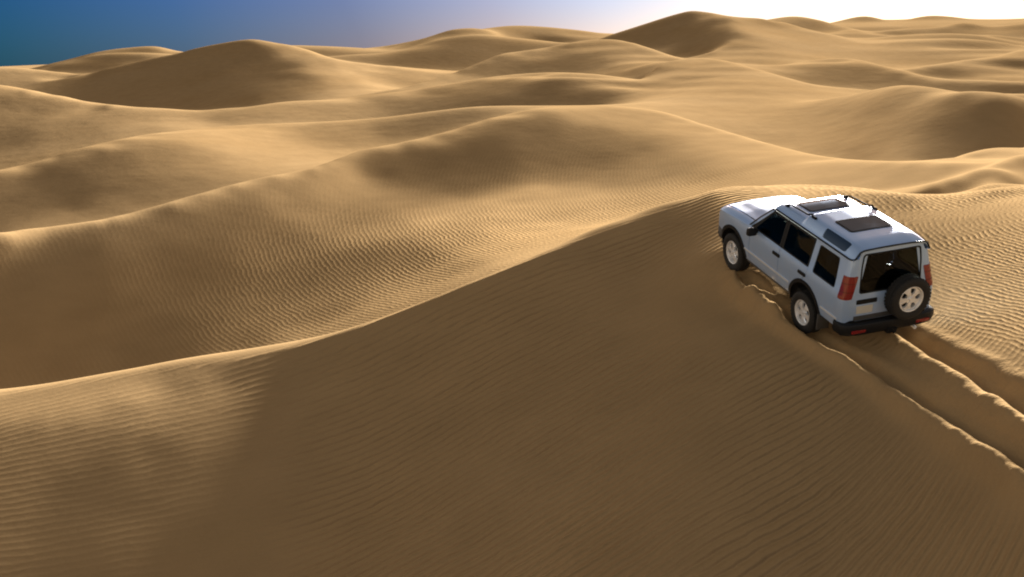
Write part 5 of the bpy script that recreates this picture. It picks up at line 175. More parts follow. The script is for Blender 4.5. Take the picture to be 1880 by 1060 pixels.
    [29,-29,1,0,0,-1,-2,2,-2,-1,-2,0,-1,-2,-1,-2,1,7,2,1,1,1,-2,3,0,0,0,3,-2,0,0,0,1,-1,1,-1,0,6,-1,-36,-19,45,18,-10,1,-6,-7,0,-3,10,2,16,-8,-5,-14,-9,10,10,-7,1,6,1,-1,1,0,1,-1,-3,-3,0,-7,6,-5,2,6,-12,11,-14,11,-54,58,-39,35,2,10,9,7,-4,-5,-6,-12,3,-1,4,2,-9,4,-4,1,-4,6,-3,6,-4,-1,7,-7,-3,10,-59,52,-20,14,16,18,-1,-24,21,-20,4,-1,-2,-11,4,8,-9,11,-9,7,-23,23,-12,-6,3,4,13,-24,20,45,-45,2,-6,0,-1,-5,7,8,2,-2,-2,-6,-2,5,9,-3,2,-1,-7,-22,6,11,6,5,0,-13,3,4,1,-1,-2,2,0,-1,-1,-2,1,-1,2,-2,1,-1,1,0,0,1,-1,1,0,-1,1,0,0,1,-2,1,0,0,0,0,0,0,0,0,0,0,0,0,-1,2,-1],
    [29,-27,-2,1,-1,0,0,-2,0,-2,1,-2,-1,-2,-1,-1,-1,7,3,1,-1,1,2,-1,1,1,0,3,0,-3,1,-1,2,-1,0,2,-2,7,-19,-25,8,30,5,-7,1,-5,-1,3,-5,-10,41,-27,21,-16,-12,-7,12,7,-8,2,5,1,0,-1,2,0,-2,-2,-4,1,-4,1,-4,3,9,-18,18,-14,-34,22,13,-20,28,6,9,5,6,-4,-8,-8,-5,-1,1,3,4,-10,7,-11,4,-7,11,-6,6,1,-7,11,-10,1,1,-49,52,-20,16,13,18,-6,-23,25,-20,2,-2,0,-12,4,3,-9,18,-15,11,-29,36,-27,14,0,-9,17,-16,-15,46,-31,81,-82,3,6,-7,9,6,2,0,-1,-9,-3,5,9,-1,7,-3,-11,-28,13,12,6,7,1,-22,8,5,2,-3,-2,1,2,-2,-2,0,-1,0,2,-1,-1,0,0,1,0,1,0,0,-1,2,-1,-1,1,0,0,0,0,0,0,0,0,0,0,0,0,0,0,0,0,0,0],
    [30,-30,2,-2,0,0,-1,0,-1,0,-2,-2,0,-1,-1,-1,-2,4,6,0,0,1,0,0,2,1,1,0,2,-1,-3,2,1,-2,2,0,1,1,-25,-13,23,14,-3,-5,4,-4,2,6,-8,-13,42,-27,20,-17,-11,-4,12,5,-7,3,3,1,-1,2,-1,0,0,-5,1,-4,1,-3,-4,2,12,-21,22,-16,-56,69,-41,37,4,4,12,2,5,-8,-5,-14,1,0,-1,3,4,-6,3,-11,4,-10,17,-12,10,1,-8,11,-10,12,-60,53,-21,22,0,8,20,-9,-20,27,-26,6,-5,5,-15,3,0,-9,20,-17,13,-22,26,-13,6,1,-2,0,0,-11,-7,79,58,-218,86,11,-3,5,8,2,1,-1,-9,-6,4,7,4,15,-9,-14,-34,22,12,4,6,7,-31,14,4,1,-2,-3,2,1,-4,0,0,0,-1,1,-1,0,1,0,0,0,1,-1,1,0,-1,1,1,-2,1,0,0,0,0,0,0,0,0,0,0,0,0,0,0,0,0,0],
    [30,-29,0,-1,1,-1,-1,0,-1,-1,-1,0,-2,-1,-1,-1,0,-1,9,0,0,0,0,-1,3,3,1,-1,2,-3,1,-1,1,-1,-1,3,1,-5,-24,1,24,5,-11,-1,5,-4,8,5,-7,-20,50,-32,13,-11,-11,-1,13,4,-8,1,4,1,-1,0,4,-3,-1,-5,2,-3,3,-6,-9,10,6,-19,23,-65,55,-29,19,18,1,6,13,-4,8,-12,-5,-17,6,-1,2,-1,5,0,-5,-6,-2,-10,20,-11,9,3,-12,17,-16,-19,14,-6,15,10,-1,5,20,-17,-2,5,-10,14,-30,13,-7,-2,-4,-10,25,-17,9,-2,4,-4,6,0,2,-9,8,0,-55,103,-64,57,-53,6,-4,7,6,3,3,-1,-11,-8,1,7,9,18,-15,-11,-35,28,9,2,5,7,-27,12,5,-1,-1,-3,1,0,-3,-1,2,-2,0,2,-2,-1,1,1,0,1,-1,1,-1,1,0,0,0,1,-2,1,0,-1,2,-2,2,-1,0,0,0,0,0,0,0,0,-1,2],
    [31,-30,-1,1,-1,0,0,-2,0,0,-2,-1,0,-2,0,-1,0,-4,12,-2,1,-2,1,1,-1,6,4,-3,-2,2,-3,1,0,-2,1,1,1,-8,-19,11,18,-2,-11,3,2,-2,7,5,-3,-8,21,-18,14,-14,-8,-1,12,6,-10,3,2,0,0,1,1,0,-1,-6,1,-1,1,-3,-16,18,0,-11,-18,2,24,-33,35,7,1,9,13,-7,5,-12,-6,-16,8,-1,3,-2,2,7,-12,0,-10,-7,20,-10,9,4,-13,17,-15,-30,42,-24,20,8,-2,6,16,-20,10,-5,-3,-4,11,-26,2,3,-13,-5,21,-9,5,8,-7,0,3,6,-1,-7,4,2,-34,6,26,63,-67,1,-8,12,4,1,2,5,-16,-7,-3,4,18,12,-24,2,-23,23,5,-1,3,0,-10,9,0,0,0,-5,1,-1,-4,2,0,1,-2,1,-2,1,0,0,2,-1,1,-1,2,-1,0,-1,1,0,0,0,0,0,0,0,-1,2,-1,-1,1,0,1,-1,0,0,0,0],
    [32,-32,1,0,-1,0,-1,0,-1,-1,0,-1,-1,-1,0,-1,0,-7,12,1,0,-1,-1,-1,2,5,8,-7,-2,2,-1,0,-2,0,-1,1,1,-5,-19,19,8,-6,-8,4,1,2,5,4,-1,5,-1,-10,11,-13,-7,2,11,4,-6,1,1,0,0,0,3,-1,-2,-4,-1,4,-5,-1,-20,26,-12,6,-62,70,-39,30,5,6,0,11,13,-9,2,-12,-11,-6,2,4,1,-2,2,6,-14,10,-24,-1,14,3,-1,7,-9,14,-37,16,16,-16,18,2,2,9,4,-19,21,-13,-1,-28,56,-36,-10,8,-23,2,12,7,-2,7,-4,-1,2,7,-3,-4,3,1,-22,-7,24,43,-37,-5,-6,9,3,2,4,4,-16,-7,-9,2,28,0,-27,15,-11,17,0,-4,1,-4,7,1,-1,0,-1,-2,-2,-2,-4,1,4,-1,-2,1,-3,1,2,0,0,0,1,0,-1,1,0,1,-2,1,0,0,0,0,0,0,0,0,-1,2,-1,0,0,0,0,0,0,0],
    [32,-31,0,-1,1,-2,1,-1,-1,0,-1,-1,-2,1,-1,0,-1,-5,11,-1,0,0,-1,-2,1,7,13,-12,-6,3,3,-1,-3,1,-3,0,3,-2,-14,12,5,-8,-3,5,0,2,4,5,-1,13,-13,-6,10,-13,-6,4,8,7,-7,0,2,-1,-2,3,2,-1,-2,-4,0,2,0,-10,-17,29,-21,-19,31,-29,22,14,5,-2,3,10,16,-8,-9,-11,-6,0,-4,7,-4,5,-5,5,-9,13,-34,2,13,12,-8,7,-5,6,-35,48,-24,1,11,4,4,9,-11,-4,18,-15,3,-36,65,-39,-1,3,-28,3,8,17,-6,3,1,1,-5,9,-2,-1,-2,0,-11,-11,17,30,-15,-9,-7,10,0,2,3,9,-16,-8,-16,6,21,3,-35,24,9,10,-5,-9,-2,-6,22,-5,-4,-1,3,-4,-3,-4,-3,2,3,1,-1,-3,-1,1,1,1,0,2,-3,3,-1,-1,1,0,0,0,0,0,0,0,-1,2,-1,0,0,0,0,0,-1,2,-1,0,0,-1],
    [32,-30,-2,1,-1,0,0,-1,-1,-1,0,-1,1,-2,0,0,-1,-5,8,2,0,-1,-1,-2,0,11,5,-6,-8,2,5,-2,-3,1,-1,-3,2,1,-8,4,6,-13,7,0,1,3,3,3,4,10,-11,-8,10,-16,-2,2,11,3,-1,-2,0,-2,-2,3,4,-3,-1,-1,-2,-1,3,-18,-4,21,-39,17,18,-30,25,14,4,-7,4,13,14,-9,-20,2,-8,3,-7,5,-1,4,-5,0,0,6,-35,6,12,11,-7,7,-1,-8,22,-18,-12,14,3,5,6,11,-19,2,10,-9,5,-32,58,-36,1,3,-30,3,9,14,0,-2,2,3,-7,5,3,-1,-4,-6,-1,-4,6,22,-4,-10,-5,8,-1,1,4,11,-18,-3,-21,10,1,1,7,-59,115,-29,-12,-10,-4,-6,29,-10,-4,-1,2,4,-11,-8,0,5,2,4,-4,-5,0,2,2,0,0,0,2,-2,1,1,-2,1,0,0,0,0,0,0,0,0,0,0,0,0,0,0,0,0,0,0,0,0],
    [33,-32,0,-1,0,1,-2,0,0,-1,-1,0,-1,0,-1,0,1,-6,9,0,-1,1,-1,0,-3,11,1,-4,-6,1,3,2,-6,3,0,-6,3,0,-1,-3,5,-10,6,3,-2,4,4,3,2,2,9,-19,7,-14,0,3,6,9,-2,-5,3,-5,-1,2,7,-6,0,-1,-2,0,0,-18,7,0,-34,51,-49,37,4,16,-1,-16,11,14,10,-9,-20,0,-2,2,-1,-6,0,7,-2,-7,3,3,-32,6,14,6,-2,6,-3,-2,24,-27,-6,14,-2,7,6,7,-16,3,2,0,4,-25,43,-28,-3,8,-29,6,6,8,7,-3,-2,7,-7,-2,7,-1,-1,-21,22,-8,1,16,-1,-6,-3,5,-4,4,0,15,-14,-1,-24,8,-10,-27,50,-60,121,-34,-18,-11,0,-8,26,-8,-6,0,5,8,-16,-15,5,5,4,3,-1,-11,2,4,0,1,1,0,0,0,-1,1,0,0,0,0,0,0,-1,2,-1,0,0,0,0,0,0,0,0,-1,2,-1,0,0],
    [34,-34,1,0,0,-2,1,-1,0,-1,0,-1,-1,0,1,0,-1,-3,4,2,0,1,-1,4,-1,-4,1,2,-2,-2,4,-1,-2,1,3,-4,-7,2,3,-1,-3,-1,4,2,-1,3,4,1,6,-3,17,-24,4,-12,2,2,5,10,1,-6,2,-6,-3,3,8,-5,-2,1,0,-2,-11,-5,20,-56,50,-42,31,12,5,15,-7,-20,17,15,2,-7,-21,4,0,0,3,-9,-5,13,-8,-1,-5,3,-24,4,13,5,2,4,-3,1,22,-28,-2,10,-3,7,7,4,-13,2,-1,3,7,-12,5,-5,-7,11,-23,7,4,1,12,-2,-6,6,-1,-8,6,1,-3,-20,28,-5,-5,9,3,-3,1,1,-5,1,3,12,-5,4,-26,10,-30,-42,60,-9,61,-13,-15,-11,4,-7,13,-5,-4,0,8,17,-28,-22,13,7,3,6,1,-23,9,4,1,0,1,0,-1,1,1,-2,1,0,0,0,0,0,0,0,0,0,0,-1,2,-1,0,0,0,0,0,0,0,0],
    [34,-33,0,0,-1,0,0,-1,0,-1,0,-1,0,1,-2,2,-1,-2,4,0,0,2,0,3,0,-8,-1,3,1,0,0,-1,1,-1,4,-7,-7,6,3,-3,-8,8,4,-1,0,2,4,0,9,1,2,-15,2,-9,2,2,3,12,3,-9,3,-8,-3,4,10,-8,0,-2,2,-1,-22,9,28,-85,66,-33,28,13,6,9,-9,-21,23,16,-13,-1,-17,1,4,1,-1,1,-5,-4,-2,-2,2,-15,-5,2,12,4,0,8,-3,-2,22,-26,0,8,-3,5,7,2,-12,3,1,0,8,16,-57,29,-9,10,-11,7,-1,-3,14,-3,-4,2,4,-12,5,1,-7,-11,26,-4,0,0,4,-2,3,-1,-8,6,-1,4,10,5,-23,-16,-59,71,-37,53,18,-5,-14,-9,9,-14,10,-5,0,0,9,32,-43,-32,24,5,4,8,1,-30,16,2,1,1,0,-1,1,0,0,0,0,0,0,0,0,0,0,0,0,0,0,0,0,0,0,0,0,0,-1,2,-1,0],
    [35,-34,0,-1,1,-1,0,0,-2,1,-1,0,-1,0,2,-1,0,-2,4,-1,1,0,3,1,1,-8,-5,4,5,-3,-1,0,2,-1,3,-10,-5,10,1,-1,-12,10,5,-2,1,1,4,-2,14,3,-12,-6,-1,-5,4,-1,1,12,11,-16,7,-12,-4,6,11,-8,-3,2,-4,3,-28,17,-20,26,-45,46,3,10,4,4,-5,-27,35,13,-33,7,-7,-2,1,6,-2,2,4,-22,3,-7,15,-37,16,-2,13,1,4,3,1,-3,15,-17,1,3,-1,5,4,2,-10,2,2,-2,6,52,-147,91,-3,-2,1,3,-4,-6,14,-3,-3,1,5,-9,-3,6,-16,6,12,2,6,-8,7,-6,6,-5,-6,6,-1,-2,11,-2,-2,-91,77,16,-47,67,-10,0,-12,-7,9,-11,3,-1,-1,1,7,36,-44,-31,26,4,0,6,4,-24,12,2,0,1,0,0,0,0,0,0,0,0,0,0,0,-1,2,-1,0,0,0,0,0,0,0,0,0,0,0,0,0,0],
    [35,-34,0,0,-1,1,-2,1,0,-2,1,-1,0,0,0,1,0,1,-1,1,0,2,0,1,2,-8,-6,4,5,-1,-2,1,0,0,-2,-7,-5,15,-3,2,-15,14,-2,5,-2,2,2,2,7,6,-13,-3,-7,3,4,-3,-4,15,18,-22,9,-16,-2,5,13,-7,-8,5,-2,-10,-14,-11,34,-42,33,12,4,7,1,2,-1,-29,42,4,-37,4,3,1,-6,4,5,3,-2,-12,-9,1,8,-42,29,-2,8,3,4,1,2,0,4,-4,-3,3,-2,4,6,-2,-7,2,-1,2,-6,23,-70,27,49,-27,10,1,-9,-8,15,-6,0,3,1,-6,-4,6,-19,19,-5,4,16,-14,10,-11,4,-5,-4,9,-6,1,-7,-25,9,21,31,-34,-21,59,-21,0,-8,-1,2,-4,-1,0,-1,1,2,22,-24,-10,11,-2,-1,-1,2,1,2,-3,1,0,0,0,0,0,0,0,0,0,0,0,-1,2,-1,0,0,0,0,0,0,0,0,0,0,0,0,0,0,0],
    [36,-35,0,0,-1,1,-1,-1,1,-1,-1,1,0,0,0,1,0,1,-1,0,0,1,2,1,-2,-3,-7,3,3,2,-3,0,1,-1,-4,-4,-3,7,2,-5,3,9,-10,10,-3,0,1,8,-4,11,-6,-10,-14,18,1,-5,-7,11,33,-32,13,-20,-2,6,12,-5,-9,2,4,-28,-5,17,-22,18,15,11,1,3,-2,3,4,-32,52,-18,-26,0,6,2,2,-11,11,8,-7,-7,-11,4,-12,-24,31,-1,4,1,5,2,2,-1,-2,4,-2,0,-2,6,3,-2,-7,4,-5,3,-18,-31,74,-55,55,-23,13,-4,-9,-8,10,-3,3,-1,1,-2,-2,7,-17,13,-6,0,13,-12,23,-25,3,-7,4,8,-7,6,-37,-8,110,-68,-10,0,5,32,-26,1,-3,4,-3,2,-3,0,1,-1,-3,-17,21,34,-28,-7,-1,-10,-2,35,-17,-3,-1,0,0,0,0,0,0,0,0,0,0,0,0,0,0,0,0,0,0,0,0,0,0,0,0,0,0,0,0,0],
    [37,-36,0,-1,1,-1,1,-1,-1,1,-1,-1,2,-1,1,0,2,0,-2,1,0,0,2,0,0,-5,-6,4,3,0,-2,0,1,-1,-7,0,6,-16,14,-7,12,3,-10,6,7,-7,1,6,-1,6,1,-11,-21,28,-1,-4,-14,7,52,-42,13,-22,-3,11,6,-3,-6,-1,3,-42,17,29,-62,57,6,6,0,-2,-1,0,10,-29,57,-46,-8,4,5,-4,5,2,-4,0,4,-8,-4,-7,-25,10,19,1,-5,5,4,1,3,0,-7,10,-4,1,-1,2,6,-5,-2,0,-4,-6,-44,53,-20,34,1,-12,14,-4,-11,-8,9,-4,9,-5,1,-1,2,7,-15,8,-8,-7,15,-10,35,-37,1,-6,9,6,-12,11,-43,42,71,-71,-31,16,38,-16,-19,6,1,4,1,1,-5,5,-3,0,-9,-46,56,67,-57,-10,-4,-13,-4,54,-28,-4,0,-1,0,1,-1,0,0,0,0,0,0,-1,2,-1,0,0,0,-1,2,-1,0,-1,1,1,-1,0,0,-1,2,-1],
    [37,-36,0,1,-2,1,-2,2,-2,1,-1,1,-1,1,1,1,0,2,-4,0,2,-1,2,-1,0,-2,-6,0,5,1,-2,0,-2,1,-8,2,4,-21,22,-6,12,-3,-3,-3,12,-5,-3,7,-4,7,4,-11,-21,31,-1,-5,-20,0,75,-53,14,-26,0,10,2,0,-2,-4,-5,-43,48,-7,-40,54,8,2,-5,-3,-2,-1,14,-18,43,-54,7,0,5,6,-10,11,-8,-4,2,5,-14,-16,-9,18,14,0,-10,4,6,-1,4,0,-7,10,-3,-1,-1,5,3,-2,-5,3,5,-73,64,-2,-19,47,-19,-5,13,-2,-9,-8,4,-1,13,-9,3,-3,7,3,-13,5,-5,-13,11,3,25,-27,-3,-6,10,1,-11,8,-20,29,42,-52,-1,-11,49,-33,-14,4,4,4,2,-1,1,2,-2,-1,-8,-41,51,55,-48,-8,-4,-9,-6,47,-22,-5,-1,1,-1,0,1,-1,-1,2,-1,0,0,0,0,0,0,-1,2,-1,-1,2,-1,0,0,0,0,0,0,0,0,0],
    [38,-37,0,0,0,-1,1,-1,0,0,0,0,0,0,1,1,2,1,-4,0,-1,2,1,-1,0,-3,-4,1,3,1,-1,-3,0,0,-6,3,-1,-23,32,-8,13,-17,15,-17,15,4,-11,7,-6,10,4,-9,-21,30,-1,-2,-22,-16,105,-66,8,-22,-1,11,-1,2,1,-3,-36,6,29,-5,-41,58,7,-6,-6,-2,-5,-1,10,10,-9,-11,0,4,-5,9,-3,-5,-3,-1,4,7,-40,10,-1,18,6,2,-15,5,4,0,3,1,-8,11,-2,-2,1,1,5,-1,-4,-2,23,-122,99,11,-4,14,-14,-15,17,-1,-6,-5,-4,8,8,-7,3,-3,7,1,-11,6,-6,-14,7,13,10,-12,-1,-12,12,-4,-7,-6,8,16,1,6,1,-39,46,-23,-11,-1,2,6,1,1,2,4,-4,-2,-1,-6,7,7,-2,-4,-1,-5,2,11,-5,0,-1,0,-1,0,0,0,1,-2,2,-2,2,-1,0,0,0,0,0,0,0,0,-1,2,-1,-1,2,-1,0,0,0,0],
    [38,-36,-1,-1,2,-2,1,-1,1,-2,1,1,-1,2,0,1,1,1,-4,0,1,0,1,-1,-1,-2,-3,2,1,1,-3,3,-6,0,-2,4,-7,-20,37,-12,9,-15,14,-14,11,5,-6,1,-7,9,15,-18,-15,28,-1,1,-27,-24,121,-67,-8,-9,-5,10,0,1,1,4,-66,60,5,-14,-36,65,3,-14,-6,0,-6,-7,-2,33,-13,-2,-3,10,-14,5,2,-14,2,1,-2,4,-43,32,3,13,2,-2,-12,0,4,1,3,-1,-4,8,-1,-2,-1,6,2,-1,-1,-7,-44,42,-38,36,123,-126,0,-11,19,4,-2,-4,-8,17,-4,2,1,-6,6,4,-6,-3,-1,-8,-2,16,-3,18,-20,-7,10,-5,-5,-18,29,3,-42,105,-70,-12,26,-16,4,-14,3,5,-3,7,3,6,-9,1,2,24,-27,-36,33,3,0,6,4,-26,16,1,1,-2,1,0,-1,0,0,0,0,0,-1,2,-1,0,0,0,-1,2,-1,0,0,0,0,0,0,0,0,0,0,0],
    [40,-40,1,1,-1,0,-1,1,-1,1,-1,0,2,-1,1,2,1,2,-5,-1,1,0,-1,2,-2,-1,-3,1,2,0,-2,1,-6,-1,4,3,-11,-3,11,-3,2,-4,8,-10,7,4,3,-6,-8,4,14,0,-11,11,1,8,-26,-38,128,-52,-43,19,-10,3,5,-1,-3,15,-72,59,13,-10,-44,69,-4,-18,-4,0,-5,-12,-15,49,-4,-1,-2,-2,3,-10,2,-4,-23,21,0,-36,7,21,15,8,-5,-2,-13,-1,1,4,1,0,-4,8,-2,-1,0,3,5,2,-2,-3,-102,98,-9,9,105,-109,18,-34,3,14,-1,-3,-2,13,-6,4,5,-14,2,14,-1,-13,4,-5,-8,19,-5,16,-17,0,3,-5,-5,-19,34,1,-31,53,-31,14,-13,-3,15,-25,3,5,-6,10,4,-1,-1,-1,8,29,-38,-48,42,6,0,12,5,-43,23,5,-1,0,0,-1,0,0,0,1,-1,0,0,0,0,0,0,0,0,0,0,0,0,0,0,0,-1,2,-1,0,0,0],
    [39,-37,-1,0,0,0,1,-2,1,-1,2,-2,1,2,0,1,1,4,-8,0,1,0,1,-1,-1,-1,-2,1,1,-1,1,-1,-7,1,3,4,-6,17,-38,19,-6,9,-2,2,-1,2,5,-6,0,-14,-38,149,-92,-10,16,14,-21,-43,101,-4,-91,48,-15,-3,10,-3,-6,-21,26,0,6,11,-51,70,-14,-21,1,0,-6,-14,-15,49,0,1,1,-8,8,-12,-1,2,-24,-8,26,-49,28,19,22,1,-7,-5,-11,-4,2,1,2,1,-2,5,-1,-3,3,2,4,7,-6,-32,-49,79,-9,10,-20,140,-125,-6,-20,13,4,-1,1,9,-1,-3,12,-20,-4,26,5,-22,3,2,-12,10,6,12,-16,5,-3,-6,0,-21,35,-2,-13,7,-2,27,-33,3,21,-30,4,4,-8,13,2,-2,0,1,7,15,-24,-34,30,3,3,9,5,-42,24,4,-1,1,-2,0,1,0,-1,-1,1,1,-1,0,0,0,-1,2,-1,0,0,-1,2,-1,0,0,0,0,0,0,0,0],
    [41,-40,0,1,-1,0,-1,1,0,0,0,1,0,1,0,1,3,1,-6,-1,1,1,-1,0,0,-3,1,-1,2,-1,-3,3,-7,-1,6,-1,2,18,-46,19,-7,15,-11,10,-3,1,3,-2,-1,-14,-10,78,-49,4,0,20,-13,-42,33,96,-158,76,-18,-12,13,1,-6,-33,39,4,2,18,-42,50,-24,-13,2,2,-7,-16,-11,51,-7,2,1,1,3,-9,-1,-9,8,-78,56,1,-13,31,23,0,-12,-4,-9,-6,0,2,2,-1,1,5,-4,1,-1,3,7,7,-12,-77,88,-32,15,14,-7,57,-61,34,-52,0,5,0,9,1,6,-9,12,-18,-14,36,16,-30,-1,3,-8,0,14,11,-16,9,-9,-4,0,-16,29,-1,-3,-2,-4,24,-40,16,22,-32,2,6,-8,10,3,-2,1,0,5,-7,1,-6,3,4,-2,7,1,-18,11,1,2,-3,1,0,-1,0,0,1,-1,0,0,0,0,-1,2,-1,0,0,0,0,0,0,0,0,0,0,0,0,0,0],
    [41,-40,1,-1,0,0,1,-1,0,1,-1,1,0,1,2,0,1,3,-7,0,0,0,0,1,-2,0,-1,0,0,-1,-2,2,-3,-3,4,-3,8,8,-31,11,-5,10,-8,13,-8,2,2,0,2,-10,4,24,-16,6,-6,27,-2,-37,-68,164,-72,-2,-7,-25,8,16,7,-61,52,8,-3,23,-10,2,-26,-3,3,4,-8,-14,-10,49,-12,6,0,7,-2,-5,-1,11,-57,-6,-12,72,-57,53,17,-8,-5,-7,-7,-8,0,1,2,1,0,5,-4,-1,2,2,5,8,-11,-57,50,-6,15,11,-11,5,32,-40,17,-41,4,4,9,-3,18,-22,14,-13,-20,36,28,-33,-6,4,-7,-2,4,34,-28,6,-7,-4,2,-12,24,-2,-2,14,-16,6,-37,34,11,-30,8,1,-6,8,4,-3,1,1,0,-17,16,11,-9,-2,-1,-1,2,3,-2,2,-1,-1,0,0,-1,0,1,-1,0,-1,2,-2,1,1,-1,0,0,0,0,0,0,0,0,0,0,0,0,0,-1,2],
    [42,-40,-1,0,0,1,-1,0,1,-1,0,2,0,0,2,1,0,5,-10,0,2,0,0,-2,2,-2,-1,1,-1,-2,-2,1,2,-5,0,-2,10,3,-18,1,3,1,-4,13,-8,-1,4,0,3,-3,6,-7,5,8,-11,25,21,-31,-164,125,213,-191,3,-19,-16,39,21,-89,66,18,-13,15,61,-93,-8,9,2,6,-6,-15,-8,44,-11,4,5,6,-8,1,4,3,-68,26,-17,36,-25,53,6,-13,1,-3,-11,-5,-2,2,1,0,1,5,-6,2,1,1,5,4,-6,-45,43,-12,20,8,-14,-14,54,-43,35,-49,-11,11,9,-3,15,-20,12,-9,-17,14,49,-30,-11,4,-6,-2,-4,37,-25,10,-13,-2,3,-10,21,-3,-11,-12,102,-88,-51,63,2,-19,5,-1,-5,8,0,0,0,0,-1,-18,20,18,-13,-4,-4,-4,-2,23,-8,-3,-2,1,-1,-1,1,-1,0,0,0,1,-2,2,-1,0,0,0,0,0,0,0,0,0,0,0,0,0,0,0,0,0],
    [42,-40,-1,1,0,-1,0,1,-1,1,1,-2,3,0,1,2,-1,4,-8,0,0,1,0,0,-2,1,-1,-1,2,-7,-1,5,2,-9,0,0,8,0,-8,-2,5,-6,5,5,-7,2,1,1,3,4,0,-14,11,5,-11,20,45,-22,-212,185,73,-70,47,-90,-33,55,-5,11,5,2,-3,3,142,-199,27,16,-1,5,-3,-15,-8,37,-5,4,8,-5,-3,7,-4,1,-59,37,-19,16,11,19,0,-6,7,-6,-5,-8,-1,0,1,1,2,3,-5,2,0,1,5,-3,-9,6,-12,8,20,2,-19,-22,32,48,-55,18,-44,13,9,-6,10,-14,14,-9,-9,-14,58,-8,-19,0,-3,-2,-5,22,-11,11,-15,-4,6,-4,12,-3,-15,3,68,-59,-40,48,-7,-1,0,-4,-5,6,2,-3,2,0,-6,-14,21,24,-17,-7,-3,-9,1,32,-15,-2,-2,-1,0,0,-1,0,0,1,-1,0,0,0,0,0,0,0,0,0,0,0,0,0,0,0,0,-1,2,-1,0,0],
    [43,-42,2,-2,0,1,0,-1,1,0,0,2,-1,2,0,2,0,4,-11,2,1,0,0,-1,0,0,-1,1,-2,-6,2,2,0,-6,-1,3,3,0,-3,0,1,-4,6,1,-5,-1,7,-1,-6,15,-1,-16,10,0,-11,6,83,-19,-202,140,-3,92,-83,14,-90,43,23,7,13,-11,-10,-25,207,-214,22,17,-12,5,2,-13,-13,31,3,6,2,-7,1,17,-31,5,-27,23,-13,8,41,-27,-1,2,11,-1,-8,-5,-4,1,1,0,3,3,-4,1,0,0,3,0,-2,1,-16,14,19,-1,-40,16,-7,74,-62,36,-55,15,1,-3,1,-7,14,-5,-6,-30,49,22,-24,-5,-2,-4,-2,9,1,1,1,-16,12,0,8,-6,-12,1,13,-4,8,1,-24,32,-14,-7,-3,4,1,-3,2,0,-8,-8,18,26,-19,-7,-2,-10,-1,34,-12,-7,0,0,-1,-1,0,1,0,-2,1,0,1,-1,0,0,0,-1,2,-2,2,-1,0,0,0,0,0,0,0,0,0,0],
    [44,-42,-1,1,0,-1,1,0,0,0,1,0,1,0,3,0,2,-2,-5,1,-1,1,0,0,0,-2,1,-2,0,-7,5,-1,-4,0,-2,5,0,-4,6,-3,0,0,4,-4,-2,2,3,2,-8,4,17,-9,-4,-11,-4,-8,109,-15,-143,22,34,127,-162,70,-51,-31,56,7,15,-14,-12,-22,128,-84,-6,2,-19,1,9,-15,-14,22,10,6,-1,-4,4,24,-43,-26,33,-5,-1,5,50,-50,-4,9,12,0,-6,-6,-3,0,0,1,1,5,-4,1,1,-3,2,6,1,-7,-14,18,14,3,-63,51,-30,59,-11,-19,2,-6,-10,-1,-12,9,12,-5,0,-37,24,53,-24,-11,2,-7,-9,21,-3,-14,19,-26,21,2,2,-8,-5,-14,-3,20,43,-32,-35,53,-22,-8,-3,3,1,-6,6,0,-6,-1,8,16,-11,-4,-4,-6,1,23,-9,-2,-2,-1,-1,1,0,-1,0,0,1,-1,-1,1,1,-1,0,0,0,0,-1,2,-1,0,0,0,0,0,0,0,0,0],
    [44,-42,0,-1,1,0,0,0,0,1,0,0,1,2,1,0,3,-4,-4,0,2,-2,1,0,0,-1,0,-5,2,-5,6,-6,-4,4,-1,3,-1,-4,7,-1,-1,1,1,-2,-2,3,-1,3,-4,-16,35,9,-22,-18,0,-4,91,-9,-49,-103,80,33,-19,-6,32,-93,34,30,13,-15,-9,17,-11,71,-69,14,-18,-4,14,-15,-16,7,13,18,-6,-4,7,24,-33,-59,72,-27,12,2,52,-60,-9,17,12,-1,-5,-6,-2,-1,0,1,1,1,2,1,-2,-1,-7,20,-6,-5,-10,11,16,3,-69,56,-20,54,-32,-10,36,-25,-23,3,-17,13,17,-6,3,-29,-11,67,-4,-22,5,-10,-16,15,-6,102,-146,33,29,7,-5,-8,-2,-16,1,16,35,-29,-27,45,-18,-7,-3,2,2,-5,4,1,-5,8,-3,1,2,-3,-2,-3,3,8,-1,-3,0,-1,1,-2,1,-1,0,1,-2,1,1,-1,-1,1,0,1,-2,2,-1,0,0,0,0,0,0,0,0,0,0,0],
    [46,-45,1,0,0,0,-1,2,-1,1,0,1,1,0,1,4,-1,-4,-3,1,-1,1,0,0,0,-1,0,-6,-1,3,4,-12,-2,6,2,-1,1,-5,6,1,-1,1,-1,0,-1,0,0,-1,0,-11,-5,71,-54,-3,-7,9,27,8,12,-96,27,19,-39,181,-143,-15,-29,58,-21,12,-4,42,-61,45,-9,5,-8,-17,21,-18,-12,-8,5,31,-6,-4,9,13,-17,-46,54,-32,23,3,46,-63,-9,21,9,-1,-5,-4,-3,-1,0,1,-1,1,7,-2,0,-5,-9,23,-2,-8,-7,9,13,-4,-44,32,-6,48,-21,-23,36,-16,-40,7,-12,13,14,0,7,-23,-25,35,44,-37,11,-13,-24,22,6,32,-44,-15,34,8,-6,-10,3,-10,13,-7,4,-2,-13,21,-6,-5,-2,2,3,-4,2,0,-1,6,-5,-8,8,1,-3,2,3,-5,5,-1,0,-1,-1,1,-1,1,-1,0,1,-1,0,0,0,0,0,0,0,0,0,0,0,-1,2,-1,0,0,0,0,0,0],
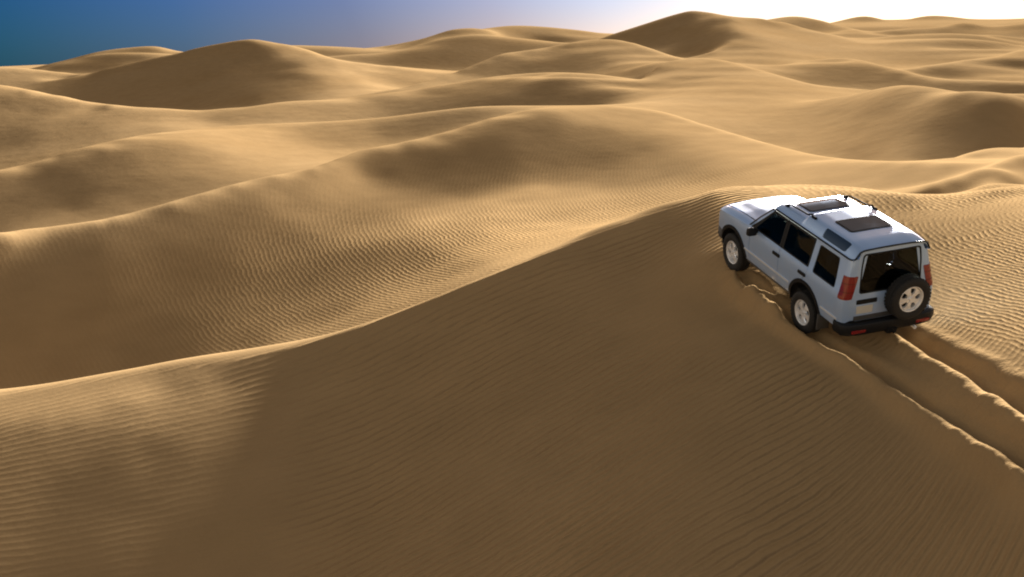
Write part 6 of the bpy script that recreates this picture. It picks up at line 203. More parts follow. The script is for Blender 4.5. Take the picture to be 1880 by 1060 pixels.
    [45,-42,-2,1,0,0,1,-1,1,0,0,1,1,1,1,1,3,-7,-2,1,-1,1,-1,2,-1,-1,-1,-10,4,9,-6,-10,1,8,-3,1,1,-3,3,3,-2,2,-1,0,-2,0,-2,-4,6,-6,-31,74,-14,-18,-9,11,-13,1,-36,72,-32,-19,48,64,-40,-57,-56,60,-22,20,3,22,-33,0,37,-22,23,-28,21,-21,-6,-25,4,35,-5,-1,7,-2,-7,2,11,-29,30,-1,38,-56,-9,20,7,-1,-3,-5,-3,0,-1,-1,1,1,7,0,-3,-3,-6,13,5,-9,-4,4,12,-9,-17,3,8,36,-29,57,-43,-12,-36,5,-1,10,7,11,9,-16,-22,-13,68,-22,11,-16,-27,20,6,18,-13,-27,30,11,-7,-12,7,4,4,-15,-19,20,1,-7,7,-3,-2,2,5,-3,-1,-1,2,3,-4,-11,10,1,0,4,0,-10,6,2,-1,0,1,-2,1,-1,0,0,0,1,-2,2,-1,0,0,0,0,0,0,0,-1,2,-2,2,-1,0,0,0,0,0],
    [47,-46,2,-1,0,0,0,1,0,-1,3,-1,1,1,1,2,2,-9,0,1,-1,0,1,0,2,-4,-4,-8,7,10,-9,-12,9,3,-4,1,3,-2,3,0,-1,1,2,-4,1,0,-4,-5,6,-2,-19,13,59,-45,5,-2,-33,10,-42,55,21,-38,96,-114,154,-63,-72,17,-40,37,6,8,-25,5,29,-13,25,-23,16,-22,3,-38,-6,43,-4,-3,6,-16,7,41,-20,-25,31,-6,31,-50,-3,13,7,-1,-4,-4,-2,-2,0,0,0,-1,10,-1,-1,-3,-4,5,7,-7,-4,4,11,-16,4,-14,16,17,-21,24,38,-59,-2,-35,16,14,-22,39,4,-11,-17,-15,7,43,-1,-17,-26,17,6,12,-7,-22,23,13,-7,-12,8,11,-10,-9,-21,22,8,-21,11,0,-2,3,4,-1,-2,-1,0,2,-2,-9,6,3,1,3,2,-14,8,1,0,0,-1,1,-1,1,-1,0,0,0,1,-2,2,-1,0,0,0,0,0,0,0,0,0,0,0,0,0,0,0,0],
    [47,-44,-2,2,-2,2,0,-1,1,1,-1,3,-2,3,0,1,3,-8,-1,0,0,0,0,2,-1,-3,-4,-8,9,8,-13,-2,6,1,-5,4,-1,3,0,0,-1,3,-3,1,0,-3,-2,-6,5,4,-6,-13,49,-26,15,-12,-41,14,-5,-11,44,-28,92,-115,61,129,-124,-11,-71,48,13,-3,-18,8,25,6,-14,15,2,-19,12,-47,-23,52,-7,5,1,-25,27,34,-12,-16,22,-12,25,-41,-1,7,6,-1,-4,-2,-3,-1,-1,-1,0,1,9,0,-3,1,0,-7,13,-5,-14,11,12,-23,18,-25,24,-1,-5,6,19,-20,40,-90,31,11,-31,42,8,-8,-14,-17,-6,46,-4,-3,-23,5,9,-1,4,-15,12,17,-5,-13,5,12,-15,-2,-10,10,8,-20,11,0,-1,1,3,5,-8,2,-1,0,0,-6,3,2,3,3,-1,-10,4,3,-1,2,-2,1,-1,0,1,0,-1,0,0,0,-1,2,-1,-1,2,-1,0,0,0,0,0,0,0,0,0,0,0,0],
    [48,-46,1,-2,2,-1,0,1,1,0,0,0,2,0,1,2,2,-9,0,-1,1,-1,1,1,0,-3,-9,1,6,2,-9,2,6,-4,-2,5,-3,3,1,-1,1,-2,1,-1,0,-1,-3,-2,-2,11,0,-27,42,-15,15,-15,-39,16,22,-43,38,-18,58,-47,24,1,53,-62,12,-28,11,-8,-15,8,24,21,-29,13,10,-15,6,-45,-30,42,0,13,-6,-24,38,19,9,-17,16,-15,18,-26,-11,6,8,-4,-2,-3,-1,-2,-1,0,-1,2,7,1,-1,-1,3,-9,-9,10,15,-14,17,-31,28,-30,29,-20,9,-14,6,84,-72,-36,31,-2,-26,33,7,1,-15,-13,-5,31,-4,7,-10,-30,26,5,-3,-1,-6,22,-4,-10,-1,10,-15,5,0,0,2,-9,4,0,0,1,2,7,-7,-2,1,-2,3,-5,2,2,1,3,0,-8,1,3,1,-1,1,0,0,-1,0,0,0,0,0,1,-1,-1,1,1,-1,0,0,-1,2,-1,0,0,0,0,-1,2,-1,0],
    [49,-47,0,0,1,0,-1,2,-2,2,1,0,1,-1,3,0,3,-9,-1,0,0,0,1,-1,2,-6,-7,5,4,-4,-4,5,4,-6,1,2,1,1,-1,0,1,-1,0,-1,0,-3,-1,0,-2,10,6,-37,36,-6,16,-19,-35,20,32,-38,-3,-1,43,-8,-9,-3,65,-47,7,-29,6,-10,-11,8,8,47,-36,7,14,-13,1,-42,-26,13,20,17,-12,-12,31,6,31,-14,5,-4,-17,18,-32,5,6,-2,-1,-2,-2,-2,0,-2,1,1,7,1,-1,1,3,-9,2,1,-11,7,20,-31,20,-14,17,-28,17,-15,44,4,-31,-21,30,-18,-8,18,5,2,-9,-5,-7,17,-1,8,1,-31,19,-12,11,8,-18,25,-1,-12,-2,4,0,-4,6,-6,0,-1,1,0,-1,0,3,7,-8,1,-1,-1,0,0,-2,2,3,1,-1,-5,2,1,0,1,0,-1,0,1,-1,0,0,0,1,-2,2,-1,0,0,0,-1,2,-1,0,0,0,-1,2,-1,0,0,0,0],
    [50,-48,0,1,-1,0,2,-2,2,0,0,2,-1,2,0,0,5,-10,-2,1,-1,1,0,-1,0,-3,-9,12,-2,-8,3,6,0,-5,3,2,-2,3,-1,-1,0,0,-1,-1,1,-3,-1,3,0,2,10,-34,24,2,15,-21,-27,20,34,-29,-28,2,37,8,-16,-2,39,1,-13,-26,2,-10,-7,8,-3,29,31,-44,25,-14,-1,-36,-24,-6,27,20,-11,-1,20,3,34,3,-14,0,-35,60,-53,1,7,-4,0,0,-3,-2,-1,1,-2,3,6,1,0,1,4,-12,-3,6,-4,1,14,-17,10,-5,6,-35,32,-9,44,-25,-12,-26,42,-31,7,9,0,4,-5,-1,-6,9,-2,7,8,-36,21,-15,17,12,-28,25,1,-12,0,-1,6,-5,5,-6,-3,6,-3,0,-1,0,1,11,-9,-2,1,0,0,-3,1,1,3,1,-1,-3,-1,0,4,-2,0,0,1,-1,1,-1,1,-1,-1,2,-2,2,-1,0,-1,2,-1,0,0,0,0,0,0,0,0,0,0,0],
    [50,-48,1,-1,1,0,-1,2,0,0,1,0,1,1,-1,1,4,-11,1,0,-1,0,0,0,-3,-5,1,8,-5,-6,5,2,3,-4,1,3,-1,0,0,-1,0,0,-1,0,-1,-1,-3,4,4,-3,8,-20,2,13,13,-20,-20,17,35,-23,-39,2,22,26,-15,-3,8,45,-30,-20,-2,-11,-4,8,-2,3,72,-62,25,-16,-1,-32,-18,-20,26,24,-6,6,5,8,24,33,-46,21,-62,94,-58,-8,3,-1,1,-3,0,-2,0,-3,2,2,4,1,2,0,5,-14,-4,8,-1,0,4,-5,10,-5,-1,-41,49,-10,36,-28,-8,-37,54,-30,10,2,2,0,0,0,-2,0,1,3,6,-19,10,-29,38,11,-32,19,4,-10,-2,1,2,-2,9,-12,-2,6,-1,-1,0,-2,3,9,-7,-3,1,0,0,-2,-1,4,0,2,-3,-1,0,1,-1,1,1,0,-1,1,-1,0,0,0,1,-2,2,-2,2,-1,0,0,0,0,0,0,0,0,0,0,0,0,0,0],
    [51,-48,-2,2,0,-1,2,-1,1,0,1,0,2,-1,1,0,3,-9,-2,1,1,-1,-1,-2,-3,-2,3,8,-10,-2,6,1,-2,2,2,-1,1,-1,0,-1,-1,1,-1,-1,0,-1,0,1,5,-2,-1,-8,-6,16,12,-19,-16,18,29,-19,-39,5,5,32,-8,-4,-3,50,-22,-20,-4,-12,-1,8,-3,4,56,-50,28,-22,-1,-20,-21,-22,21,13,13,5,2,8,2,70,-77,26,-33,44,3,-36,-2,0,1,0,-3,0,-2,0,0,2,4,3,-2,4,3,-17,1,5,3,-1,-5,4,10,-7,-1,-43,54,-7,11,-7,-9,-33,42,-14,3,1,-1,1,-1,3,4,-9,1,2,6,-13,7,-28,35,14,-26,5,9,-5,-3,-1,2,-2,8,-12,-2,8,-2,-1,-1,0,0,14,-12,0,0,0,0,-3,2,0,3,0,-1,-1,-2,1,2,-1,1,-1,1,-2,1,1,-1,1,-2,2,-1,0,0,0,0,0,-1,2,-1,0,0,0,0,0,0,0,0,0],
    [52,-50,1,0,-2,3,-1,1,0,1,0,0,1,1,0,-1,1,-7,2,-3,0,0,0,-3,-4,0,6,2,-6,-1,3,2,-1,0,4,-1,0,-2,2,-2,0,-1,-1,1,-2,0,2,1,2,0,-1,-9,-22,50,-18,-2,-15,15,22,-16,-33,4,2,21,3,-4,0,25,5,-22,-10,-7,-2,6,1,8,18,-7,12,-21,-6,-4,-22,-23,14,6,20,8,1,10,0,39,-29,-13,13,-18,58,-45,-13,0,2,0,0,-4,0,-1,0,3,3,2,1,-1,8,-22,2,9,4,-1,-13,13,4,-6,1,-40,49,-5,-3,-48,46,28,-35,15,-10,0,-1,0,-1,1,14,-16,0,3,1,-8,7,-23,32,7,-12,-12,14,2,-8,1,3,-4,8,-17,6,4,-1,-1,0,-2,1,13,-9,-3,1,-2,2,-1,0,2,-1,1,0,-1,0,-1,0,2,-1,1,-1,1,-1,0,0,0,1,-2,1,1,-2,1,1,-1,0,0,0,0,0,0,0,0,0,0,0,0],
    [52,-49,0,-1,1,0,1,-1,1,0,2,0,0,0,1,1,-4,-3,-2,1,-1,0,-2,-3,-3,2,5,2,-6,0,3,-1,2,1,2,-1,-1,1,-2,0,0,-1,0,-1,-1,1,0,2,3,0,0,-2,-27,30,-2,-3,-10,13,18,-20,-22,7,-2,7,13,-2,1,6,23,-24,-7,-9,-1,7,0,7,-4,31,-21,-2,-11,4,-21,-23,11,0,19,12,9,0,7,9,-3,-16,9,-21,59,-17,-37,5,2,-2,-2,0,-2,0,0,2,3,2,0,0,6,-19,-6,20,5,-4,-18,18,0,-7,7,-35,37,-1,-8,-29,22,42,-47,26,-15,1,0,-1,-2,2,24,-28,3,2,1,-6,6,-19,27,5,-5,-16,9,9,-10,-1,-9,17,8,-22,4,2,1,0,-2,0,0,11,-7,-1,-1,-3,3,0,-1,1,2,-1,-1,0,-1,1,0,1,-1,0,0,0,1,-1,1,-2,1,1,-1,0,0,0,0,0,0,0,0,0,0,0,0,0,0,0,0,0],
    [54,-52,0,1,0,0,0,1,0,1,0,1,1,0,-1,1,-4,-2,-2,0,0,-1,-2,-3,-3,4,5,0,-6,3,1,0,-1,4,1,-1,0,-1,-1,1,-1,-1,-1,-1,1,0,1,1,4,-1,-2,18,-47,22,6,-3,-4,10,11,-18,-16,14,-7,-1,14,1,1,-2,30,-21,-9,-7,0,5,0,1,-2,41,-42,12,-10,8,-20,-21,5,2,15,10,13,0,5,-3,8,-15,0,-1,21,23,-45,2,-1,1,-3,-1,-2,0,1,2,3,1,-1,1,4,-18,-6,23,4,-4,-19,18,-3,-5,5,-15,12,4,-20,7,-1,43,-48,26,-13,1,0,-2,-1,1,27,-27,-1,1,2,-3,4,-15,22,4,-2,-16,7,7,-7,-1,-11,19,8,-20,3,2,-1,1,-1,0,-1,7,-2,-3,0,-2,2,0,0,0,1,0,0,0,-2,1,-1,1,0,1,-1,1,-1,0,0,1,-1,0,0,-1,2,-1,0,0,0,0,0,0,0,0,-1,2,-1,0,0,0],
    [54,-52,1,0,0,1,-1,1,0,1,0,1,0,0,2,-2,-4,-2,0,-2,0,0,-3,-3,-3,7,3,-1,-4,1,3,-1,0,2,2,0,-2,0,0,-1,-1,1,-2,0,-1,2,1,-3,8,2,-12,28,-42,9,6,1,-2,8,7,-16,-11,15,-8,-2,7,4,3,-5,29,-16,-10,-4,-1,4,0,-4,2,41,-52,23,-9,7,-15,-20,1,3,13,10,10,1,0,-2,7,-8,-2,0,8,31,-35,-1,-3,-1,-1,-1,-2,-1,2,0,4,1,1,-4,5,-16,-3,19,6,-5,-18,16,-3,-5,0,4,-5,8,-28,22,-4,33,-37,17,-7,-2,0,1,-4,0,30,-28,0,1,0,-3,4,-9,16,4,0,-18,7,9,-10,1,-11,18,9,-18,1,1,2,-2,1,-2,2,1,3,-3,-1,-3,2,2,0,0,0,-1,0,1,-1,-1,2,-2,2,-2,2,-1,1,-1,0,0,0,0,0,1,-1,0,-1,1,1,-1,0,0,0,0,0,0,0,0,0,0],
    [55,-52,-1,1,0,0,0,1,1,0,0,1,0,1,-1,0,-4,-3,0,-1,0,-1,-3,-3,1,4,2,-1,-2,1,1,0,1,2,0,0,0,-1,-1,0,0,-1,0,-1,0,1,1,-4,9,3,-14,20,-21,-2,2,4,0,6,4,-15,-6,16,-9,-6,7,3,4,-6,27,-13,-6,-6,0,3,1,-8,-1,44,-56,30,-6,5,-14,-16,-1,2,8,12,7,3,-2,-1,3,-3,-1,1,2,19,-12,-7,-1,-3,-2,-2,0,0,-1,3,2,1,0,-2,-1,-11,-1,17,7,-6,-16,13,-5,-2,0,6,-7,6,-25,21,1,24,-32,16,-9,1,0,-2,1,-2,18,-12,-3,0,-2,0,2,-6,12,5,-2,-15,5,7,-6,-1,-9,17,7,-14,0,1,-1,1,0,0,0,-3,7,-2,-2,-3,3,1,0,-1,1,0,0,-1,0,0,-1,2,-2,2,-1,1,-2,2,-1,0,0,1,-1,0,-1,1,1,-1,0,-1,1,1,-1,0,0,0,0,0,0,0],
    [55,-52,0,0,0,0,1,0,1,0,0,1,0,0,0,-1,-4,-2,1,-2,-1,-2,-1,-3,1,5,2,-4,0,2,-1,2,1,0,0,2,-3,3,-3,-1,2,-2,-1,0,1,0,1,-3,8,0,-6,2,4,-14,2,4,2,4,1,-13,-1,11,-6,-5,1,5,3,-5,22,-6,-5,-6,0,2,1,-6,-7,34,-40,26,-4,6,-11,-15,-5,3,6,11,7,-1,1,1,0,-2,2,-2,3,6,4,-8,-3,-3,-1,-2,-1,0,1,1,1,3,0,-3,-7,-3,-1,15,6,-4,-14,4,2,-2,0,4,-6,6,-22,16,6,17,-25,10,-4,-2,0,0,1,6,-8,11,-8,-2,0,-1,2,-3,8,4,0,-12,-1,10,-7,0,-8,15,7,-12,0,-1,1,1,-2,2,0,-7,10,-2,-2,-2,2,1,-1,1,0,0,-1,0,1,-1,0,-1,2,-1,1,-2,2,-1,0,0,1,-2,1,0,1,-1,0,0,0,0,0,-1,2,-1,0,0,0,0,0,0],
    [56,-53,0,-1,2,-1,1,0,0,1,1,0,0,1,-2,-1,-4,0,-2,0,-1,-2,-4,2,3,-1,2,0,-2,1,1,0,2,1,-1,2,-3,2,-3,2,-1,-2,1,0,0,0,1,0,1,2,-2,-5,13,-15,0,3,1,5,-2,-8,-2,12,-6,-7,0,7,-1,2,8,6,-8,-3,0,1,0,-4,-5,15,-22,21,1,3,-10,-11,-5,1,4,7,6,3,0,1,0,0,0,1,0,1,10,-7,-4,-2,-1,-2,-2,0,1,1,3,0,1,-1,-13,1,-1,16,4,-4,-9,-2,2,0,2,0,-2,1,-16,14,7,10,-16,4,-3,0,0,-1,2,6,-14,16,-7,-2,-2,2,-1,0,6,4,-1,-10,-3,9,-5,-1,-5,13,4,-6,-3,-1,2,-1,1,-1,1,-9,11,0,-3,-1,0,2,1,-1,-1,1,-1,1,-1,-1,1,1,-1,0,0,1,-1,0,0,1,-2,2,-1,0,0,0,0,0,-1,2,-1,0,0,0,0,0,0,0,0,0],
    [58,-56,1,0,0,0,1,1,-1,1,0,1,0,0,-1,-2,-3,-2,2,-1,-3,-2,-3,3,1,1,1,-2,2,0,-1,1,3,0,-2,2,0,-2,2,-2,-1,1,-2,1,0,0,0,4,-3,0,4,-15,23,-16,-2,4,2,1,-1,-7,1,9,-6,-6,0,4,1,3,1,10,-3,-5,0,1,0,-4,-6,5,-10,19,1,3,-6,-11,-5,-2,3,7,3,4,2,1,-1,1,0,1,-1,-3,14,-5,-4,-1,-4,-1,0,-1,0,2,1,2,-1,0,-14,2,-1,17,2,-3,-8,-4,3,1,1,-1,-2,2,-13,10,8,8,-13,3,-2,-2,0,2,2,4,-18,18,-3,-4,0,-1,1,0,5,2,0,-7,-5,8,-5,1,-5,10,6,-7,-1,-1,0,1,-1,2,-1,-9,10,0,-2,-2,3,0,0,0,0,-1,1,0,-1,0,0,-1,2,-1,0,0,0,1,-1,0,0,0,0,1,-2,2,-1,0,0,0,0,0,0,0,0,0,0,0,0,0],
]
def load_dunes():
    b = np.cumsum(np.array(DUNES, np.int64), 0)
    return np.cumsum(np.cumsum(b, 1), 1) * 3e-5
def bspline(x, n):
    i = np.clip(np.floor(x).astype(int), 0, n - 2); f = x - i
    W = np.zeros((len(x), n))
    for q, w in enumerate(((1-f)**3/6, (3*f**3-6*f**2+4)/6, (-3*f**3+3*f**2+3*f+1)/6, f**3/6)):
        np.add.at(W, (np.arange(len(x)), np.clip(i - 1 + q, 0, n - 1)), w)
    return W
def smooth(a, b, x):
    t = np.clip((x - a) / (b - a), 0, 1); return t * t * (3 - 2 * t)

RIP = {'a': (-1.506, 19.167, 7.686, [194.42, -36.131, -7.146, -60.408, 25.353, 22.366, -28.109, 55.702, -23.773]), 'b': (-3.62, 42.009, 17.875, [201.246, -147.341, 18.184, 600.404, -116.48, -0.887, 78.089, 7.353, -8.369]), 'c': (8.505, 19.083, 3.751, [33.331, 0.804, -10.151, 242.037, -58.115, -6.979, 59.609, -12.26, -9.577])}        # polynomial wind-ripple phases: (x0, y0, scale, coefficients)
def phase(k, X, Y):
    x0, y0, s, cf = RIP[k]
    x = np.clip((X - x0) / s, -1.6, 1.6); y = np.clip((Y - y0) / s, -1.6, 1.6)
    o = np.zeros_like(X)
    for c, (i, j) in zip(cf, [(i, j) for i in range(4) for j in range(4) if 0 < i + j <= 3]): o += c * x**i * y**j
    return o

TRACK_L = [(4.393, 20.905), (4.472, 20.654), (4.552, 20.401), (4.631, 20.149), (4.709, 19.901), (4.785, 19.661), (4.852, 19.436), (4.912, 19.224), (4.973, 19.013), (5.044, 18.792), (5.135, 18.546), (5.257, 18.272), (5.403, 17.977), (5.557, 17.669), (5.701, 17.357), (5.819, 17.049), (5.907, 16.744), (5.977, 16.436), (6.033, 16.127), (6.081, 15.817), (6.126, 15.508), (6.167, 15.192), (6.201, 14.868), (6.228, 14.548), (6.253, 14.242), (6.275, 13.961), (6.295, 13.713), (6.311, 13.491), (6.325, 13.282), (6.337, 13.077), (6.352, 12.865), (6.367, 12.646), (6.382, 12.427), (6.397, 12.208), (6.412, 11.989), (6.428, 11.770), (6.443, 11.550), (6.458, 11.331), (6.473, 11.112), (6.489, 10.893), (6.504, 10.674)]
TRACK_R = [(5.904, 21.361), (5.983, 21.110), (6.063, 20.857), (6.142, 20.605), (6.220, 20.357), (6.296, 20.117), (6.372, 19.888), (6.449, 19.668), (6.523, 19.451), (6.590, 19.232), (6.646, 19.003), (6.689, 18.761), (6.720, 18.513), (6.745, 18.260), (6.766, 18.007), (6.785, 17.757), (6.804, 17.511), (6.819, 17.266), (6.832, 17.022), (6.843, 16.781), (6.852, 16.541), (6.858, 16.308), (6.862, 16.081), (6.864, 15.854), (6.866, 15.623), (6.870, 15.382), (6.875, 15.130), (6.881, 14.869), (6.887, 14.604), (6.893, 14.338), (6.900, 14.073), (6.906, 13.812), (6.912, 13.550), (6.917, 13.288), (6.923, 13.027), (6.929, 12.765), (6.935, 12.503), (6.941, 12.241), (6.947, 11.980), (6.953, 11.718), (6.959, 11.456)]
def polyline_dist(X, Y, pts):
    """signed distance (left negative) and length along a smoothed path"""
    pts = np.array(pts)
    best = np.full(X.shape, 1e9); sd = np.zeros(X.shape); al = np.zeros(X.shape); L = 0.
    for (ax, ay), (bx, by) in zip(pts, pts[1:]):
        dx, dy = bx - ax, by - ay; l = math.hypot(dx, dy)
        t = np.clip(((X - ax) * dx + (Y - ay) * dy) / l**2, 0, 1)
        px, py = X - ax - t * dx, Y - ay - t * dy
        d = np.hypot(px, py); s = np.sign(dx * (Y - ay) - dy * (X - ax))
        k = d < best
        best = np.where(k, d, best); sd = np.where(k, d * s, sd); al = np.where(k, L + t * l, al); L += l
    return sd, al
SIDE = 1.0
def wob(a, seed, f):
    r = np.random.RandomState(seed); o = np.zeros_like(a)
    for k in range(7):
        o += np.sin(a * f * (1 + .63 * k) + r.rand() * 6.28) / (1 + .35 * k)
    return o / 3.

def build_ground(mat):
    G = load_dunes()
    D2 = math.pi / 180
    az = np.concatenate([np.arange(-43.9, -29, .3), np.arange(-29, 29, .09), np.arange(29, 43.95, .3)]) * D2
    rows = [1.2, 3.0, 5.0, 6.5]
    d = 7.4
    while d < 30000:
        rows.append(d)
        d *= 1.004 if d < 11 else 1.0026 if d < 36 else 1.0045 if d < 90 else 1.007 if d < 900 else 1.03 if d < 3000 else 1.2
    rho = np.log(np.array(rows))
    WR = bspline(np.clip((rho - R0) / DR, 0, NR - 1), NR)
    g = bspline(np.clip((az - A0) / DA, 0, NA - 1), NA) @ G @ WR.T
    # the rest of the circle, behind the camera: plain low dunes in a coarse fan
    back = np.arange(48, 313, 4) * D2
    D = np.exp(rho)
    zb = -9.5 + 1.6 * np.sin(np.outer(np.sin(back), D / 23)) * np.cos(np.outer(np.cos(back), D / 31)) * np.clip(D / 40, 0, 1)[None, :]
    gb = zb / D
    for k, a in enumerate(back):
        w = max(0, 1 - (k * 4 + 4) / 40.); w2 = max(0, 1 - (len(back) - k) * 4 / 40.)
        gb[k] = gb[k] * (1 - w - w2) + g[-1] * w + g[0] * w2
    az = np.concatenate([az, back]); g = np.vstack([g, gb])
    near = D < 7.4                                   # straight below the camera
    j0 = int(np.argmin(near))
    z = g * D[None, :]
    far = smooth(1300, 2300, D)[None, :]
    z = z * (1 - far) + -10. * far
    for j in range(j0): z[:, j] = z[:, j0] + (z[:, j0].mean() - z[:, j0]) * (1 - D[j] / D[j0])
    X = np.sin(az)[:, None] * D[None, :]; Y = np.cos(az)[:, None] * D[None, :]
    # the near crest is an edge: both sides fall away from it more steeply close by
    ed = D[None, :] - np.interp(np.degrees(az), CREST[0], CREST[1])[:, None]
    fade = (smooth(-18, -11, np.degrees(az)) * smooth(9.5, 6.5, np.degrees(az)) * (np.abs(az) < .7))[:, None]
    wd = np.where(ed < 0, 1.1, .9); st = np.where(ed < 0, .10, .06)
    z = z + fade * st * wd * (np.exp(-np.abs(ed) / wd) - 1) * np.exp(-(ed / 9) ** 4)
    # wheel ruts behind the car, pushed-up banks and kicked sand
    m = (np.hypot(X - 8.5, Y - 15.5) < 11) & (np.abs(np.arctan2(X, Y)) < .7)
    xx, yy = X[m], Y[m]; dz = np.zeros_like(xx); rough = np.zeros_like(xx); calm = np.zeros_like(xx)
    for pts, seed in ((TRACK_L, 3), (TRACK_R, 8)):
        s, al = polyline_dist(xx, yy, pts)
        e = s + .03 * wob(al, seed, 1.9)
        bank = 1 + .25 * wob(al, seed + 1, 2.6) + .06 * wob(al, seed + 2, 9.)
        on = smooth(0., .5, al)
        rut = -.11 * np.exp(-(np.abs(e) / .145) ** 4)
        bl = (.16 if seed == 3 else .11) * bank * np.exp(-((e + .31) / .15) ** 2)
        br = .025 * (1 + .4 * wob(al, seed + 4, 2.5)) * np.exp(-((e - .28) / .10) ** 2)
        dz += (rut + bl + br) * on
        rough = np.maximum(rough, np.exp(-(e / .42) ** 4) * on); calm = np.maximum(calm, np.exp(-(e / .75) ** 4) * on)
    sl_, _ = polyline_dist(xx, yy, TRACK_L); sr_, al_ = polyline_dist(xx, yy, TRACK_R)
    calm = np.maximum(calm, smooth(-.1, .1, sl_ * -SIDE) * smooth(-.1, .1, sr_ * SIDE) * smooth(0, .5, al_))
    calm = np.maximum(calm, .8 * (1 - smooth(2.2, 4.2, np.hypot(xx - 5.5, yy - 20.6))))
    for px, py, r, h in KICK:
        q = np.hypot(xx - px, yy - py); an = np.arctan2(yy - py, xx - px)
        rr = r * (1 + .3 * np.sin(3 * an + px * 9) + .12 * np.sin(5 * an + py * 5))
        k = np.exp(-(q / rr) ** 2); dz += h * k; rough = np.maximum(rough, k)
    z[m] += dz
    R_ = np.zeros_like(X); R_[m] = rough; C_ = np.zeros_like(X); C_[m] = calm
    n, k = X.shape
    co = np.empty((n * k + 1, 3), np.float32)
    co[:-1, 0] = X.ravel(); co[:-1, 1] = Y.ravel(); co[:-1, 2] = z.ravel() + CAM_Z
    co[-1] = (0, 0, z[:, 0].mean() + CAM_Z)
    I = np.arange(n); I1 = (I + 1) % n; J = np.arange(k - 1)
    a = (I[:, None] * k + J).ravel(); b = (I1[:, None] * k + J).ravel()
    quads = np.stack([a, a + 1, b + 1, b], 1)
    tris = np.stack([np.full(n, n * k), I * k, I1 * k], 1)
    me = bpy.data.meshes.new('sand_dunes')
    me.vertices.add(len(co)); me.vertices.foreach_set('co', co.ravel())
    loops = np.concatenate([quads.ravel(), tris.ravel()]).astype(np.int32)
    nq, ntr = len(quads), len(tris)
    me.loops.add(len(loops)); me.loops.foreach_set('vertex_index', loops)
    me.polygons.add(nq + ntr)
    me.polygons.foreach_set('loop_start', np.concatenate([np.arange(nq) * 4, nq * 4 + np.arange(ntr) * 3]).astype(np.int32))
    me.polygons.foreach_set('use_smooth', np.ones(nq + ntr, bool))
    me.update(calc_edges=True)
    az_ = np.broadcast_to(az[:, None], X.shape); dd = np.broadcast_to(D[None, :], X.shape)
    at = ripple_masks(X, Y, az_, dd, C_)
    at['rough'] = R_; at['distance'] = smooth(25, 120, dd)
    for nm, v in at.items():
        A = me.attributes.new(nm, 'FLOAT', 'POINT'); A.data.foreach_set('value', np.append(v.ravel(), 0).astype(np.float32))
    me.materials.append(mat)
    o = bpy.data.objects.new('sand_dunes', me); COL.objects.link(o); o['kind'] = 'structure'
    return o

def ripple_masks(X, Y, az, d, calm):
    # beyond: 0 on the camera side of the near crest, 1 past it
    crest = np.interp(np.degrees(az), CREST[0], CREST[1])
    t = (d - crest) / crest
    past = smooth(-.004, .012, t)
    edge = smooth(LINE[0], LINE[1], X - np.interp(Y, LINE[2], LINE[3]))        # right of the car's line
    hi = 1 - smooth(32, 46, d) * .75
    a = .0210 * (1 - past) * (1 - edge) * (.35 + .65 * smooth(0, .04, -t))
    b = np.full_like(X, .10)
    for px, py, rad, w in SPOTS: b = np.maximum(b, w * np.exp(-((X - px)**2 + (Y - py)**2) / rad**2))
    b = .0044 * b * past * (1 - smooth(45, 75, d)) * (.3 + .7 * smooth(.01, .10, t))
    c = .0042 * edge * (1 - smooth(30, 44, d)) * smooth(.0, .15, (36 - d) / 36)
    c = c * smooth(2, 7, Y)
    a = a * smooth(2, 7, Y)
    b = b * (1 - edge * (1 - smooth(30, 36, d)))
    left = smooth(-9, -16, np.degrees(az)) * (1 - past)
    return dict(ripple_a=phase('a', X, Y), ripple_b=phase('b', X, Y), ripple_c=phase('c', X, Y),
                amp_a=a * (1 - calm) * (1 - .955 * left) * (1 - .35 * smooth(2, 8, np.degrees(az)) * smooth(19.5, 17, d)), amp_b=b, amp_c=c * (1 - calm) + 0 * a)

KICK = [(4.32, 20.73, 0.2, 0.11), (4.41, 20.57, 0.14, 0.09), (4.57, 19.89, 0.24, 0.13), (4.71, 19.75, 0.18, 0.12), (4.79, 19.58, 0.22, 0.11), (4.6, 19.27, 0.26, 0.12), (4.74, 19.05, 0.2, 0.11), (4.93, 19.21, 0.25, 0.08)]
CREST = ([-32.01, -31.21, -30.39, -29.55, -28.7, -27.84, -26.96, -26.07, -25.18, -24.27, -23.35, -22.41, -21.47, -20.51, -19.54, -18.56, -17.57, -16.57, -15.55, -14.5, -13.44, -12.38, -11.31, -10.23, -9.16, -8.12, -7.1, -6.08, -5.07, -4.07, -3.08, -2.06, -0.99, 0.08, 1.16, 2.23, 3.3, 4.36, 5.42, 6.47, 7.51, 8.53, 9.5, 10.2, 11.31, 12.41, 13.51, 14.6, 15.68, 16.67, 17.63, 18.58, 19.53, 20.46, 21.4, 22.4, 23.38, 24.34, 25.29, 26.17, 27.02, 27.85], [25.0, 25.0, 25.01, 25.01, 25.02, 25.02, 25.01, 25.0, 24.97, 24.93, 24.89, 24.85, 24.81, 24.77, 24.74, 24.7, 24.66, 24.63, 24.59, 24.56, 24.54, 24.51, 24.47, 24.43, 24.4, 24.39, 24.39, 24.39, 24.4, 24.43, 24.46, 24.51, 24.58, 24.67, 24.79, 24.94, 25.1, 25.27, 25.45, 25.65, 25.85, 26.12, 26.57, 27.0, 27.85, 28.26, 28.45, 28.63, 28.77, 28.86, 28.93, 29.0, 29.1, 29.21, 29.33, 29.45, 29.73, 30.09, 30.43, 30.65, 30.81, 30.96])
SPOTS = [(-1.89, 43.35, 9, 1.0), (-5.38, 44.79, 6, 0.8), (1.51, 45.79, 7, 0.9), (4.74, 47.88, 6, 0.7), (-7.95, 40.82, 6, 0.45), (-10.85, 40.55, 6, 0.4), (1.49, 59.55, 8, 0.5), (-3.69, 38.12, 4, 0.35)]
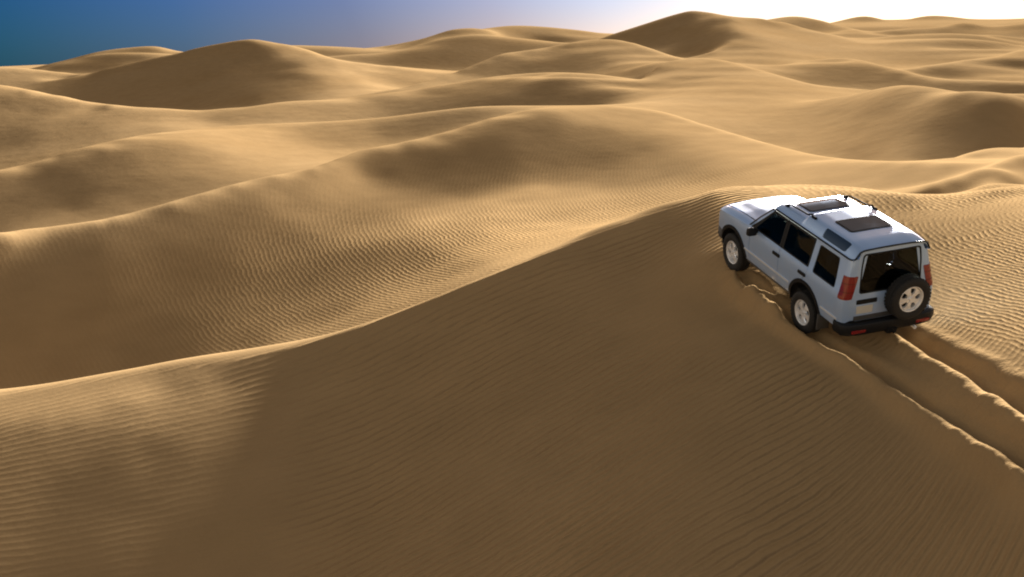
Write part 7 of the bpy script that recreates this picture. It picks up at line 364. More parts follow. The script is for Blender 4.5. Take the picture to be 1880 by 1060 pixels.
LINE = (0.0, .6, [11.46, 11.72, 11.98, 12.24, 12.5, 12.76, 13.03, 13.29, 13.55, 13.81, 14.07, 14.34, 14.6, 14.87, 15.13, 15.38, 15.62, 15.85, 16.08, 16.31, 16.54, 16.78, 17.02, 17.27, 17.51, 17.76, 18.01, 18.26, 18.51, 18.76, 21.5, 24.0, 27.0, 40.0], [7.21, 7.2, 7.2, 7.19, 7.19, 7.18, 7.17, 7.17, 7.16, 7.16, 7.15, 7.14, 7.14, 7.13, 7.12, 7.12, 7.12, 7.11, 7.11, 7.11, 7.1, 7.09, 7.08, 7.07, 7.05, 7.04, 7.02, 7.0, 6.97, 6.94, 6.3, 6.2, 5.6, 3.0])

def make_car_materials():
    m = {}
    # silver-blue metallic paint with a film of dust towards the sills
    q = NT('car_paint')
    tc = q.node('ShaderNodeTexCoord')
    nz = q.node('ShaderNodeTexNoise', i_Scale=3.5, i_Detail=6.0); q.l.new(tc.outputs['Object'], nz.inputs['Vector'])
    sp = q.node('ShaderNodeSeparateXYZ'); q.l.new(tc.outputs['Object'], sp.inputs[0])
    low = q.node('ShaderNodeMapRange', i_1=1.15, i_2=.45, i_3=0.0, i_4=1.0); q.l.new(sp.outputs['Z'], low.inputs[0])
    d = q.math('MULTIPLY', q.math('MULTIPLY_ADD', nz.outputs['Fac'], 1.2, -.25, clamp=True), q.math('MULTIPLY_ADD', low.outputs[0], .4, .12))
    mx = q.node('ShaderNodeMix', data_type='RGBA'); q.l.new(d, mx.inputs[0])
    mx.inputs[6].default_value = (.37, .55, .86, 1); mx.inputs[7].default_value = (.40, .30, .19, 1)
    q.l.new(mx.outputs[2], q.bsdf.inputs['Base Color'])
    q.set(Metallic=q.math('MULTIPLY_ADD', d, -.4, .4), Roughness=q.math('MULTIPLY_ADD', d, .5, .30))
    q.bsdf.inputs['Coat Weight'].default_value = .45; q.bsdf.inputs['Coat Roughness'].default_value = .06
    m['paint'] = q.m
    m['black'] = plain('black_trim', (.006, .007, .009), .5, noise=.3, scale=20, Specular_IOR_Level=.25)
    m['rail'] = plain('matt_black_rail', (.010, .010, .011), .9, Specular_IOR_Level=.05)
    m['dark'] = plain('dark_underside', (.010, .010, .010), .8, noise=.3, scale=9)
    m['cladding'] = plain('grey_cladding', (.05, .05, .05), .6, noise=.35, scale=14)
    m['tyre'] = plain('tyre_rubber', (.011, .0105, .010), .8, noise=.45, scale=12)
    m['rim'] = plain('alloy_rim', (.78, .79, .80), .42, .45, noise=.12, scale=25)
    m['red'] = plain('red_lens', (.20, .008, .012), .15, noise=.1, scale=60, Coat_Weight=.6)
    m['red_dark'] = plain('dark_red_lens', (.10, .006, .006), .2)
    m['lamp'] = plain('clear_lamp', (.7, .72, .74), .1, .4)
    m['strip'] = plain('bright_strip', (.60, .62, .64), .35, 0., noise=.1, scale=9)
    m['plate'] = plain('number_plate_blank', (.52, .51, .46), .45, noise=.08, scale=30)
    m['seat'] = plain('grey_seat_cloth', (.13, .13, .14), .85, noise=.3, scale=40)
    def glass(name, tint, refl):
        q = NT(name)
        tr = q.node('ShaderNodeBsdfTransparent', i_Color=tint + (1,))
        gl = q.node('ShaderNodeBsdfGlossy', i_Color=(1, 1, 1, 1), i_Roughness=.02)
        fr = q.node('ShaderNodeFresnel', i_IOR=1.5); geo = q.node('ShaderNodeNewGeometry')
        mx = q.node('ShaderNodeMixShader')
        q.l.new(q.math('MULTIPLY_ADD', fr.outputs[0], q.math('MULTIPLY_ADD', geo.outputs['Backfacing'], -refl, refl), .0, clamp=True), mx.inputs[0]); q.l.new(tr.outputs[0], mx.inputs[1]); q.l.new(gl.outputs[0], mx.inputs[2])
        q.l.new(mx.outputs[0], q.out.inputs['Surface'])
        return q.m
    m['glass'] = glass('tinted_glass', (.36, .38, .36), .35)
    m['alpine'] = glass('alpine_glass', (.2, .27, .32), .7)
    m['roof_glass'] = glass('sunroof_glass', (.16, .17, .18), .6)
    return m

def make_sand():
    q = NT('desert_sand')
    geo = q.node('ShaderNodeNewGeometry'); P = geo.outputs['Position']
    def noise(scale, detail=4., rough=.55, vec=None):
        nd = q.node('ShaderNodeTexNoise', i_Scale=scale, i_Detail=detail, i_Roughness=rough); q.l.new(vec or P, nd.inputs['Vector']); return nd.outputs['Fac']
    def attr(name):
        return q.node('ShaderNodeAttribute', attribute_type='GEOMETRY', attribute_name=name).outputs['Fac']
    # colour: ochre sand with broad redder and greyer drifts and fine grain
    big = noise(.05, 3.); mid = noise(.6, 5.); fine = noise(24., 3., .7)
    r1 = q.node('ShaderNodeMix', data_type='RGBA'); q.l.new(q.math('MULTIPLY_ADD', big, 2.4, -.7, clamp=True), r1.inputs[0])
    r1.inputs[6].default_value = (.325, .207, .095, 1); r1.inputs[7].default_value = (.36, .236, .115, 1)
    r2 = q.node('ShaderNodeMix', data_type='RGBA', blend_type='MULTIPLY'); r2.inputs[0].default_value = 1
    v = q.math('ADD', q.math('MULTIPLY_ADD', mid, .30, .85), q.math('MULTIPLY_ADD', fine, .22, -.11))
    cb = q.node('ShaderNodeCombineColor'); [q.l.new(v, cb.inputs[i]) for i in range(3)]
    q.l.new(r1.outputs[2], r2.inputs[6]); q.l.new(cb.outputs[0], r2.inputs[7])
    q.l.new(r2.outputs[2], q.bsdf.inputs['Base Color'])
    q.set(Roughness=1.0); q.bsdf.inputs['Specular IOR Level'].default_value = 0.0
    # wind ripples: phase and height come from the ground's own attributes
    warp = noise(.85, 3., .5); warp2 = noise(2.6, 3., .55); patch = noise(.32, 3.)
    def ripple(ph, amp, w1, w2, sharp=.55):
        p = q.math('ADD', attr(ph), q.math('ADD', q.math('MULTIPLY_ADD', warp, w1, -.5 * w1), q.math('MULTIPLY_ADD', warp2, w2, -.5 * w2)))
        s = q.math('SINE', p)
        s2 = q.math('SINE', q.math('MULTIPLY_ADD', p, 2.0, 1.1))
        h = q.math('MULTIPLY_ADD', s2, .22, s)
        return q.math('MULTIPLY', h, q.math('MULTIPLY', attr(amp), q.math('MULTIPLY_ADD', patch, 1.3, .35)))
    h = q.math('ADD', ripple('ripple_a', 'amp_a', 6., 2.8), ripple('ripple_b', 'amp_b', 7., 5.0))
    h = q.math('ADD', h, ripple('ripple_c', 'amp_c', 9., 9.))
    h = q.math('ADD', h, q.math('MULTIPLY', q.math('MULTIPLY_ADD', noise(7., 4., .6), 1., -.5), q.math('MULTIPLY_ADD', attr('rough'), .03, .0025)))
    h = q.math('ADD', h, q.math('MULTIPLY', noise(60., 3., .7), .0007))
    h = q.math('ADD', h, q.math('MULTIPLY', noise(.28, 6., .62), q.math('MULTIPLY_ADD', attr('distance'), .05, .015)))
    b = q.node('ShaderNodeBump', i_Strength=1.0, i_Distance=1.0); q.l.new(h, b.inputs['Height'])
    q.l.new(b.outputs[0], q.bsdf.inputs['Normal'])
    return q.m

# ----------------------------------------------------------------------------
# the off-road car, built in its own coordinates: x forward, y left, z up,
# origin on the ground under the rear axle
# ----------------------------------------------------------------------------
def lerp_tab(tab, t):
    t = max(tab[0][0], min(tab[-1][0], t))
    for (a, p), (b, q) in zip(tab, tab[1:]):
        if t <= b:
            k = (t - a) / (b - a) if b > a else 0
            return p + (q - p) * k
    return tab[-1][1]

def spline_tab(tab, n=60):
    xs = np.array([a for a, _ in tab]); ys = np.array([b for _, b in tab])
    m = np.gradient(ys, xs)
    def f(t):
        t = max(xs[0], min(xs[-1], t))
        i = min(len(xs) - 2, int(np.searchsorted(xs, t, 'right')) - 1)
        i = max(i, 0)
        h = xs[i + 1] - xs[i]; s = (t - xs[i]) / h
        return float((2*s**3-3*s**2+1)*ys[i] + (s**3-2*s**2+s)*h*m[i] + (-2*s**3+3*s**2)*ys[i+1] + (s**3-s**2)*h*m[i+1])
    return f

SIDE_Y = spline_tab([(.36, .835), (.46, .862), (.58, .886), (.70, .896), (.82, .900), (.95, .898), (1.05, .888), (1.12, .868),
                     (1.20, .846), (1.40, .800), (1.62, .752), (1.70, .736), (1.9, .70)])
def lean(z):
    return lerp_tab([(.4, -.02), (.62, 0), (.95, .0), (1.08, .015), (1.84, .095)], z)
S0, RC = -1.005, .11
def side_pt(s, z):
    """car side: s runs backward along the flank (=x), round the rear corner and on to the tail"""
    if s >= S0:
        x = s
        y = SIDE_Y(z)
        if x > 2.75: y -= .075 * ((x - 2.75) / .55) ** 2
        if z < 1.14 and x > 2.0: y -= .0
    else:
        th = (S0 - s) / RC
        if th < math.pi / 2:
            x = S0 - RC * math.sin(th); y = SIDE_Y(z) - RC * (1 - math.cos(th))
        else:
            x = S0 - RC; y = SIDE_Y(z) - RC - (th - math.pi / 2) * RC
    w = min(1, max(0, (-.35 - s) / .6)); w = w * w * (3 - 2 * w)
    return Vector((x + lean(z) * w, y, z))

def arc(cx, cz, r, a0, a1, n=14):
    return [(cx + r * math.cos(math.radians(a0 + (a1 - a0) * i / n)), cz + r * math.sin(math.radians(a0 + (a1 - a0) * i / n))) for i in range(n + 1)]

def rounded(poly, r, n=4):
    out = []
    N = len(poly)
    for i in range(N):
        p0 = Vector(poly[i - 1]); p = Vector(poly[i]); p1 = Vector(poly[(i + 1) % N])
        a = (p0 - p); b = (p1 - p)
        k = min(r, a.length * .45, b.length * .45)
        A = p + a.normalized() * k; B = p + b.normalized() * k
        for j in range(n + 1):
            t = j / n
            out.append(tuple(A * (1 - t) ** 2 + p * 2 * t * (1 - t) + B * t ** 2))
    return out

def dens(poly, step):
    out = []
    for i in range(len(poly)):
        a = Vector(poly[i]); b = Vector(poly[(i + 1) % len(poly)])
        n = max(1, int((b - a).length / step))
        for k in range(n): out.append(tuple(a + (b - a) * (k / n)))
    return out

def inside(p, poly):
    x, y = p[0], p[1]; c = False; n = len(poly)
    for i in range(n):
        x1, y1 = poly[i]; x2, y2 = poly[i - 1]
        if (y1 > y) != (y2 > y) and x < (x2 - x1) * (y - y1) / (y2 - y1) + x1: c = not c
    return c

def panel(bm, outline, fn, holes=(), step=.07, thick=.018, off=0.0, flip=None, mirror=False):
    """a curved sheet with real thickness: 2-D outline with holes, mapped through fn"""
    if flip is None: flip = fn is side_pt
    outline = dens(outline, step); holes = [dens(h, step) for h in holes]
    vs = []; es = []
    for poly in [outline] + holes:
        b = len(vs); vs += [Vector(p) for p in poly]
        es += [(b + i, b + (i + 1) % len(poly)) for i in range(len(poly))]
    xs = [p[0] for p in outline]; zs = [p[1] for p in outline]
    x = min(xs) + step * .5
    while x < max(xs):
        z = min(zs) + step * .5
        while z < max(zs):
            p = (x, z)
            if inside(p, outline) and not any(inside(p, h) for h in holes):
                q = Vector(p)
                if all((q - v).length > step * .5 for v in vs[:len(vs)]): vs.append(q)
            z += step
        x += step
    V, E, Fc, *_ = mathutils.geometry.delaunay_2d_cdt(vs, es, [], 0, 1e-6)
    P = [fn(v.x, v.y) for v in V]
    e = 2e-3
    NR = []
    for v in V:
        a = fn(v.x + e, v.y) - fn(v.x - e, v.y); b = fn(v.x, v.y + e) - fn(v.x, v.y - e)
        n = a.cross(b); n.normalize(); NR.append(n)
    sgn = -1 if flip else 1
    mir = (lambda p: Vector((p.x, -p.y, p.z))) if mirror else (lambda p: p)
    outer = [bm.verts.new(mir(p + n * (off * sgn))) for p, n in zip(P, NR)]
    inner = [bm.verts.new(mir(p + n * ((off - thick) * sgn))) for p, n in zip(P, NR)]
    rev = flip ^ mirror
    cnt = {}; seen = set()
    for f in Fc:
        f = list(f)
        if len(set(f)) < 3 or frozenset(f) in seen: continue
        ce = sum((V[i] for i in f), Vector((0, 0))) / len(f)
        if not inside(ce, outline) or any(inside(ce, h) for h in holes): continue
        seen.add(frozenset(f))
        for i in range(len(f)):
            k = (f[i], f[(i + 1) % len(f)]); cnt[k] = 1
        fo = [outer[i] for i in f]; fi = [inner[i] for i in reversed(f)]
        if rev: fo.reverse(); fi.reverse()
        bm.faces.new(fo); bm.faces.new(fi)
    for (a, b) in list(cnt):
        if (b, a) not in cnt:
            q = [outer[b], outer[a], inner[a], inner[b]]
            if rev: q.reverse()
            bm.faces.new(q)

def box(bm, c, s, rot=None, bev=.0, taper=None):
    vs = []
    g = bmesh.ops.create_cube(bm, size=1)
    vs = g['verts']
    for v in vs:
        k = 1.0
        if taper and v.co.z > 0: v.co.x *= taper[0]; v.co.y *= taper[1]
        v.co = Vector((v.co.x * s[0], v.co.y * s[1], v.co.z * s[2]))
    if bev:
        es = list({e for v in vs for e in v.link_edges})
        r = bmesh.ops.bevel(bm, geom=es, offset=bev, segments=2, affect='EDGES', profile=.6)
        vs = list({v for f in r['faces'] for v in f.verts} | {v for v in vs if v.is_valid})
    for v in vs:
        p = v.co
        if rot is not None: p = rot @ p
        v.co = p + Vector(c)

def tube(bm, pts, r, n=8, closed=False, flat=None):
    pts = [Vector(p) for p in pts]
    rings = []
    up = Vector((0, 0, 1))
    for i, p in enumerate(pts):
        a = pts[i - 1] if (i or closed) else p
        b = pts[(i + 1) % len(pts)] if (i < len(pts) - 1 or closed) else p
        t = (b - a).normalized()
        u = t.cross(up)
        if u.length < 1e-3: u = t.cross(Vector((1, 0, 0)))
        u.normalize(); w = u.cross(t)
        rr = r[i] if isinstance(r, (list, tuple)) else r
        rings.append([bm.verts.new(p + (u * math.cos(2 * math.pi * k / n) + w * math.sin(2 * math.pi * k / n)) * rr) for k in range(n)])
    m = len(rings)
    for i in range(m if closed else m - 1):
        A = rings[i]; B = rings[(i + 1) % m]
        for k in range(n): bm.faces.new([A[k], A[(k + 1) % n], B[(k + 1) % n], B[k]])
    if not closed:
        bm.faces.new(list(reversed(rings[0]))); bm.faces.new(rings[-1])

def lathe(bm, prof, n=48, close=False):
    """profile of (radius, y) turned round the y axis"""
    rings = []
    for r, y in prof:
        rings.append([bm.verts.new((r * math.cos(2 * math.pi * k / n), y, r * math.sin(2 * math.pi * k / n))) for k in range(n)])
    for i in range(len(rings) - (0 if close else 1)):
        A = rings[i]; B = rings[(i + 1) % len(rings)]
        for k in range(n): bm.faces.new([A[k], A[(k + 1) % n], B[(k + 1) % n], B[k]])
    return rings

def finish(name, bm, mat, parent=None, angle=35, fixn=True):
    bmesh.ops.remove_doubles(bm, verts=bm.verts, dist=1e-5)
    if fixn: bmesh.ops.recalc_face_normals(bm, faces=bm.faces)
    me = bpy.data.meshes.new(name); bm.to_mesh(me); bm.free()
    me.materials.append(mat)
    me.polygons.foreach_set('use_smooth', [True] * len(me.polygons))
    me.set_sharp_from_angle(angle=math.radians(angle))
    o = bpy.data.objects.new(name, me); COL.objects.link(o)
    if parent is not None: o.parent = parent
    return o

def one(name, mat, parent, fn, **k):
    bm = bmesh.new(); fn(bm); return finish(name, bm, mat, parent, **k)

# ---- roof surface ------------------------------------------------------------
def roof_top(x):
    t = min(1, max(0, (.58 - x) / .10)); t = t * t * (3 - 2 * t)
    z = 1.795 + .105 * t
    if x > 1.0: z -= .05 * ((x - 1.0) / .4) ** 2
    if x < -.70: z -= .055 * ((-.70 - x) / .33) ** 2
    return z
def roof_pt(x, q):
    """q from -1 (right gutter) to 1 (left gutter)"""
    zt = roof_top(x); a = abs(q); sg = 1 if q >= 0 else -1
    zg = 1.675 if x > -.8 else 1.675
    h = zt - zg
    prof = [(0, 0, 1.0), (.40, .40, .975), (.62, .575, .90), (.74, .635, .76), (.86, .69, .42), (.94, .722, .12), (1.0, .742, 0)]
    for (a0, y0, h0), (a1, y1, h1) in zip(prof, prof[1:]):
        if a <= a1:
            k = (a - a0) / (a1 - a0); y = y0 + (y1 - y0) * k; hh = h0 + (h1 - h0) * k; break
    return Vector((x, sg * y, zg + h * hh + .012 * 0))
def roof_smooth(x, q):
    s = Vector((0, 0, 0)); W = 0
    for d, w in ((-.05, 1), (-.025, 2), (0, 3), (.025, 2), (.05, 1)):
        qq = max(-1, min(1, q + d)); s += roof_pt(x, qq) * w; W += w
    return s / W if abs(q) < .999 else roof_pt(x, q)

REAR_ARC, FRONT_ARC = (0.0, .36, .475), (2.54, .38, .475)
def build_car(mats):
    P, BL, GL, TY, RIM, RED, CHR, DK, PLT, RUB = (mats[k] for k in ('paint', 'black', 'glass', 'tyre', 'rim', 'red', 'strip', 'dark', 'plate', 'cladding'))
    car = bpy.data.objects.new('off_road_car', None); COL.objects.link(car)
    car['label'] = 'silver blue boxy off-road car with a rear spare wheel climbing the dune crest'
    car['category'] = 'car'
    # --- body shell -----------------------------------------------------------
    rz = REAR_ARC; fz = FRONT_ARC
    def ang(c, z): return math.degrees(math.asin((z - c[1]) / c[2]))
    zs = .43
    ra = arc(rz[0], rz[1], rz[2], 180 - ang(rz, .47), ang(rz, zs), 20)
    fa = arc(fz[0], fz[1], fz[2], 180 - ang(fz, zs), ang(fz, .47), 20)
    outline = [(-1.24, .62), (-1.16, .60), (-1.02, .56), (-.98, .47)] + ra + fa + [(3.16, .50), (3.20, .60), (3.20, .95), (3.14, 1.02), (2.6, 1.075), (2.04, 1.115),
               (1.99, 1.135), (1.385, 1.672), (.5, 1.675), (-.95, 1.675), (-1.12, 1.675), (-1.20, 1.70), (-1.255, 1.80), (-1.30, 1.84), (-1.33, 1.84), (-1.33, 1.10), (-1.34, .62)]
    belt = 1.135
    door_hole = [(1.93, .465), (1.93, 1.10), (1.955, belt), (1.385, 1.648), (1.36, 1.652), (.02, 1.652), (.0, 1.63), (.0, .99), (.08, .905)] \
        + [p for p in arc(rz[0], rz[1], rz[2] + .045, 82, 12, 10)] + [(.52, .455), (.6, .452)]
    quarter = rounded([(-.135, 1.605), (-.135, 1.11), (-.825, 1.11), (-.775, 1.605)], .05)
    def shell(bm):
        for mr in (False, True):
            panel(bm, outline, side_pt, holes=[door_hole, quarter], mirror=mr)
    body = one('body', P, car, shell)
    # fender tops, cowl and front
    def hood_z(x, y):
        z = lerp_tab([(2.0, 1.20), (2.5, 1.185), (3.0, 1.14), (3.16, 1.10), (3.24, 1.03)], x)
        return z - .018 * (abs(y) / .7) ** 2
    for sg in (1, -1):
        def fender(bm):
            def f(x, t):
                y0, z0 = .715, hood_z(x, .70) - .012
                e = side_pt(x, lerp_tab([(1.99, 1.12), (2.04, 1.115), (2.6, 1.075), (3.14, 1.02), (3.2, .99)], x))
                y = y0 + (e.y - y0) * t
                b = min(1.0, max(0.0, t)) ** 2.2
                return Vector((x, y, z0 + (e.z - z0) * b))
            panel(bm, [(1.96, 0), (3.14, 0), (3.17, .5), (3.17, 1), (1.99, 1)], f, mirror=sg < 0, step=.09)
        one('fender', P, body, fender)
    def front(bm):
        panel(bm, rounded([(-.80, .62), (.80, .62), (.77, .93), (.70, 1.05), (-.70, 1.05), (-.77, .93)], .05),
              lambda y, z: Vector((3.22 - .05 * (y / .8) ** 2 - .06 * max(0, z - .9) / .15 * (1 if z > .9 else 0), -y, z)), step=.1, flip=True)
    one('front_panel', P, body, front)
    one('grille', BL, body, lambda bm: [box(bm, (3.235, 0, .86), (.03, .92, .17), bev=.008)] + [box(bm, (3.252, 0, .80 + .04 * i), (.02, .86, .014)) for i in range(4)])
    for sg in (1, -1):
        one('headlight', mats['lamp'], car, lambda bm: box(bm, (3.20, sg * .62, .86), (.07, .26, .16), bev=.02))
    def hood(bm):
        panel(bm, rounded([(2.0, -.70), (3.20, -.69), (3.235, -.3), (3.235, .3), (3.20, .69), (2.0, .70)], .03),
              lambda x, y: Vector((x, y, hood_z(x, y) + .012 * (1 if abs(y) < .4 else max(0, 1 - (abs(y) - .4) / .08)))), step=.08)
    one('hood', P, car, hood)
    one('cowl', BL, body, lambda bm: panel(bm, [(1.86, -.70), (2.02, -.70), (2.02, .70), (1.86, .70)], lambda x, y: Vector((x, y, 1.165)), step=.2))
    # --- roof -------------------------------------------------------------------
    def roof(bm):
        xs = sorted(set([1.40, 1.36, 1.28] + [1.2 - .1 * i for i in range(6)] + [.66 - .02 * i for i in range(14)] + [.3 - .1 * i for i in range(10)] + [-.7 - .04 * i for i in range(9)] + [-1.03]), reverse=True)
        qs = [i / 28 for i in range(-28, 29)]
        def pt(x, q):
            p = roof_smooth(x, q)
            if x < -.85:                                   # pull the tail of the roof down to the gutter over the window
                k = (-.85 - x) / .18
                p.x -= .03 * k * (1 - abs(q) ** 3)
            return p
        g = [[bm.verts.new(pt(x, q)) for q in qs] for x in xs]
        lo = [[bm.verts.new(pt(x, q) * 1 - Vector((0, .02 * q, .02))) for q in qs] for x in xs]
        for G, fl in ((g, 0), (lo, 1)):
            for i in range(len(xs) - 1):
                for j in range(len(qs) - 1):
                    f = [G[i][j], G[i + 1][j], G[i + 1][j + 1], G[i][j + 1]]
                    if fl: f.reverse()
                    bm.faces.new(f)
        n, m = len(xs) - 1, len(qs) - 1
        for i in range(n):
            bm.faces.new([g[i][0], lo[i][0], lo[i + 1][0], g[i + 1][0]]); bm.faces.new([g[i][m], g[i + 1][m], lo[i + 1][m], lo[i][m]])
        for j in range(m):
            bm.faces.new([g[0][j], g[0][j + 1], lo[0][j + 1], lo[0][j]]); bm.faces.new([g[n][j], lo[n][j], lo[n][j + 1], g[n][j + 1]])
    rf = one('roof', P, car, roof, angle=50)
    def on_roof(x, y):
        lo_, hi_ = -1.0, 1.0
        for _ in range(40):
            mid = (lo_ + hi_) / 2
            if roof_smooth(x, mid).y < y: lo_ = mid
            else: hi_ = mid
        return roof_smooth(x, (lo_ + hi_) / 2)
    def rs(x, y):
        return on_roof(x, y)
    GLR = mats['roof_glass']
    for (xa, xb) in ((.80, 1.25), (-.43, .03)):
        o = one('sunroof', GLR, rf, lambda bm: panel(bm, rounded([(xa, -.385), (xb, -.385), (xb, .385), (xa, .385)], .05), rs, step=.07, thick=.02, off=.012))
        fr = rounded([(xa - .03, -.415), (xb + .03, -.415), (xb + .03, .415), (xa - .03, .415)], .07)
        one('sunroof_seal', BL, o, lambda bm: panel(bm, fr, rs, holes=[rounded([(xa + .004, -.381), (xb - .004, -.381), (xb - .004, .381), (xa + .004, .381)], .05)], step=.07, thick=.015, off=.008))
    for sg in (1, -1):
        def alp(x, q): 
            p = roof_smooth(x, q); return p
        o = one('alpine_window', mats['alpine'], rf, lambda bm: panel(bm, rounded([(-.80, .70), (-.08, .70), (-.10, .925), (-.76, .925)], .05), alp, step=.06, thick=.015, off=.007, mirror=sg < 0))
        # roof rail: two feet and a bar with bent ends
        def rail(bm):
            y = .60
            pts = []
            xa, xb = 1.22, .36
            za = on_roof(xa, y).z; zb = on_roof(xb, y).z
            zt = 1.838
            pts = [(xa + .02, y, za + .005), (xa - .02, y, za + .04), (xa - .09, y, zt - .012), (xa - .16, y, zt), ((xa + xb) / 2, y, zt + .014), (xb + .2, y, zt + .02), (xb + .08, y, zb + .045), (xb, y, zb + .005)]
            tube(bm, [(a, sg * b, c) for a, b, c in pts], [.016] * 8, 8)
            box(bm, (xa, sg * y, za + .010), (.11, .045, .036), bev=.012)
            box(bm, (xb, sg * y, zb + .012), (.12, .05, .04), bev=.014)
        one('roof_rail', mats['rail'], rf, rail)
    # drip gutter: up the windscreen pillar, along the roof and over the tailgate
    def gutter(bm):
        L = [(1.99, .868, 1.15), (1.70, .812, 1.42), (1.40, .752, 1.672), (1.30, .752, 1.682), (.4, .754, 1.682), (-.6, .754, 1.680), (-.93, .752, 1.676), (-1.00, .738, 1.680),
             (-1.045, .705, 1.70), (-1.055, .675, 1.755), (-1.058, .635, 1.815), (-1.062, .57, 1.843), (-1.068, .3, 1.858)]
        pts = L + [(-1.07, 0, 1.862)] + [(a, -b, c) for a, b, c in reversed(L)]
        tube(bm, pts, .0145, 8)
    one('drip_gutter', BL, rf, gutter)
    # --- glass and doors ----------------------------------------------------------
    def ws(bm):
        panel(bm, rounded([(-.80, 0), (.80, 0), (.70, 1), (-.70, 1)], .05),
              lambda y, t: Vector((2.01 + (1.37 - 2.01) * t - .10 * (y / .8) ** 2 * (1 - .4 * t), -y, 1.16 + (1.735 - 1.16) * t - .055 * (y / .8) ** 2 * t)), step=.12, thick=.008, flip=True)
    one('windscreen', GL, car, ws)
    one('inner_floor', DK, body, lambda bm: (box(bm, (1.0, 0, .50), (4.1, 1.50, .08), bev=.02), box(bm, (2.05, 0, .98), (.40, 1.46, .36), bev=.05), box(bm, (2.75, 0, .84), (.70, 1.15, .42), bev=.03)))
    for sg in (1, -1):
        mr = sg < 0
        fd = [(1.918, .472), (1.918, 1.10), (1.94, belt - .004), (.902, belt - .004), (.902, .462)]
        rd = [(.890, .462), (.890, belt - .004), (.008, belt - .004), (.008, .99), (.085, .91)] + arc(rz[0], rz[1], rz[2] + .052, 81, 12, 10) + [(.525, .462)]
        for nm, poly, hx, gl, fr in (
            ('front_door', fd, .97, rounded([(1.80, 1.155), (.955, 1.155), (.955, 1.605), (1.375, 1.605)], .04), [(1.945, belt), (.902, belt), (.902, 1.648), (1.375, 1.648)]),
            ('rear_door', rd, .12, rounded([(.835, 1.155), (.045, 1.155), (.045, 1.605), (.835, 1.605)], .04), [(.890, belt), (.008, belt), (.008, 1.648), (.890, 1.648)])):
            d = one(nm, P, car, lambda bm: panel(bm, poly, side_pt, mirror=mr, thick=.03, off=-.001))
            one('door_frame', BL, d, lambda bm: panel(bm, fr, side_pt, holes=[gl], mirror=mr, thick=.02, off=-.004))
            one('window', GL, d, lambda bm: panel(bm, gl, side_pt, mirror=mr, thick=.006, off=-.012, step=.12))
            def handle(bm):
                panel(bm, rounded([(hx - .115, .947), (hx + .115, .947), (hx + .115, 1.005), (hx - .115, 1.005)], .02), side_pt, mirror=mr, thick=.02, off=.016, step=.05)
            one('handle', BL, d, handle)
        one('quarter_window', GL, car, lambda bm: panel(bm, rounded([(-.155, 1.585), (-.155, 1.13), (-.80, 1.13), (-.755, 1.585)], .05), side_pt, mirror=mr, thick=.006, off=-.012, step=.12))
        one('window_seal', BL, body, lambda bm: panel(bm, quarter, side_pt, holes=[rounded([(-.155, 1.585), (-.155, 1.13), (-.80, 1.13), (-.755, 1.585)], .05)], mirror=mr, thick=.02, off=-.005))
        # bright rub strip
        for xa, xb in ((2.08, .505), (-.52, -1.0)):
            one('side_strip', CHR, car, lambda bm: panel(bm, [(xb, .622), (xa, .622), (xa, .654), (xb, .654)], side_pt, mirror=mr, thick=.018, off=.013, step=.1))
        # wheel arch lips
        for c in (rz, fz):
            def lips(bm):
                o_ = arc(c[0], c[1], c[2] + .045, 172, 8, 20) if c is rz else arc(c[0], c[1], c[2] + .045, 172, 8, 20)
                i_ = arc(c[0], c[1], c[2] - .02, 8, 172, 20)
                panel(bm, o_ + i_, side_pt, mirror=mr, thick=.05, off=.012, step=.08)
            one('wheel_arch', BL, car, lips)
            def liner(bm):
                a = arc(c[0], c[1], c[2] - .004, 185, -5, 16)
                v0 = [bm.verts.new((x, sg * .86, z)) for x, z in a]; v1 = [bm.verts.new((x, sg * .48, z)) for x, z in a]
                for i in range(len(a) - 1): bm.faces.new([v0[i], v0[i + 1], v1[i + 1], v1[i]])
                bm.faces.new(v1)
            one('arch_liner', DK, body, liner, fixn=False)
        def sill(bm): box(bm, (1.27, sg * .80, .425), (1.55, .10, .10), bev=.03)
        one('sill', RUB, body, sill)
        # mirror
        def mir(bm):
            box(bm, (1.70, sg * 1.00, 1.14), (.13, .19, .15), bev=.04, taper=(.8, .9)); box(bm, (1.735, sg * .885, 1.12), (.08, .10, .06), bev=.015)
        one('wing_mirror', BL, car, mir)
        # rear lamp wrapped round the corner
        tl = rounded([(-.97, 1.015), (-.985, 1.40), (-1.245, 1.40), (-1.235, 1.015)], .02)
        t = one('tail_light', RED, car, lambda bm: panel(bm, tl, side_pt, mirror=mr, thick=.02, off=.010, step=.04))
        for z in (1.13, 1.27):
            one('lens_rib', mats['red_dark'], t, lambda bm: panel(bm, [(-1.235, z), (-.985, z), (-.985, z + .014), (-1.235, z + .014)], side_pt, mirror=mr, thick=.01, off=.0135, step=.04))
        # mud flap behind the rear wheel
        one('mud_flap', RUB, car, lambda bm: box(bm, (-.50, sg * .79, .33), (.03, .24, .30), bev=.008))
        one('bumper_light', RED, car, lambda bm: box(bm, (-1.262, sg * .62, .475), (.03, .27, .06), bev=.012))
    # --- tailgate -------------------------------------------------------------------
    TX = S0 - RC
    def tail_pt(y, z): return Vector((TX + lean(z) - .012 * (1 - (y / .7) ** 2), -y, z))
    tg = rounded([(-.655, .60), (.655, .60), (.655, 1.45), (.625, 1.70), (.56, 1.828), (-.56, 1.828), (-.625, 1.70), (-.655, 1.45)], .04)
    win = rounded([(-.595, 1.085), (.595, 1.085), (.575, 1.55), (.545, 1.765), (-.545, 1.765), (-.575, 1.55)], .06)
    gate = one('tailgate', P, car, lambda bm: panel(bm, tg, tail_pt, holes=[win], thick=.05))
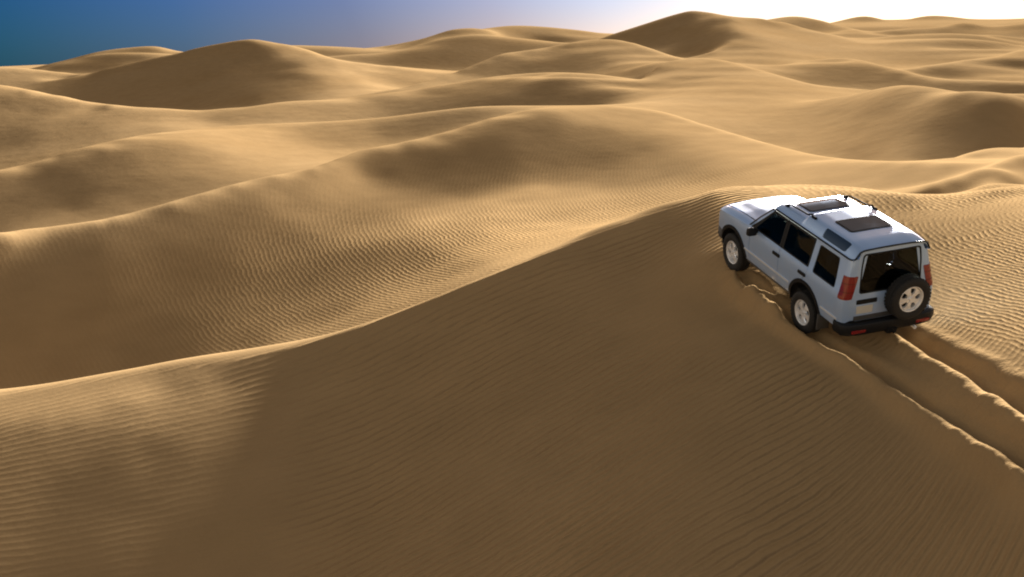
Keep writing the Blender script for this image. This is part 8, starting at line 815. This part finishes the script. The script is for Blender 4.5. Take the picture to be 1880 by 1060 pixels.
    win_in = rounded([(-.57, 1.11), (.57, 1.11), (.55, 1.55), (.52, 1.74), (-.52, 1.74), (-.55, 1.55)], .05)
    one('window_seal', BL, gate, lambda bm: panel(bm, win, tail_pt, holes=[win_in], thick=.03, off=.004))
    one('rear_window', GL, gate, lambda bm: panel(bm, win_in, tail_pt, thick=.006, off=-.012, step=.15))
    one('handle_recess', BL, gate, lambda bm: panel(bm, rounded([(-.63, .905), (-.24, .905), (-.24, .985), (-.63, .985)], .02), tail_pt, thick=.02, off=.006))
    one('number_plate', PLT, gate, lambda bm: panel(bm, rounded([(-.615, .735), (-.31, .735), (-.31, .872), (-.615, .872)], .012), tail_pt, thick=.012, off=.010))
    one('lower_trim', RUB, gate, lambda bm: panel(bm, [(-.65, .605), (.65, .605), (.65, .69), (-.65, .69)], tail_pt, thick=.02, off=.005))
    def wiper(bm):
        tube(bm, [(TX - .03 + lean(1.1), .03, 1.10), (TX - .045 + lean(1.2), -.12, 1.16), (TX - .045 + lean(1.25), -.42, 1.24)], .010, 6)
    one('wiper', BL, gate, wiper)
    def bumper(bm):
        prof = [(-1.24, -.80), (-1.27, -.6), (-1.28, 0), (-1.27, .6), (-1.24, .80), (-1.17, .905), (-.95, .915)]
        path = [(-.95, -.915), (-1.17, -.905)] + prof
        n = len(path)
        A = []
        for (x, y) in path:
            ins = Vector((x - -.6, y * .9)).normalized()
            row = []
            for d, z in ((.10, .60), (0.02, .605), (0, .58), (0, .46), (.02, .40), (.12, .385)):
                row.append(bm.verts.new((x - ins.x * d, y - ins.y * d, z)))
            A.append(row)
        for i in range(n - 1):
            for j in range(5): bm.faces.new([A[i][j], A[i][j + 1], A[i + 1][j + 1], A[i + 1][j]])
    one('rear_bumper', BL, car, bumper, angle=60)
    def fbumper(bm):
        path = [(2.99, .885), (3.16, .875), (3.28, .78), (3.34, .5), (3.36, 0), (3.34, -.5), (3.28, -.78), (3.16, -.875), (2.99, -.885)]
        A = []
        for (x, y) in path:
            ins = Vector((x - 2.6, y * .9)).normalized()
            A.append([bm.verts.new((x - ins.x * d, y - ins.y * d, z)) for d, z in ((.14, .655), (.02, .66), (0, .63), (0, .50), (.03, .43), (.14, .41))])
        for i in range(len(path) - 1):
            for j in range(5): bm.faces.new([A[i][j], A[i][j + 1], A[i + 1][j + 1], A[i + 1][j]])
    one('front_bumper', RUB, car, fbumper, angle=60)
    one('tow_bar', BL, car, lambda bm: (box(bm, (-1.24, 0, .40), (.10, .14, .10), bev=.01), tube(bm, [(-1.26, 0, .40), (-1.36, 0, .40), (-1.39, 0, .43), (-1.39, 0, .48)], .02, 8), tube(bm, [(-1.39, 0, .48), (-1.39, 0, .51)], .027, 8)))
    one('exhaust_pipe', mats['strip'], car, lambda bm: tube(bm, [(-.8, -.52, .34), (-1.15, -.52, .34), (-1.24, -.52, .33)], .028, 10))
    # --- underbody --------------------------------------------------------------------
    def under(bm):
        box(bm, (1.2, .42, .42), (4.0, .09, .14), bev=.02); box(bm, (1.2, -.42, .42), (4.0, .09, .14), bev=.02)
        tube(bm, [(0, -.72, HUB_R), (0, .72, HUB_R)], .055, 10); tube(bm, [(2.54, -.72, HUB_F), (2.54, .72, HUB_F)], .055, 10)
        box(bm, (0, .05, HUB_R), (.26, .28, .26), bev=.08); box(bm, (2.54, .2, HUB_F), (.24, .24, .24), bev=.08)
        box(bm, (-.70, -.05, .42), (.5, .8, .22), bev=.04)
    one('chassis', DK, body, under)
    # --- seats and wheel inside -----------------------------------------------------------
    SEAT = mats['seat']
    for (x, ys) in ((1.05, (.38, -.38)), (.12, (.40, 0, -.40))):
        for y in ys:
            w = .50 if x > .5 else .40
            st = one('seat', SEAT, car, lambda bm: (box(bm, (x + .05, y, .78), (.50, w, .16), bev=.05), box(bm, (x - .25, y, 1.08), (.15, w, .58), rot=Matrix.Rotation(-.22, 3, 'Y'), bev=.05)))
            one('headrest', SEAT, st, lambda bm: box(bm, (x - .345, y, 1.46), (.10, .26, .18), bev=.035))
    one('steering_wheel', BL, car, lambda bm: tube(bm, [(1.60 + .07 * math.sin(a), .38 + .18 * math.cos(a), 1.08 + .17 * math.sin(a)) for a in [2 * math.pi * i / 20 for i in range(20)]], .016, 6, closed=True))
    one('load_floor', DK, body, lambda bm: box(bm, (-.60, 0, .80), (.85, 1.40, .04), bev=.01))
    # --- wheels --------------------------------------------------------------------------
    def tyre_mesh():
        bm = bmesh.new()
        R, W = .372, .122
        prof = [(.222, -.095), (.235, -.105), (.28, -W), (.325, -W), (.352, -.112), (.366, -.098), (R, -.08), (R, -.045), (.362, -.042), (.362, -.032), (R, -.029), (R, .029), (.362, .032), (.362, .042), (R, .045),
                (R, .08), (.366, .098), (.352, .112), (.325, W), (.28, W), (.235, .105), (.222, .095)]
        n = 96
        lathe(bm, prof, n, close=True)
        # tread blocks on both shoulders
        for k in range(36):
            a = 2 * math.pi * k / 36
            for sy in (-1, 1):
                rot = Matrix.Rotation(-a, 3, 'Y')
                box(bm, rot @ Vector((R + .001, sy * .078, 0)), (.016, .050, .034), rot=rot, bev=.004)
        bmesh.ops.recalc_face_normals(bm, faces=bm.faces)
        return bm
    def rim_mesh():
        bm = bmesh.new()
        # outer face of the rim points to +y
        lathe(bm, [(.224, -.09), (.224, .088), (.232, .098), (.226, .104), (.212, .098), (.206, .07), (.196, -.02), (.190, -.06)], 64)
        # dish with five spokes: an annulus sector mesh
        n, rings = 120, [.035, .06, .085, .11, .135, .16, .185, .200]
        def hole(a, r):
            k = (a * 5 / (2 * math.pi)) % 1.0
            d = abs(k - .5) * 2 * math.pi / 5 * r          # distance from the middle of the opening along the arc
            return .085 < r < .190 and d < .046 * min(1.0, (r - .05) / .09)
        V = {}
        def v(i, j, s):
            key = (i % n, j, s)
            if key not in V:
                a = 2 * math.pi * i / n; r = rings[j]
                y = .070 + .014 * math.sin(math.pi * min(1, max(0, (r - .03) / .16))) - (.035 if s else 0)
                V[key] = bm.verts.new((r * math.cos(a), y, r * math.sin(a)))
            return V[key]
        for i in range(n):
            for j in range(len(rings) - 1):
                ac = 2 * math.pi * (i + .5) / n; rc = (rings[j] + rings[j + 1]) / 2
                if hole(ac, rc): continue
                bm.faces.new([v(i, j, 0), v(i + 1, j, 0), v(i + 1, j + 1, 0), v(i, j + 1, 0)])
                bm.faces.new([v(i, j, 1), v(i, j + 1, 1), v(i + 1, j + 1, 1), v(i + 1, j, 1)])
                for (di, dj, e) in ((0, -1, ((i, j), (i + 1, j))), (0, 1, ((i + 1, j + 1), (i, j + 1))), (-1, 0, ((i, j + 1), (i, j))), (1, 0, ((i + 1, j), (i + 1, j + 1)))):
                    jj = j + dj
                    if not (0 <= jj < len(rings) - 1): continue
                    a2 = 2 * math.pi * (i + di + .5) / n; r2 = (rings[jj] + rings[jj + 1]) / 2
                    if hole(a2, r2):
                        (p, q), (r_, s_) = e
                        bm.faces.new([v(r_, s_, 0), v(p, q, 0), v(p, q, 1), v(r_, s_, 1)])
        return bm
    def hub_mesh():
        bm = bmesh.new()
        lathe(bm, [(.001, .098), (.030, .096), (.036, .088), (.036, .05)], 24)
        for k in range(5):
            a = 2 * math.pi * (k + .0) / 5
            tube(bm, [(.058 * math.cos(a), .06, .058 * math.sin(a)), (.058 * math.cos(a), .088, .058 * math.sin(a))], .010, 8)
        return bm
    def back_mesh():
        bm = bmesh.new(); lathe(bm, [(.001, .0), (.17, .0), (.17, -.02), (.001, -.02)], 32); return bm
    def wheel(name, loc, rot, spin):
        w = bpy.data.objects.new(name, None); COL.objects.link(w); w.parent = car
        w.location = loc; w.rotation_euler = rot
        return w
    meshes = {}
    for nm, fn, mt in (('tyre', tyre_mesh, TY), ('rim', rim_mesh, RIM), ('hub_cap', hub_mesh, RIM), ('brake_disc', back_mesh, DK)):
        bm = fn(); meshes[nm] = (bm, mt)
    protos = {}
    for nm, (bm, mt) in meshes.items():
        o = finish(nm, bm, mt, None); protos[nm] = o
    first = True
    for name, loc, rz_, spin in (('wheel', (0, .785, HUB_R), 0, .35), ('wheel', (2.54, .785, HUB_F), 0, .9), ('wheel', (0, -.785, HUB_R + .04), math.pi, .2), ('wheel', (2.54, -.785, HUB_F + .03), math.pi, .6),
                               ('spare_wheel', (-1.255, -.255, .965), math.pi / 2, .15)):
        w = wheel(name, loc, (0, 0, rz_), spin)
        for nm, o in protos.items():
            c = o if first else o.copy()
            if not first: COL.objects.link(c)
            c.parent = w; c.rotation_euler = (0, spin, 0)
        first = False
    one('spare_bracket', BL, car, lambda bm: box(bm, (-1.17, -.26, .965), (.12, .26, .26), bev=.03))
    return car

# ----------------------------------------------------------------------------
# light, sky, camera
# ----------------------------------------------------------------------------
def build_sky():
    w = bpy.data.worlds.new('World'); SC.world = w; w.use_nodes = True
    nt = w.node_tree; bg = nt.nodes['Background']
    sky = nt.nodes.new('ShaderNodeTexSky'); sky.sky_type = 'NISHITA'; sky.sun_disc = False
    sky.sun_elevation = SUN_EL; sky.sun_rotation = SUN_AZ
    sky.altitude = 0; sky.air_density = 1.0; sky.dust_density = .25; sky.ozone_density = 3.0
    # low down, the sky is far deeper on the side away from the sun: scale it by the angle to the sun
    coords = nt.nodes.new('ShaderNodeTexCoord')
    split = nt.nodes.new('ShaderNodeSeparateXYZ')
    nt.links.new(coords.outputs['Generated'], split.inputs[0])
    total = None
    for axis, part in (('X', math.sin(SUN_AZ) * math.cos(SUN_EL)), ('Y', math.cos(SUN_AZ) * math.cos(SUN_EL)), ('Z', math.sin(SUN_EL))):
        mul = nt.nodes.new('ShaderNodeMath'); mul.operation = 'MULTIPLY_ADD'
        nt.links.new(split.outputs[axis], mul.inputs[0]); mul.inputs[1].default_value = part
        if total is None: mul.inputs[2].default_value = 0
        else: nt.links.new(total, mul.inputs[2])
        total = mul.outputs[0]
    ramp = nt.nodes.new('ShaderNodeValToRGB')
    nt.links.new(total, ramp.inputs[0])
    stops = [(0.0, (0.006, 0.028, 0.088)), (0.5, (0.005, 0.031, 0.093)), (0.7, (0.007, 0.036, 0.1)), (0.8, (0.023, 0.048, 0.141)), (0.875, (0.051, 0.064, 0.158)), (0.925, (0.092, 0.102, 0.213)), (0.955, (0.11, 0.134, 0.272)), (1.0, (0.154, 0.169, 0.264))]
    el = ramp.color_ramp.elements
    while len(el) < len(stops): el.new(.5)
    for e, (p, col) in zip(el, stops): e.position = p; e.color = col + (1,)
    high = nt.nodes.new('ShaderNodeMapRange'); high.interpolation_type = 'SMOOTHSTEP'
    nt.links.new(split.outputs['Z'], high.inputs[0])
    high.inputs[1].default_value = .075; high.inputs[2].default_value = .20
    upper = nt.nodes.new('ShaderNodeValToRGB')
    nt.links.new(split.outputs['Z'], upper.inputs[0])
    el = upper.color_ramp.elements; el.new(.5)
    for e, (p, col) in zip(el, ((.18, (2.12, 1.0, .53)), (.5, (1.17, .555, .29)), (1.0, (.57, .305, .18)))): e.position = p; e.color = col + (1,)
    tint = nt.nodes.new('ShaderNodeMix'); tint.data_type = 'RGBA'
    nt.links.new(high.outputs[0], tint.inputs[0]); nt.links.new(ramp.outputs[0], tint.inputs[6]); nt.links.new(upper.outputs[0], tint.inputs[7])
    mx = nt.nodes.new('ShaderNodeMix'); mx.data_type = 'RGBA'; mx.blend_type = 'MULTIPLY'; mx.inputs[0].default_value = 1
    nt.links.new(sky.outputs[0], mx.inputs[6]); nt.links.new(tint.outputs[2], mx.inputs[7]); nt.links.new(mx.outputs[2], bg.inputs['Color'])
    bg.inputs['Strength'].default_value = .07
    L = bpy.data.lights.new('sun', 'SUN'); L.energy = 4.7; L.angle = math.radians(6.0); L.color = (1.0, .965, .91)
    o = bpy.data.objects.new('sun', L); COL.objects.link(o)
    sd = Vector((math.sin(SUN_AZ) * math.cos(SUN_EL), math.cos(SUN_AZ) * math.cos(SUN_EL), math.sin(SUN_EL)))
    o.rotation_euler = sd.to_track_quat('Z', 'Y').to_euler(); o.location = (0, 0, 40)

def build_camera():
    c = bpy.data.cameras.new('camera'); o = bpy.data.objects.new('camera', c); COL.objects.link(o)
    c.sensor_width = 36; c.lens = 36 * 2000 / 1880; c.clip_start = .1; c.clip_end = 60000
    pitch, roll = math.atan(449 / 2000), math.atan(82 / 1880)
    f = Vector((0, math.cos(pitch), -math.sin(pitch))); r = Vector((1, 0, 0)); u = r.cross(f)
    rt = r * math.cos(roll) - u * math.sin(roll); up = r * math.sin(roll) + u * math.cos(roll)
    M = Matrix((rt, up, -f)).transposed().to_4x4(); M.translation = (0, 0, CAM_Z)
    o.matrix_world = M; SC.camera = o

build_sky(); build_camera()
build_ground(make_sand())
car = build_car(make_car_materials())
CAR_M = ((-0.292059, -0.956169, 0.021051, 5.890610), (0.928508, -0.288750, -0.233445, 18.774483), (0.229291, -0.048634, 0.972142, -5.015327), (0.000000, 0.000000, 0.000000, 1.000000))
M4 = Matrix(CAR_M); M4.translation.z += CAM_Z
car.matrix_world = M4
SC.view_settings.view_transform = 'Standard'; SC.view_settings.look = 'None'; SC.view_settings.gamma = 1
SC.view_settings.exposure = 2.7
SC.render.engine = 'CYCLES'
SC.cycles.max_bounces = 6; SC.cycles.transparent_max_bounces = 10
SC.cycles.filter_width = 2.0
SC.cycles.use_denoising = True
